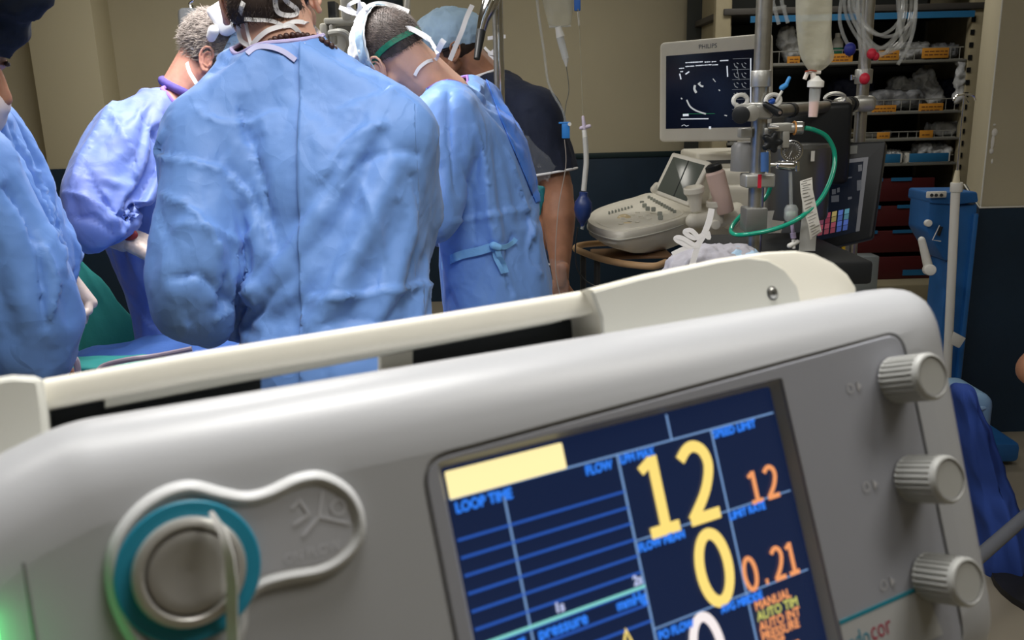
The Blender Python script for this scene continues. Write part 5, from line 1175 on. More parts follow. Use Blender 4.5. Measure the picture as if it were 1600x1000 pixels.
part('rail_bar', G().cyl(ra, rb, .0165, n=20), SSTEEL, rl)
for f_, r_ in ((.2, .0195), (.62, .0195), (.86, .024), (.92, .024)): part('strap', G().cyl(ra.lerp(rb, f_), ra.lerp(rb, f_ + .03), r_, n=20), BLK, rl)
part('hook_ring', G().tube([ra.lerp(rb, .72) + Vector((.03 * math.cos(a_), 0, .022 + .014 * math.sin(a_))) for a_ in [2 * PI * k / 16 for k in range(16)]], .006, 8, closed=True), ALU, rl)
part('rail_clamp', G().caps(ra.lerp(rb, .78), .024, ra.lerp(rb, .84), .026), ALU, rl)
hk = thing('tube_holder', 'white double-ring tube holder with blue stopcock perched on cross rail', 'holder', P(1215, 160, Y1 - .02))
for x in (1157, 1208): part('ring', G().tube([P(x, 157, Y1 + .03 if x < 1180 else Y1 - .03) + Vector((.019 * math.cos(a_), .005 * math.cos(a_), .014 * math.sin(a_))) for a_ in [2 * PI * k / 20 for k in range(20)]], .0055, 8, closed=True), WHT, hk)
part('stem', G().tube([P(1212, 160, Y1 - .03), P(1222, 142, Y1 - .03)], .0035, 8), WHT, hk)
part('blue_plug', G().caps(P(1203, 160, Y1 - .03), .007, P(1207, 158, Y1 - .03), .007), mat('plug_blue', (.02, .10, .50), .4), hk)
part('blue_stopcock', G().caps(P(1222, 137, Y1 - .03), .007, P(1228, 133, Y1 - .03), .006).caps(P(1228, 133, Y1 - .03), .005, P(1233, 122, Y1 - .03), .0045), mat('stop_blue', (.06, .32, .75), .4), hk)
# black housing and steel tank behind, papers
single('black_housing', G().box((P(1272, 225, 2.62).x, 2.66, P(1272, 225, 2.6).z), (.20, .16, .24), .02, 3), BLK, 'matt black housing behind the pressure gauge under cross rail', 'housing')
tk_ = P(1240, 300, 2.45); single('steel_canister', G().lathe([(.085, 0), (.088, .01), (.088, .20), (.08, .21), (0, .212)], (P(1245, 300, 2.5).x, 2.5, P(1245, 340, 2.5).z), n=36), mat('tank_steel', (.20, .20, .19), .35, metal=.8), 'dark brushed steel canister behind the pressure gauge', 'canister')
single('small_paper_tag', G().box(P(1270, 244, 2.40), (.010, .001, .028)), PAPER, 'tiny white paper tag on the steel canister', 'tag')
def sheet(name, lab, pts, Y, m=PAPER, lines=True):
    c = [P(x, y, Y + dy) for x, y, dy in pts]; rings = []
    n = len(c) // 2; g = G(); nn = Vector((0, -.0008, 0))
    rings = [[c[i], c[-1 - i], c[-1 - i] - nn, c[i] - nn] for i in range(n)]
    t = thing(name, lab, 'paper', c[0]); part('sheet', G().loft(rings), m, t)
    if lines:
        q = G(); rnd = random.Random(2)
        for i in range(n - 1):
            for k in range(5):
                f = (k + .5) / 5; a = c[i].lerp(c[i + 1], f); b = c[-1 - i].lerp(c[-2 - i], f)
                u0 = rnd.uniform(.06, .2); u1 = rnd.uniform(.5, .95); q.tube([a.lerp(b, u0) + nn * 1.5, a.lerp(b, u1) + nn * 1.5], .0009, 4)
        part('print_line', q, mat('print_grey', (.35, .34, .32), .8), t)
    return t
sheet('printout', 'long white paper printout strip hanging beside the green tube', [(1250, 283, 0), (1251, 300, -.01), (1256, 330, 0), (1263, 352, -.01), (1266, 375, 0), (1284, 362, 0), (1280, 345, -.01), (1275, 320, 0), (1270, 296, -.01), (1269, 277, 0)], 2.12)
sheet('blank_strip', 'grey blank paper strip hanging behind the printed strip', [(1253, 300, 0), (1254, 330, 0), (1250, 365, .0), (1248, 392, .0), (1274, 392, 0), (1276, 360, 0), (1268, 330, 0), (1266, 300, 0)], 2.16, mat('paper_grey', (.52, .52, .49), .7), False)
sheet('note_card', 'small white folded note beside the base of mast', [(1193, 330, 0), (1192, 345, 0), (1194, 360, 0), (1206, 360, 0), (1206, 345, 0), (1210, 329, 0)], 2.32, PAPER, False)
# touch screen
tc_ = [P(1290, 224, 2.7), P(1384, 219, 2.6), P(1363, 372, 2.55), P(1262, 397, 2.62)]
tsn = thing('touch_screen', 'large dark touch screen with coloured buttons tilted behind the papers', 'monitor', P(1320, 300, 2.7))
M, g = slab([P(1262, 226, 2.72), tc_[1], tc_[2], P(1205, 408, 2.66)], .05, .006, 2, .01); tb = part('screen_housing', g, mat('screen_black', (.012, .014, .017), .45), tsn)
MT = M
def TV(px, py):
    o = MT.inverted() @ CAM; d = MT.inverted().to_3x3() @ ray(px, py); t_ = (.001 - o.z) / d.z; q = o + d * t_; return (q.x, q.y)
def tpoly(nm, pts, m, z=.001, par=None, lab=None): return part(nm, G().prism([TV(*q) for q in pts][::-1], z - .0006, z, M=MT), m, par or tb, lab)
ds = tpoly('display', [(1272, 254), (1357, 245), (1343, 361), (1250, 383)], mat('display_dark', (.012, .016, .026), .12, emit=(.002, .003, .006), estr=1.))
def tp2(pts, m, z=.0018): g_ = G().prism([TV(*q) for q in pts][::-1], z - .0006, z, M=MT); return g_
for (x0, x1, y0, y1) in ((1294, 1306, 231, 244), (1310, 1323, 229, 242), (1326, 1340, 227, 241)): tpoly('sticker', [(x0, y0 + 1), (x1, y0), (x1 - 1, y1 - 1), (x0 - 1, y1)], mat('sticker_grey', (.30, .31, .30), .6), .0014, lab='pale printed sticker')
tpoly('tool_bar', [(1350, 246), (1357, 245), (1343, 361), (1337, 362)], emis('ts_grey', (.075, .075, .08)), .0016); tpoly('title_bar', [(1290, 253), (1350, 246), (1349, 252), (1289, 259)], emis('ts_grey', (.075, .075, .08)), .0016)
cols = ((.20, .035, .055), (.24, .19, .07), (.05, .09, .28), (.06, .17, .22)); 
for k in range(5):
    x = 1281 + 9.8 * k; y = 335 - 2 * k; c_ = (cols[max(0, k - 1)] if k else (.16, .05, .08))
    for j, f in enumerate((1., .7, .85, .6)):
        c2 = c_ if j < 2 else ((.22, .05, .07) if k < 3 else (.05, .09, .30)); yy = y + 8.6 * j
        tpoly('button', [(x - .9 * j, yy), (x + 7.3 - .9 * j, yy - 1.6), (x + 6.3 - .9 * j, yy + 6.2), (x - 1 - .9 * j, yy + 7.8)], emis('btn_%d_%d' % (k, j), tuple(q * f * 1.1 for q in c2)), .0016)
for (x, y, w, h) in ((1300, 296, 6, 8), (1308, 294, 4, 7), (1299, 306, 12, 10), (1341, 258, 6, 10), (1339, 282, 7, 16), (1325, 277, 6, 2), (1311, 281, 6, 3), (1325, 308, 6, 4), (1290, 305, 3, 8)): tpoly('read_out', [(x, y), (x + w, y - 1), (x + w, y + h - 1), (x, y + h)], emis('ts_dim', (.045, .048, .055)), .0016)
part('stand_arm', G().tube([P(1325, 300, 2.78), P(1345, 330, 2.84), Vector((r2x, Y2, .95))], .025, 12), DGR, tsn)

# ------------------------------------------------------------------ blue patient lift at the column
LY = 3.3
lf = thing('crank_lift', 'blue hand-cranked lift with white crank handle in front of the column', 'lift', (P(1480, 400, LY).x, LY, 0))
def lq(pts, y0, y1, m, nm, bev=.006, cr=.01):
    c = [P(x, y, LY) for x, y in pts]; xy = [(q.x, q.z) for q in c][::-1]
    MM = Matrix(((1, 0, 0, 0), (0, 0, -1, 0), (0, 1, 0, 0), (0, 0, 0, 1)))
    g = round_prism(xy, cr, -y1, -y0, bev, 2, MM); return part(nm, g, m, lf)
body = lq([(1438, 300), (1478, 298), (1478, 400), (1460, 402), (1433, 356)], LY - .08, LY + .08, BLUEP, 'gear_box')
lq([(1438, 297), (1508, 296), (1510, 312), (1476, 316), (1436, 314)], LY - .09, LY + .1, BLUEP, 'top_cover')
zf = P(1490, 640, LY).z
part('column', G().box((P(1486, 400, LY).x, LY + .0, 1.0 * (P(1486, 316, LY).z) / 2 + .02), (.095, .14, P(1486, 316, LY).z - .04), .012), BLUEP, lf)
part('column_edge', G().box((P(1499, 400, LY).x + .004, LY - .06, P(1486, 320, LY).z / 2), (.02, .05, P(1486, 320, LY).z - .05), .006), BLUEP, lf)
sw = part('switch_plate', G().box(P(1463, 304, LY - .1), (.075, .008, .024), .004), WHT, lf)
for x in (1456, 1463, 1471): part('switch_button', G().cyl(P(x, 305, LY - .103), P(x, 305, LY - .11), .006), BLK, sw)
q = P(1448, 348, LY - .08); part('hub_bolt', G().cyl(q, q + Vector((0, -.02, 0)), .013, bev=.003), WHT, lf)
part('crank_pin', G().cyl(P(1466, 368, LY - .09), P(1471, 354, LY - .09), .006), BLK, lf); part('wire_clip', G().tube([P(1468, 352, LY - .1), P(1457, 375, LY - .1), P(1470, 377, LY - .1)], .002, 6), WHT, lf)
part('crank_arm', G().caps(P(1440, 375, LY - .1), .013, P(1450, 415, LY - .1), .017), WHT, lf); part('crank_grip', G().cyl(P(1450, 421, LY - .1), P(1454, 422, LY - .17), .021, n=24, bev=.006), WHT, lf)
part('base', G().box((P(1490, 600, LY).x - .15, LY, .06), (.6, .5, .08), .02), BLUEP, lf)
tp = thing('support_rod', 'white tube with thin steel rod and hook rising beside blue crank lift', 'pole', (P(1490, 480, LY - .2).x, LY - .2, 0)); ry = LY - .2
b_ = P(1485, 470, ry); a_ = P(1493, 300, ry); low = a_ + (b_ - a_) * ((a_.z - .05) / (a_.z - b_.z))
part('tube', G().cyl(low, a_, .0155), WHT, tp); part('tube_collar', G().cyl(P(1494, 300, ry), P(1495, 285, ry), .021, bev=.003), WHT, tp); part('cone', G().cyl(P(1494, 286, ry), P(1496, 266, ry), .013, .007), mat('cone_cream', (.72, .66, .48), .4), tp)
part('rod', G().cyl(P(1496, 268, ry), P(1507, 150, ry), .0045), CHROME, tp); part('hook', G().tube(spline([P(1490, 158, ry), P(1494, 150, ry), P(1507, 148, ry), P(1520, 149, ry), P(1524, 157, ry)], 5), .0035, 8).tube([P(1507, 149, ry), P(1514, 160, ry)], .0035, 6), CHROME, tp)
# ------------------------------------------------------------------ hanging bags, tubes on the right
Yb = 2.0
bg = thing('reservoir_bag', 'large cloudy fluid bag hanging between mast and tube coil', 'fluid bag', P(1271, 60, Yb))
prof = [(1247, 1295, -60), (1243, 1300, -20), (1243, 1300, 20), (1244, 1298, 45), (1247, 1299, 68), (1249, 1304, 84), (1254, 1303, 95), (1260, 1292, 105), (1266, 1280, 114)]
rings = []
for i, (a, b, y) in enumerate(prof):
    l_, r_ = P(a, y, Yb), P(b, y, Yb); c = (l_ + r_) / 2; w = (r_ - l_).length / 2; d = min(.024, w * .6) * (1 if 0 < i < len(prof) - 1 else .5)
    rings.append([c + Vector((w * math.cos(t_), d * math.sin(t_) * (1 + .25 * math.sin(3 * t_ + i)), 0)) for t_ in [2 * PI * k / 28 for k in range(28)]])
smooth_sub(part('bag', G().loft(rings), CLEARB, bg)); part('port', G().cyl(P(1270, 112, Yb), P(1272, 132, Yb), .006).cyl(P(1262, 112, Yb), P(1257, 124, Yb), .0045).cyl(P(1262, 113, Yb), P(1282, 113, Yb), .004), mat('port_white', (.78, .72, .66), .4), bg)
part('port_stain', G().tube([P(1258, 112, Yb - .008), P(1266, 110, Yb - .008), P(1276, 111, Yb - .008)], .0015, 6), mat('stain_red', (.35, .06, .03), .5), bg)
dc = part('drip_chamber', G().lathe([(.010, 0), (.0105, .004), (.0125, .058), (.0125, .068)], P(1270, 183, Yb), (.03, 0, 1), 20), CLEAR, bg)
part('chamber_cap', G().lathe([(.0125, .064), (.018, .066), (.018, .078), (.012, .082), (.005, .09)], P(1270, 183, Yb), (.03, 0, 1), 20), WHT, bg); part('pink_fluid', G().lathe([(.0092, .001), (.0105, .034), (0, .034)], P(1270, 183, Yb), (.03, 0, 1), 16), mat('pink_fluid', (.80, .47, .40), .3), dc)
part('hanger', G().tube([P(1271, -50, Yb), Vector((P(1271, -60, Yb).x, Yb, 2.3)), Vector((mx, Y1, 2.3))], .004, 8), SSTEEL, bg)
cf = thing('tube_coil', 'coil of clear tubing hung over the second pole with red and blue caps', 'tube coil', P(1380, 40, 2.7)); rnd = random.Random(4)
g = G(); th_ = [(1350, 1340), ]
for k in range(7):
    x0 = 1330 + rnd.uniform(-8, 10); cx_ = 1378 + rnd.uniform(-6, 10); rx = 36 + rnd.uniform(-8, 16); by = 62 + rnd.uniform(-14, 28)
    pts = [P(1356 + rnd.uniform(-4, 6) - 4 * (k % 3), -70, 2.75), P(cx_ - rx + rnd.uniform(-6, 2), 0, 2.72 + k * .006), P(cx_ - rx * .72, by * .65, 2.7 + k * .006), P(cx_, by, 2.68 + k * .006), P(cx_ + rx * .75, by * .68, 2.7 + k * .006), P(cx_ + rx, 0, 2.72 + k * .006), P(cx_ + rx * .7, -60, 2.74)]
    g.tube(spline(pts, 7), .0052, 8)
part('tube_loop', g, TUBEC, cf)
g = G()
for pts in (((1322, -40), (1312, 20), (1316, 50), (1328, 76)), ((1340, -40), (1341, 40), (1346, 90), (1351, 118)), ((1346, -40), (1348, 40), (1352, 90), (1353, 118)), ((1432, -40), (1430, 30), (1420, 70), (1403, 101)), ((1400, -40), (1405, 30), (1409, 70))): g.tube(spline([P(x, y, 2.68) for x, y in pts], 6), .0055, 8)
part('tube_end', g, TUBEC, cf)
for (x, y, m_, r_) in ((1328, 77, BLUC, .017), (1351, 123, RED, .015), (1362, 84, RED, .014), (1368, 88, RED, .011)): part('cap', G().ell(P(x, y, 2.66), (r_, r_, r_ * 1.15)), m_, cf, 'red end cap' if m_ is RED else 'blue end cap')
part('hanger_arm', G().tube([Vector((r2x, Y2, 2.05)), P(1380, -60, 2.74)], .006, 8), SSTEEL, cf)
yc = thing('y_connector', 'clear plastic Y connector hanging above the mast clamp', 'connector', P(1218, 20, 2.3))
part('connector', G().tube([P(1206, -40, 2.3), P(1208, 5, 2.3), P(1217, 38, 2.3)], .005, 8).tube([P(1217, -40, 2.3), P(1222, 5, 2.3), P(1231, 36, 2.3)], .005, 8).tube([P(1205, 14, 2.3), P(1228, 11, 2.3)], .005, 8), TUBEC, yc)
part('hanger', G().tube([P(1206, -40, 2.3), Vector((P(1206, -40, 2.3).x, 2.3, 2.25)), Vector((mx, Y1, 2.25))], .003, 6), SSTEEL, yc)
# ------------------------------------------------------------------ cap with ties on the perfusion cart, cart itself
ct = thing('perfusion_cart', 'dark perfusion cart deck carrying mast and screens, mostly behind the console', 'cart', (1.0, 2.4, 0))
zc_ = P(1190, 402, 2.2).z
part('deck', G().box((P(1205, 380, 2.4).x, 2.36, zc_ - .03), (.34, .50, .06), .01), mat('cart_dark', (.010, .012, .014), .6), ct)
part('cabinet', G().box((P(1205, 380, 2.4).x, 2.40, (zc_ - .06) / 2 + .05), (.32, .44, zc_ - .2), .02), mat('cart_dark', (.035, .04, .045), .5), ct)
for dx in (-.22, .22):
    for dy in (-.22, .22): part('caster', G().cyl((P(1240, 380, 2.4).x + dx - .015, 2.45 + dy, .045), (P(1240, 380, 2.4).x + dx + .015, 2.45 + dy, .045), .045), BLK, ct)
kp = thing('scrub_hat', 'crumpled grey and light-blue surgical cap with white ties in a bow, lying behind console handle', 'cap', P(1110, 420, 2.0))
Yk = 1.95; cx_, cz_ = P(1112, 425, Yk).x, P(1112, 425, Yk).z
km = G(); km.ell((cx_, Yk, cz_ - .01), (.115, .09, .072)).ell((cx_ + .055, Yk + .0, cz_ + .0), (.065, .07, .062)).ell((cx_ - .05, Yk - .02, cz_ - .02), (.06, .07, .05)); km = remesh(km, .006, 3); displace(km, .009, 22, True, 3); displace(km, .004, 55, True, 5)
MASKG = mat('mask_grey', (.40, .39, .43), .85, bump=.4, bscale=120); part('crown', km, MASKG, kp)
bm_ = remesh(G().ell((cx_ + .06, Yk - .01, cz_ - .004), (.068, .075, .062)).ell((cx_ + .10, Yk - .02, cz_ - .03), (.05, .06, .035)), .006, 2); displace(bm_, .008, 24, True, 8); part('blue_panel', bm_, CAPBLUE, kp, label='light blue crumpled panel')
g = G(); yk = Yk - .10
tie(g, [P(1112, 326, yk), P(1108, 345, yk), P(1100, 366, yk), P(1090, 385, yk), P(1080, 420, yk)], .013)
tie(g, [P(1100, 366, yk), P(1085, 372, yk), P(1070, 363, yk), P(1080, 360, yk), P(1092, 372, yk)], .010); tie(g, [P(1092, 380, yk), P(1078, 385, yk), P(1060, 377, yk), P(1056, 372, yk), P(1066, 372, yk), P(1086, 384, yk)], .010); tie(g, [P(1092, 384, yk), P(1070, 388, yk), P(1050, 397, yk)], .009); tie(g, [P(1100, 366, yk), P(1108, 372, yk), P(1106, 362, yk)], .008)
part('ties', g, WHITE_CLOTH, kp)
part('side_shelf', G().box((cx_ + .10, 2.0, cz_ - .087), (.42, .26, .014), .004), mat('cart_dark', (.010, .012, .014), .6), ct)
part('shelf_bracket', G().box((cx_ + .26, 2.10, cz_ - .13), (.03, .12, .08), .004), SSTEEL, ct)
# ------------------------------------------------------------------ bulb and lines on the left of the ultrasound
iv = thing('infusion_stand', 'bright chrome infusion pole rising behind the right-hand surgeon', 'stand', (P(781, 60, 2.72).x, 2.72, 0)); ix = P(781, 60, 2.72).x
part('pole', G().cyl((ix, 2.72, .05), (ix, 2.72, 2.15), .0115), CHROME, iv); part('base', G().lathe([(0, .08), (.03, .07), (.2, .03), (.2, 0), (0, 0)], (ix, 2.72, 0), n=30), DGR, iv)
iH = Vector((P(868, -60, 2.9).x, 2.9, 2.1)); part('hook_arm', G().tube(spline([(ix, 2.72, 2.14), (ix + .08, 2.78, 2.17), tuple(iH)], 6), .006, 8).tube([(iH.x, 2.9, 2.1), (iH.x + .10, 2.9, 2.1)], .005, 8), CHROME, iv)
part('pole_sleeve', G().cyl((ix - .014, 2.73, 1.30), (ix - .014, 2.73, 2.1), .007), SSTEEL, iv)
b = thing('infusion_bag', 'clear yellowish infusion bag with drip chamber hanging before the wall', 'fluid bag', P(870, 20, 2.9)); Yv = 2.9
rings = []
for a, c_, y in ((852, 884, -75), (842, 896, -62), (842, 898, -20), (848, 897, 5), (853, 895, 22), (856, 893, 36), (858, 892, 42)):
    l_, r_ = P(a, y, Yv), P(c_, y, Yv); cc = (l_ + r_) / 2; w = (r_ - l_).length / 2; d = .024 if -70 < y < 20 else .008
    rings.append([cc + Vector((w * math.cos(t_), d * math.sin(t_) * (1 + .2 * math.sin(4 * t_ + y)), 0)) for t_ in [2 * PI * k / 28 for k in range(28)]])
smooth_sub(part('bag', G().loft(rings), CLEARB, b)); part('bag_seam', G().tube([P(858, 42, Yv), P(892, 40, Yv)], .004, 8), CLEAR, b); part('spike', G().cyl(P(872, 42, Yv), P(876, 58, Yv), .010, .014), WHT, b)
part('drip_chamber', G().cyl(P(875, 58, Yv), P(884, 92, Yv), .0125, .0105), mat('drip_clear', (.75, .78, .78), .2, alpha=.6), b); part('outlet', G().cyl(P(884, 92, Yv), P(885, 104, Yv), .010, .003), WHT, b)
part('hanger', G().tube([P(868, -72, Yv), tuple(iH)], .003, 6), WHT, b)
def ln_(pts, Y, r, m, lab, n=6): return single('infusion_line', G().tube(spline([P(x, y, Y) for x, y in pts], n), r, 8), m, lab, 'tube')
ln_([(836, -60), (840, 10), (850, 80), (858, 133), (880, 175), (884, 205)], 2.88, .0042, TUBEC, 'clear line running down left of the infusion bag')
ln_([(885, 104), (889, 140), (884, 165), (881, 192)], 2.88, .0014, mat('thin_line', (.20, .20, .17), .3, alpha=.8), 'hair-thin dark line from drip chamber to blue clamp')
ln_([(903, 14), (906, 60), (909, 130), (911, 185)], 2.86, .0014, mat('thin_line2', (.45, .42, .30), .3, alpha=.8), 'hair-thin pale line right of the drip chamber')
ln_([(882, 218), (884, 260), (872, 330), (868, 420), (880, 480)], 2.86, .0014, mat('thin_line3', (.5, .45, .40), .3, alpha=.7), 'thin line hanging across the bare forearm')
ln_([(903, 355), (899, 390), (904, 425), (925, 445), (950, 450)], 2.84, .0024, BLK, 'thin dark cable below the navy hand bulb')
c1 = thing('roller_clamp', 'bright blue roller clamp on thin line before navy sleeve', 'clamp', P(883, 200, 2.87)); CB = mat('clamp_blue', (.04, .27, .78), .4)
part('clamp_body', G().box(P(884, 204, 2.87), (.026, .014, .05), .003), CB, c1); part('flange', G().box(P(882, 192, 2.87), (.038, .016, .006), .002), CB, c1); part('roller', G().cyl(P(890, 194, 2.862), P(890, 194, 2.85), .006), WHT, c1)
c1 = thing('roller_clamp', 'small blue clamp at top edge beside the infusion bag', 'clamp', P(902, 5, 2.87)); part('clamp_body', G().box(P(902, 4, 2.87), (.020, .014, .05), .003), mat('clamp_blue2', (.04, .16, .55), .4), c1); part('line', G().tube([P(902, -50, 2.87), P(902, 0, 2.87), P(905, 40, 2.87)], .003, 6).tube([P(902, -50, 2.87), (iH.x + .1, 2.9, 2.1)], .003, 6), WHT, c1)
sc1 = thing('stopcock', 'lilac and white stopcock hanging above navy hand bulb', 'stopcock', P(912, 200, 2.84)); part('valve', G().caps(P(911, 183, 2.84), .005, P(913, 200, 2.84), .007).caps(P(908, 200, 2.84), .006, P(921, 197, 2.84), .006), mat('lilac_pale', (.66, .58, .72), .4), sc1); part('luer', G().cyl(P(913, 203, 2.84), P(914, 216, 2.84), .008), WHT, sc1)
bb = thing('hand_bulb', 'navy rubber squeeze bulb on a milky tube in front of wainscot', 'bulb', P(911, 325, 2.84)); part('tube', G().tube(spline([P(914, 214, 2.84), P(916, 250, 2.84), P(914, 275, 2.84), P(912, 298, 2.84)], 6), .0085, 10), mat('milky_tube', (.55, .55, .52), .3), bb)
part('bulb', G().lathe([(.0, -.062), (.006, -.06), (.008, -.052), (.013, -.046), (.024, -.028), (.030, -.004), (.028, .018), (.018, .034), (.014, .040), (.014, .052), (.011, .053)], P(911, 325, 2.84), (.04, 0, 1), 28), NAVYB, bb)
part('bulb_neck', G().cyl(P(911, 352, 2.84), P(909, 358, 2.84), .006), TUBEC, bb)
# ------------------------------------------------------------------ right edge: draped chair and a seated helper
dy_ = 2.6
ch = thing('linen_hamper', 'light-blue plastic hamper under a deep blue cloth beside the console', 'hamper', (P(1515, 700, dy_).x, dy_, 0)); q = P(1515, 600, dy_)
part('bin_body', G().box((q.x - .02, dy_ + .02, q.z / 2 + .0), (.13, .22, q.z - .02), .04, 5), mat('lightblue_plastic', (.25, .42, .62), .3), ch)
part('rim', G().tube([(q.x - .02 + .068 * math.cos(a), dy_ + .02 + .112 * math.sin(a), q.z - .05) for a in [2 * PI * k / 32 for k in range(32)]], .008, 8, closed=True), mat('lightblue_rim', (.32, .50, .70), .3), ch)
dr = [(P(1492, 600, 2.42), P(1508, 612, 2.35), .0), ]
ow = [(1496, 1512, 600), (1494, 1527, 640), (1492, 1545, 680), (1495, 1562, 730), (1500, 1580, 780), (1510, 1595, 840), (1500, 1610, 900)]
rings = []
for i, (a, c_, y) in enumerate(ow):
    l_, r_ = P(a, y, 2.42), P(c_, y, 2.36); cc = (l_ + r_) / 2; w = (r_ - l_).length / 2; rings.append([cc + Vector((w * math.cos(t_) * (1 + .04 * math.sin(5 * t_)), (.05 + .018 * i) * math.sin(t_) * (1 + .1 * math.sin(7 * t_)), 0)) for t_ in [2 * PI * k / 40 for k in range(40)]])
cl_me = to_mesh('cl', G().loft(rings), 0); cl_me = temp_eval(cl_me, lambda o: (lambda s: (setattr(s, 'levels', 2), setattr(s, 'render_levels', 2)))(o.modifiers.new('s', 'SUBSURF')) and None); displace(cl_me, .012, 9, True, 2); cl_me.materials.clear()
single('blue_cloth', cl_me, mat('cloth_royal', (.035, .09, .42), .85, bump=.3, bscale=60, noise=.2, nscale=5), 'deep blue cloth hanging over the light-blue hamper right of console', 'cloth')
tb_ = P(1575, 835, 1.9); single('grey_bar', G().tube([P(1340, 1010, 1.52), P(1530, 870, 1.9), P(1610, 800, 2.1)], .017, 14), mat('bar_grey', (.16, .17, .19), .4), 'dark grey diagonal bar at the lower right edge', 'bar')
wb = P(1494, 530, 3.1); single('white_box', G().box((wb.x - .005, 3.1, wb.z), (.055, .03, .045), .004, R=Matrix.Rotation(.5, 3, 'Y')), WHT, 'small white plastic box at the foot of blue lift', 'box')
wb2 = P(1600, 440, 2.0)
# ------------------------------------------------------------------ what the team wears on heads, necks and hands
def HP(c, R, s=1.):
    T = Matrix.Translation(Vector(c)) @ R.to_4x4() @ Matrix.Scale(s, 4); return lambda x, y, z: T @ Vector((x, y, z))
def surf_path(c, R, s, pts, grow=.004):      # path laid on the grown skull: directions in head space
    L = HP(c, R, s); out = []
    for x, y, z in pts:
        d = Vector((x, y, z)); q = (d.x / .076) ** 2 + (d.y / .098) ** 2 + (d.z / .086) ** 2; k = 1 / math.sqrt(q)
        p = d * k; p += d.normalized() * grow; out.append(L(p.x, p.y - .012, p.z + .045))
    return out
def sproj(objs, pts, off=.003, Y=2.):
    from mathutils.bvhtree import BVHTree
    tr = []
    for o in objs:
        mw = Matrix.Translation(o.parent.matrix_basis.translation) if o.parent else o.matrix_basis
        tr.append(BVHTree.FromPolygons([mw @ v.co for v in o.data.vertices], [tuple(p.vertices) for p in o.data.polygons]))
    out = []
    for x, y in pts:
        d = ray(x, y).normalized(); hs = [h for h in (t.ray_cast(CAM, d) for t in tr) if h[0] is not None]
        out.append(min(hs, key=lambda h: h[3])[0] - d * off if hs else P(x, y, Y))
    return out
def kid(root, nm): return [c for c in root.children if c.name.split('.')[0] == nm][0]
# D
gm, go = GARM[pD.name]
xl_ = P(466, 72, 1.52).x
flap = cut_plane(gm, Vector((xl_, 0, 1)), Vector((-1, 0, .004))); flap = cut_plane(flap, Vector((0, 1.50, 0)), Vector((.1, 1, 0))); flap = cut_plane(flap, Vector((-.155, 0, 0)), Vector((1, 0, 0)))
for v in flap.vertices:
    w = max(0, min(1, (-.155 - v.co.x) / .12)); v.co += Vector((0, -1, 0)) * (.0015 + .0075 * w)
flap.polygons.foreach_set('use_smooth', [True] * len(flap.polygons)); flap.materials.clear()
solid(part('back_flap', flap, GOWN, pD), .0012)
def collar(me_src, root, m, h=.02, nm='collar', pick=None, w=.006):
    bm = bmesh.new(); bm.from_mesh(me_src); seen = set(); loops = []
    be = [e for e in bm.edges if e.is_boundary]; adj = {}
    for e in be:
        a, b = e.verts; adj.setdefault(a, []).append(b); adj.setdefault(b, []).append(a)
    for st in list(adj):
        if st in seen: continue
        lp = [st]; seen.add(st); cur = st
        while True:
            nx = [q for q in adj[cur] if q not in seen]
            if not nx: break
            cur = nx[0]; seen.add(cur); lp.append(cur)
        loops.append([v.co.copy() for v in lp])
    bm.free(); loops = [l for l in loops if len(l) > 8]
    l = max(loops, key=lambda q: sum(v.z for v in q) / len(q)) if pick is None else min(loops, key=lambda q: (sum(q, Vector()) / len(q) - pick).length)
    l = l[::2]
    for _ in range(3): l = [(l[i - 1] + l[i] * 2 + l[(i + 1) % len(l)]) / 4 for i in range(len(l))]
    return part(nm, G().tube(l, w, 8, closed=True, flat=1), m, root)
collar(gm, pD, mat('binding_lilac', (.52, .46, .74), .7), w=.004)
L = HP(HD, RD)
hair = skull_shell(HD, RD, .004, [((0, -.05, -.062), (0, .35, -1)), ((0, .0, .0), (0, 1, .2))], extra=[((0, -.045, -.035), (.064, .064, .045))]); hr = part('hair', hair, HAIR_BK, pD)
part('hair_strands', strands(hair, 2600, .012, RD @ Vector((0, -.3, -1)), .0005, seed=2), HAIR_BK, hr, kind='stuff', local=True)
cap = skull_shell(HD, RD, .012, [((0, 0, .035), (0, -.25, -1))]); displace(cap, .004, 30, True, 4); solid(part('surgical_cap', cap, CAPBLUE, pD), .0015)
# mask ties at the nape
yb = 1.50
bD_ = kid(pD, 'body')
def dn(px, py, dy=0.): return sproj([bD_, go, hr], [(px, py)], .0035, 1.56)[0] if py > -5 else P(px, py, 1.50 + dy)
ti = G(); W = .008
tie(ti, [dn(392, -20, .04), dn(378, 10, .03), dn(373, 40, .02), dn(376, 62, .03), dn(390, 72, .06)], W)
tie(ti, [dn(382, 30, .02), dn(400, 31), dn(425, 33, -.01), dn(442, 40, -.015)], W * .8)
tie(ti, [dn(394, 70, .04), dn(405, 58, .01), dn(420, 47, -.01), dn(442, 40, -.015)], W)
tie(ti, [dn(442, 41, -.015), dn(460, 34, -.015), dn(478, 36, -.01), dn(492, 44, 0), dn(503, 58, .02)], W * .9)
tie(ti, [dn(442, 41, -.015), dn(455, 40, -.02), dn(465, 48, -.02), dn(472, 60, -.015), dn(474, 72, -.005)], W)
tie(ti, [dn(432, -20), dn(430, 0, -.005), dn(434, 18, -.01), dn(448, 24, -.01), dn(462, 22, -.01), dn(463, 14, -.01), dn(448, 2, -.005), dn(438, -14, 0)], W)
tie(ti, [dn(384, 36, .02), dn(388, 55, .02), dn(393, 72, .04)], W * .7); part('mask_ties', ti, WHITE_CLOTH, pD)
msk = remesh(G().ell(L(0, .085, -.045), (.062, .045, .055), RD), .006, 2); part('mask', msk, CAPBLUE, pD)
bD = kid(pD, 'body')
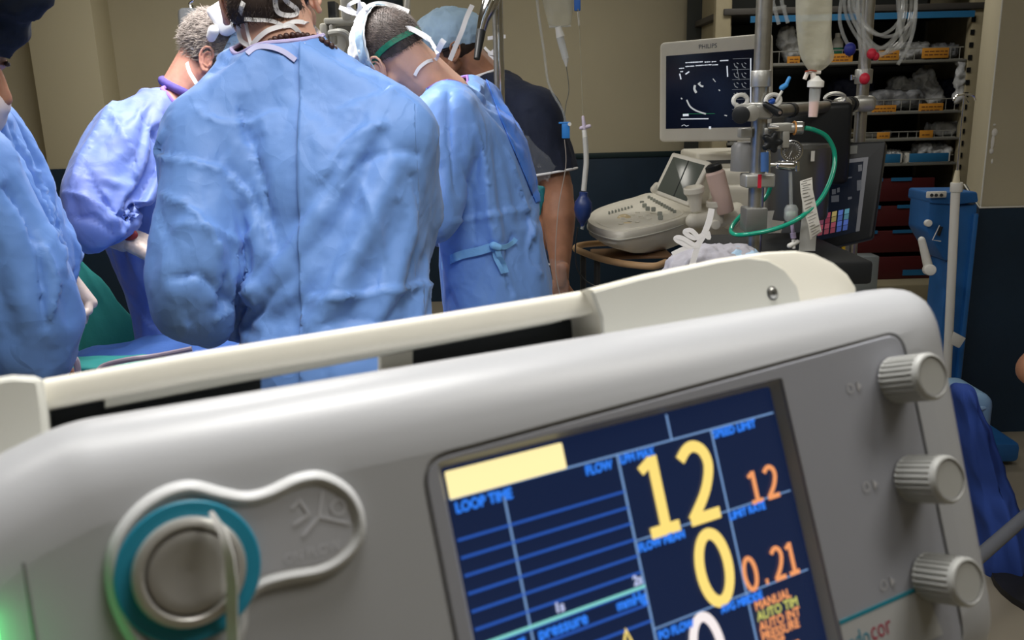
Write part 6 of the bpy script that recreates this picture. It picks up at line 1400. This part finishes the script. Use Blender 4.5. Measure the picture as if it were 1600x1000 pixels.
nv = spline(sproj([bD], [(416, 70), (428, 62), (445, 57), (465, 55), (485, 57), (503, 63), (518, 72)], .004, 1.56) + [P(528, 86, 1.60), P(525, 100, 1.66), P(480, 112, 1.71), P(430, 108, 1.70), P(404, 92, 1.66), P(406, 78, 1.60)], 8, True)
ns = []
acc = 1.
for a_, b_ in zip(nv, nv[1:] + nv[:1]):
    acc += (b_ - a_).length
    if acc > .0085: ns.append(b_); acc = 0.
bg_ = G()
for i, p in enumerate(ns): bg_.ell(p, (.0058, .0058, .0058), n=8, m_=6)
part('bead_necklace', bg_, mat('beads_brown', (.05, .02, .016), .45), pD, kind='stuff')
lp = sproj([go], [(386, 84), (400, 74), (420, 73), (442, 80), (462, 94)], .004, 1.52); part('collar_flap', G().ribbon(spline(lp, 5), .009, .0009, None, nrm=(0, -1, .4)), mat('flap_lilac', (.55, .56, .82), .8), pD)
# E
gm, go = GARM[pE.name]
cE = cut_plane(gm, Vector((P(800, 250, 2.2).x, 2.2, 1)), Vector((-1, -.5, 0)))
L = HP(HE, RE, .93)
hair = skull_shell(HE, RE, .005, [((0, 0, .018), (0, .25, -1)), ((0, .03, 0), (0, 1, .3))], .93); hr = part('hair', hair, HAIR_BN, pE)
part('hair_strands', strands(hair, 3800, .010, RE @ Vector((0, -.5, -.9)), .0005, seed=3), HAIR_BN, hr, kind='stuff', local=True)
cap = skull_shell(HE, RE, .014, [((0, -.004, .01), (0, -1, -.50)), ((0, .02, .012), (0, .5, -1))], .93); displace(cap, .004, 35, True, 6); cp_ = part('surgical_cap', cap, CAPWHITE, pE); solid(cp_, .0015)
cap2 = skull_shell(HE, RE, .017, [((0, .002, .01), (0, -1, -.50)), ((0, .034, .01), (0, 1, .50)), ((0, .02, .03), (0, .5, -1))], .93); displace(cap2, .003, 35, True, 8); solid(part('blue_band', cap2, CAPBLUE, cp_, label='light blue fold of the cap'), .0012)
t_ = G()
for pts in (((0, -.02, .10), (0, -.05, .085)),): pass
tie(t_, surf_path(HE, RE, .93, [(-.05, -.01, .07), (-.02, -.03, .085), (.02, -.035, .08), (.05, -.045, .06), (.06, -.06, .03)], .02), .012, None)
q = surf_path(HE, RE, .93, [(-.03, -.01, .09)], .022)[0]
for (a, b) in (((-.02, 0, .02), (.006, -.01, .03)), ((.016, -.02, .022), (.028, -.03, .006)), ((-.03, .03, .012), (-.045, .02, .02))): tie(t_, [q, q + Vector(a), q + Vector(b), q + Vector(b) * .4 + Vector((.004, 0, 0)), q], .009)
part('cap_ties', t_, WHITE_CLOTH, pE)
gb = surf_path(HE, RE, .93, [(-.074, .05, -.03), (-.08, .01, -.022), (-.08, -.04, -.018), (-.055, -.08, -.02), (0, -.10, -.024), (.055, -.08, -.02), (.08, -.02, -.018), (.078, .05, -.03)], .006)
part('green_strap', G().ribbon(spline(gb, 5), .013, .0022, RE @ Vector((0, 0, 1))), GREEN_BAND, pE, label='green strap around the head')
t_ = G(); e0 = P(684, 80, 2.12)
tie(t_, sproj([kid(pE, 'body')], [(676, 72), (684, 80), (682, 92), (668, 96), (655, 106), (648, 118)], .005, 2.14), .008); tie(t_, [P(684, 80, 2.11), P(690, 68, 2.1), P(694, 62, 2.1)], .014); tie(t_, [P(652, 48, 2.16), P(668, 58, 2.14), P(678, 72, 2.13), P(684, 84, 2.11)], .008); tie(t_, [P(628, 45, 2.15), P(645, 46, 2.15), P(672, 62, 2.14)], .012)
part('mask_ties', t_, WHITE_CLOTH, pE)
msk = remesh(G().ell(L(0, .085, -.045), (.062, .045, .055), RE), .006, 2); part('mask', msk, CAPBLUE, pE)
bl = G(); yq = 2.02
def proj_surf(me, pts, off=.006, default=2.05):
    from mathutils.bvhtree import BVHTree
    bv = BVHTree.FromPolygons([v.co for v in me.vertices], [tuple(p.vertices) for p in me.polygons]); out = []
    for x, y in pts:
        d = ray(x, y).normalized(); hit = bv.ray_cast(CAM, d)
        out.append((hit[0] - d * off) if hit[0] is not None else P(x, y, default))
    return out
W2 = .020
tie(bl, proj_surf(gm, [(690, 416), (705, 405), (722, 398), (745, 393), (762, 388), (774, 385)], .007), W2, (0, 0, 1)); tie(bl, proj_surf(gm, [(774, 385), (788, 386), (800, 380), (806, 373)], .014), .012, (0, 0, 1))
tie(bl, proj_surf(gm, [(776, 386), (780, 400), (787, 414), (791, 426)], .012), .013, (1, 0, 0)); tie(bl, proj_surf(gm, [(772, 388), (774, 402), (782, 418), (786, 427)], .009), .010, (1, 0, 0))
bl.caps(proj_surf(gm, [(771, 384)], .010)[0], .010, proj_surf(gm, [(779, 387)], .010)[0], .009)
part('belt_tie', bl, mat('belt_blue', (.20, .46, .82), .8, bump=.4, bscale=90, bdist=.003), pE)
# dark blue back panel of E's gown
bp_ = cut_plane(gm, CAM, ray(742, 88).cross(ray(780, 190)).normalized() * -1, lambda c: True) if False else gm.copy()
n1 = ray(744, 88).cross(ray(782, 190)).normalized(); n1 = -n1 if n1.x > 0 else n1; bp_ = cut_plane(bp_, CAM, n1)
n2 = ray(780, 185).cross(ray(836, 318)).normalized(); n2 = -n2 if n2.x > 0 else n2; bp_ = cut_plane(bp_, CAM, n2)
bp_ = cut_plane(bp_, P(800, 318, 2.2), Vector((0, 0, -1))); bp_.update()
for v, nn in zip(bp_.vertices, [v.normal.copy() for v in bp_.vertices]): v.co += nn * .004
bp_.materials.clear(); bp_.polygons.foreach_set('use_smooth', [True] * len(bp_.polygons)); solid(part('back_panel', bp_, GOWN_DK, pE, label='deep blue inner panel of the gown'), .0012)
collar(gm, pE, PURPLE, w=.0035)
# C
gm, go = GARM[pC.name]; L = HP(HC, RC, .95)
hair = skull_shell(HC, RC, .006, [((0, 0, -.01), (0, .45, -1)), ((0, .05, 0), (0, 1, .0))], .95); displace(hair, .004, 60, False, 2); hr = part('hair', hair, HAIR_GY, pC)
part('hair_strands', strands(hair, 4600, .017, RC @ Vector((0, -.7, -.6)), .0008, curl=.5, seed=5, k=4), HAIR_GY, hr, kind='stuff', local=True)
cap = skull_shell(HC, RC, .013, [((0, .02, 0), (0, -1, -.15)), ((0, 0, .02), (0, 0, -1))], .95); displace(cap, .004, 35, True, 9); solid(part('surgical_cap', cap, CAPBLUE, pC), .0015)
lt = G(); lt.box(P(352, 28, 2.28), (.06, .05, .075), .012, 3, R=Matrix.Rotation(-.5, 3, 'Y')); lt.caps(P(334, 48, 2.26), .014, P(330, 58, 2.27), .012)
part('head_lamp', lt, mat('lamp_case_white', (.9, .9, .9), .5), pC, label='bright white headlamp unit')
t_ = G(); tie(t_, [P(292, 98, 2.27), P(296, 112, 2.22), P(303, 124, 2.19), P(309, 134, 2.18)], .009); tie(t_, surf_path(HC, RC, .95, [(.078, .03, .0), (.08, .0, -.03), (.06, -.05, -.045)], .006), .007); part('mask_ties', t_, WHITE_CLOTH, pC)
msk = remesh(G().ell(L(0, .085, -.045), (.062, .045, .055), RC), .006, 2); part('mask', msk, CAPBLUE, pC)
collar(gm, pC, PURPLE, w=.006)
sc_n = JC['neck'] + Vector((.02, 0, -.005)); part('scrub_collar', remesh(G().tube([sc_n + Vector((.062 * math.cos(a), .06 * math.sin(a), .004 - .03 * math.cos(a))) for a in [2 * PI * k / 24 for k in range(24)]], .012, 8, closed=True), .006, 2), mat('scrub_blue', (.13, .10, .40), .85), pC)
hd_ = inflate(hand_geo(JC['wrR'], (.78, .2, -.45), (.3, .3, -.9), 1, .5), .003); displace(hd_, .0015, 120, True, 3); part('glove', hd_, GLOVE, pC)
cf_ = remesh(G().cyl(JC['wrR'] - Vector((.055, .012, -.036)), JC['wrR'] + Vector((.012, .003, -.006)), .040, .034), .007, 3); displace(cf_, .003, 50, True, 4)
part('glove_cuff', cf_, mat('cuff_knit', (.72, .58, .52), .8, noise=.3, nscale=25, bump=.4, bscale=90), pC); part('blood_stain', G().ell(JC['wrR'] + Vector((.02, -.03, .012)), (.022, .006, .014)), mat('blood', (.28, .03, .03), .5), pC)
# A
gm, go = GARM[pA.name]; L = HP(HA, RA)
cap = G(); T_ = RA
cap.ell(L(0, -.01, .075), (.095, .12, .085), RA); cap.ell(L(0, .055, .10), (.08, .07, .06), RA); cap.ell(P(5, -35, 1.44), (.075, .08, .07)); cap = remesh(cap, .008, 4); cap = cut_plane(cap, L(0, .09, .052), RA @ Vector((0, -.15, -1))); displace(cap, .004, 25, True, 2); solid(part('surgical_cap', cap, DARKCAP, pA), .002)
msk = remesh(G().ell(L(0, .08, -.05), (.058, .04, .048), RA).ell(L(0, .10, -.03), (.03, .025, .025), RA), .006, 2); part('mask', msk, mat('mask_pale', (.70, .60, .58), .8), pA)
hA_ = inflate(hand_geo(JA['wrL'], (.35, .1, -.9), (-.3, -.9, 0), 1, .9, .82), .003); part('glove', hA_, GLOVE, pA, label='pale latex glove')
eb = G().caps(L(-.046, .088, .034), .004, L(-.018, .098, .038), .0045); part('eyebrow', eb, HAIR_BK, pA)
# F
gm, go = GARM[pF.name]; L = HP(HF, RF)
cap = G(); cap.ell(L(0, .0, .072), (.098, .125, .088), RF); cap.ell(L(0, -.05, .06), (.08, .09, .075), RF); cap = remesh(cap, .007, 3); cap = cut_plane(cap, L(0, 0, .022), RF @ Vector((0, .12, -1))); displace(cap, .006, 22, True, 5); displace(cap, .002, 60, True, 7); cpo = part('bouffant_cap', cap, CAPBLUE, pF); solid(cpo, .0015)
hair = skull_shell(HF, RF, .005, [((0, 0, -.012), (0, .4, -1)), ((0, .03, 0), (0, 1, .0))]); hr = part('hair', hair, HAIR_BK, pF)
t_ = G(); tie(t_, [P(738, 8, 3.04), P(730, 25, 3.02), P(722, 48, 3.01), P(712, 72, 3.03), P(703, 94, 3.05)], .016); tie(t_, [P(762, 60, 3.08), P(775, 58, 3.06), P(790, 57, 3.06)], .012)
tie(t_, [P(757, 74, 3.08), P(766, 82, 3.05), P(775, 76, 3.04), P(774, 84, 3.04), P(764, 84, 3.05), P(772, 92, 3.05), P(777, 98, 3.05)], .009); part('mask_ties', t_, WHITE_CLOTH, pF)
gl = G(); gl.tube([L(-.078, .0, .018), L(-.076, .05, .02), L(-.06, .10, .018)], .002, 6)
for s in (-1, 1): gl.tube([L(s * .034 + .022 * math.cos(a), .106, .010 + .018 * math.sin(a)) for a in [2 * PI * k / 20 for k in range(20)]], .0018, 6, closed=True)
part('glasses', gl, BLKF := mat('frame_dark', (.02, .015, .015), .3), pF)
part('mask', remesh(G().ell(L(0, .085, -.045), (.062, .045, .055), RF), .006, 2), CAPBLUE, pF)
collar(gm, pF, WHITE_CLOTH, w=.006, nm='neck_trim'); collar(gm, pF, WHITE_CLOTH, w=.0042, nm='sleeve_trim', pick=JF['elL'])
# ------------------------------------------------------------------ operating table, patient drapes
TEAL = mat('drape_teal', (.03, .30, .28), .85, bump=.35, bscale=30, bdist=.006, noise=.2, nscale=5); DBL = mat('drape_blue', (.06, .16, .50), .85, bump=.35, bscale=30, bdist=.006, noise=.2, nscale=5)
tb = thing('operating_table', 'operating table on a steel column under blue surgical drapes', 'operating table', (-.95, 1.98, 0))
part('table_top', G().box((-.98, 1.96, .70), (1.30, .42, .08), .02, 3), BLK, tb); part('column', G().box((-1.0, 1.96, .36), (.26, .24, .62), .02), SSTEEL, tb); part('table_base', G().box((-1.0, 1.96, .06), (.8, .4, .1), .03), SSTEEL, tb)
pm_ = G(); pm_.box((-.98, 1.96, .745), (1.36, .48, .05), .02, 3); pm_.ell((-.75, 1.97, .78), (.40, .18, .10)); pm_.ell((-1.35, 1.97, .77), (.35, .16, .08)); pm_.ell((-.45, 1.97, .80), (.12, .10, .06))
for y_ in (1.73, 2.19): pm_.box((-.98, y_, .60), (1.34, .035, .34), .012)
dm = remesh(pm_, .014, 5); displace(dm, .012, 7, True, 3); displace(dm, .006, 17, True, 5)
single('patient_drape', dm, DBL, 'blue surgical drape over the patient between the surgeons', 'drape')
its = thing('instrument_stand', 'instrument stand under a sloping teal drape between left surgeons', 'stand', (P(150, 520, 2.62).x, 2.62, 0))
ap = P(112, 405, 2.62); ht = G(); rings = []
for k, (f, w) in enumerate(((0, .012), (.04, .025), (.5, .105), (1., .20), (1.45, .27))):
    z = ap.z - f * (ap.z - P(200, 570, 2.62).z); cx = ap.x + .02 * k
    rings.append([Vector((cx + w * math.cos(a) * (1 + .05 * math.sin(6 * a + k)), 2.62 + w * .42 * math.sin(a) * (1 + .06 * math.sin(7 * a)), z)) for a in [2 * PI * q / 48 for q in range(48)]])
tm = to_mesh('tm', G().loft(rings), 0); tm = temp_eval(tm, lambda o: (lambda s: (setattr(s, 'levels', 2), setattr(s, 'render_levels', 2)))(o.modifiers.new('s', 'SUBSURF')) and None); displace(tm, .014, 6, True, 9); tm.materials.clear()
part('teal_drape', tm, TEAL, its); part('stand_column', G().cyl((ap.x + .05, 2.62, .03), (ap.x + .05, 2.62, .6), .02), SSTEEL, its); part('stand_base', G().box((ap.x + .05, 2.62, .03), (.5, .35, .05), .02), DGR, its)
single('teal_towel', displace_ret(remesh(G().box(PZ(170, 568, .87) + Vector((0, 0, .0)), (.22, .10, .012), .005, 2), .008, 2), .006, 14, 3), TEAL, 'teal towel lying on the blue drape near suction tubes', 'towel')
single('suction_tube', G().tube(spline([PZ(62, 585, .88), P(75, 570, 1.72), P(100, 558, 1.72), P(118, 562, 1.72), P(122, 590, 1.72)], 7), .007, 10), mat('tube_pinkgrey', (.42, .34, .38), .3), 'pinkish grey suction tube arching over the drape at far left', 'tube')
single('suction_tube', G().tube(spline([P(150, 592, 1.74), P(160, 573, 1.76), P(200, 562, 1.76), P(245, 556, 1.78), (P(300, 545, 1.8))], 7), .006, 10), mat('tube_pinkgrey', (.42, .34, .38), .3), 'pinkish grey suction tube lying along the drape beside central surgeon', 'tube')
single('gauze_pad', displace_ret(remesh(G().box(P(284, 516, 1.88), (.035, .03, .05), .008), .005, 1), .006, 30, 4), WHITE_CLOTH, 'small white gauze folded against the sleeve of central surgeon', 'gauze')
# teal drape corner, clear film beside E
single('teal_drape_corner', displace_ret(remesh(G().add(*prism_yz([P(828, 285, 2.6), P(853, 294, 2.6), P(846, 335, 2.6), P(838, 350, 2.6), P(820, 330, 2.6)], .03), False), .008, 1), .004, 20, 4), mat('teal_deep', (.02, .20, .24), .8), 'dark teal drape corner beside the right-hand surgeon', 'drape')
for nm, lab, pts, Y in (('plastic_film', 'clear plastic film hanging behind the right-hand surgeon', [(815, 205), (852, 238), (872, 260), (858, 290), (846, 282), (838, 320), (826, 300)], 2.55), ('plastic_film', 'clear plastic film hanging low beside bare forearm', [(856, 405), (884, 408), (889, 460), (858, 462)], 2.45)):
    fm = remesh(G().add(*prism_yz([P(x, y, Y) for x, y in pts], .006), False), .006, 1); displace(fm, .010, 14, True, Y); single(nm, fm, mat('film', (.75, .80, .84), .12, alpha=.05, spec=.8), lab, 'plastic film')
# silver and black retractor arm by the infusion pole
ra_ = thing('lamp_handle_arm', 'tapered steel arm with black grip hanging beside the bouffant cap', 'arm', P(765, 30, 2.62))
part('steel_arm', G().tube([Vector((P(784, -60, 2.7).x, 2.7, 1.95)), P(780, -30, 2.66), P(766, 5, 2.62), P(756, 30, 2.62), P(752, 48, 2.62)], [.02, .027, .026, .017, .014], 18), CHROME, ra_); part('grip', G().tube([P(752, 47, 2.62), P(749, 66, 2.6), P(745, 92, 2.58)], [.014, .012, .009], 14), BLK, ra_)
part('ceiling_arm', G().tube([Vector((P(784, -60, 2.7).x, 2.7, 1.95)), Vector((P(784, -60, 2.7).x + .1, 2.9, 2.4)), Vector((P(784, -60, 2.7).x + .1, 3.0, ZC))], .022, 12), SSTEEL, ra_)
ca_ = thing('suction_canister', 'translucent rounded canister hanging from a hook behind grey-haired surgeon', 'canister', P(300, 50, 2.9)); Yc = 2.95
part('canister_body', G().loft([[Vector((P(301, 50, Yc).x + .002 * 0 + (x * .5) * w, Yc + .03 * y * 1.2, P(301, yy, Yc).z)) for x, y in [(math.cos(a) * (abs(math.cos(a)) ** -.5 if abs(math.cos(a)) > .02 else 1), math.sin(a)) for a in [2 * PI * k / 24 for k in range(24)]]] for yy, w in ((14, .05), (17, .07), (24, .076), (100, .082), (120, .084), (122, .07))]), mat('canister_milky', (.55, .57, .58), .3, alpha=.85), ca_)
hk_ = G(); hk_.tube(spline([P(299, 14, Yc), P(296, 6, Yc), P(302, 0, Yc), P(292, -6, Yc), P(288, -14, Yc), P(292, -40, Yc)], 5), .004, 8).tube([P(303, 14, Yc), P(301, 8, Yc)], .003, 6).tube([P(292, -40, Yc), Vector((P(292, -40, Yc).x, Yc, ZC))], .004, 8); part('hook', hk_, CHROME, ca_)
# anaesthesia machine in the background
an = thing('anaesthesia_machine', 'grey-white anaesthesia machine with dark screens behind the surgeons', 'anaesthesia machine', (P(570, 60, 4.3).x, 4.5, 0)); AY = 4.3
AW = mat('machine_grey', (.58, .58, .57), .4, noise=.05, nscale=10)
def ab(nm, x0, x1, y0, y1, Y, d, m, r=.006, par=None): 
    a, b = P(x0, y0, Y), P(x1, y1, Y); return part(nm, G().box(((a.x + b.x) / 2, Y + d / 2, (a.z + b.z) / 2), (abs(b.x - a.x), d, abs(a.z - b.z)), r), m, par or an)
ab('upper_body', 550, 632, -60, 46, AY, .35, AW, .02); ab('screen', 552, 630, -50, 15, AY - .004, .02, mat('dark_screen', (.02, .03, .03), .25), .003); ab('screen_lip', 550, 632, 14, 18, AY - .01, .02, WHT, .002)
ab('left_panel', 526, 551, -60, 31, AY - .06, .08, WHT, .02); ab('port_panel', 562, 572, 20, 29, AY - .008, .01, DGR, .001); ab('label_plate', 578, 590, 21, 32, AY - .008, .01, WHT, .001)
ab('lower_body', 500, 640, 34, 300, AY + .1, .4, AW, .03); ab('shelf_board', 505, 560, 28, 36, AY - .04, .25, WHT, .008); ab('vaporizer', 498, 512, 36, 70, AY - .05, .10, WHT, .012); ab('vaporizer', 513, 522, 38, 68, AY - .05, .10, AW, .012)
ab('dark_gap', 511, 525, 2, 28, AY + .02, .1, BLK, .004); ab('drawer', 500, 640, 80, 130, AY + .08, .05, AW, .01); ab('drawer', 500, 640, 135, 190, AY + .08, .05, AW, .01)
part('breathing_hose', G().tube(spline([P(516, 52, AY - .06), P(530, 50, AY - .10), P(541, 54, AY - .10), P(546, 66, AY - .08), P(543, 80, AY)], 6), .016, 10), mat('hose_white', (.70, .71, .70), .4), an)
part('adjust_knob', G().cyl(P(628, 28, AY), P(628, 28, AY - .06), .022, bev=.004), DGR, an); part('arm_post', G().tube([P(640, -60, AY - .02), P(636, 5, AY - .02), P(632, 34, AY - .02)], .012, 10), WHT, an)
part('base', G().box((P(570, 60, AY).x, AY + .3, .08), (.55, .5, .12), .03), DGR, an)
# ------------------------------------------------------------------ seated helper at the right edge
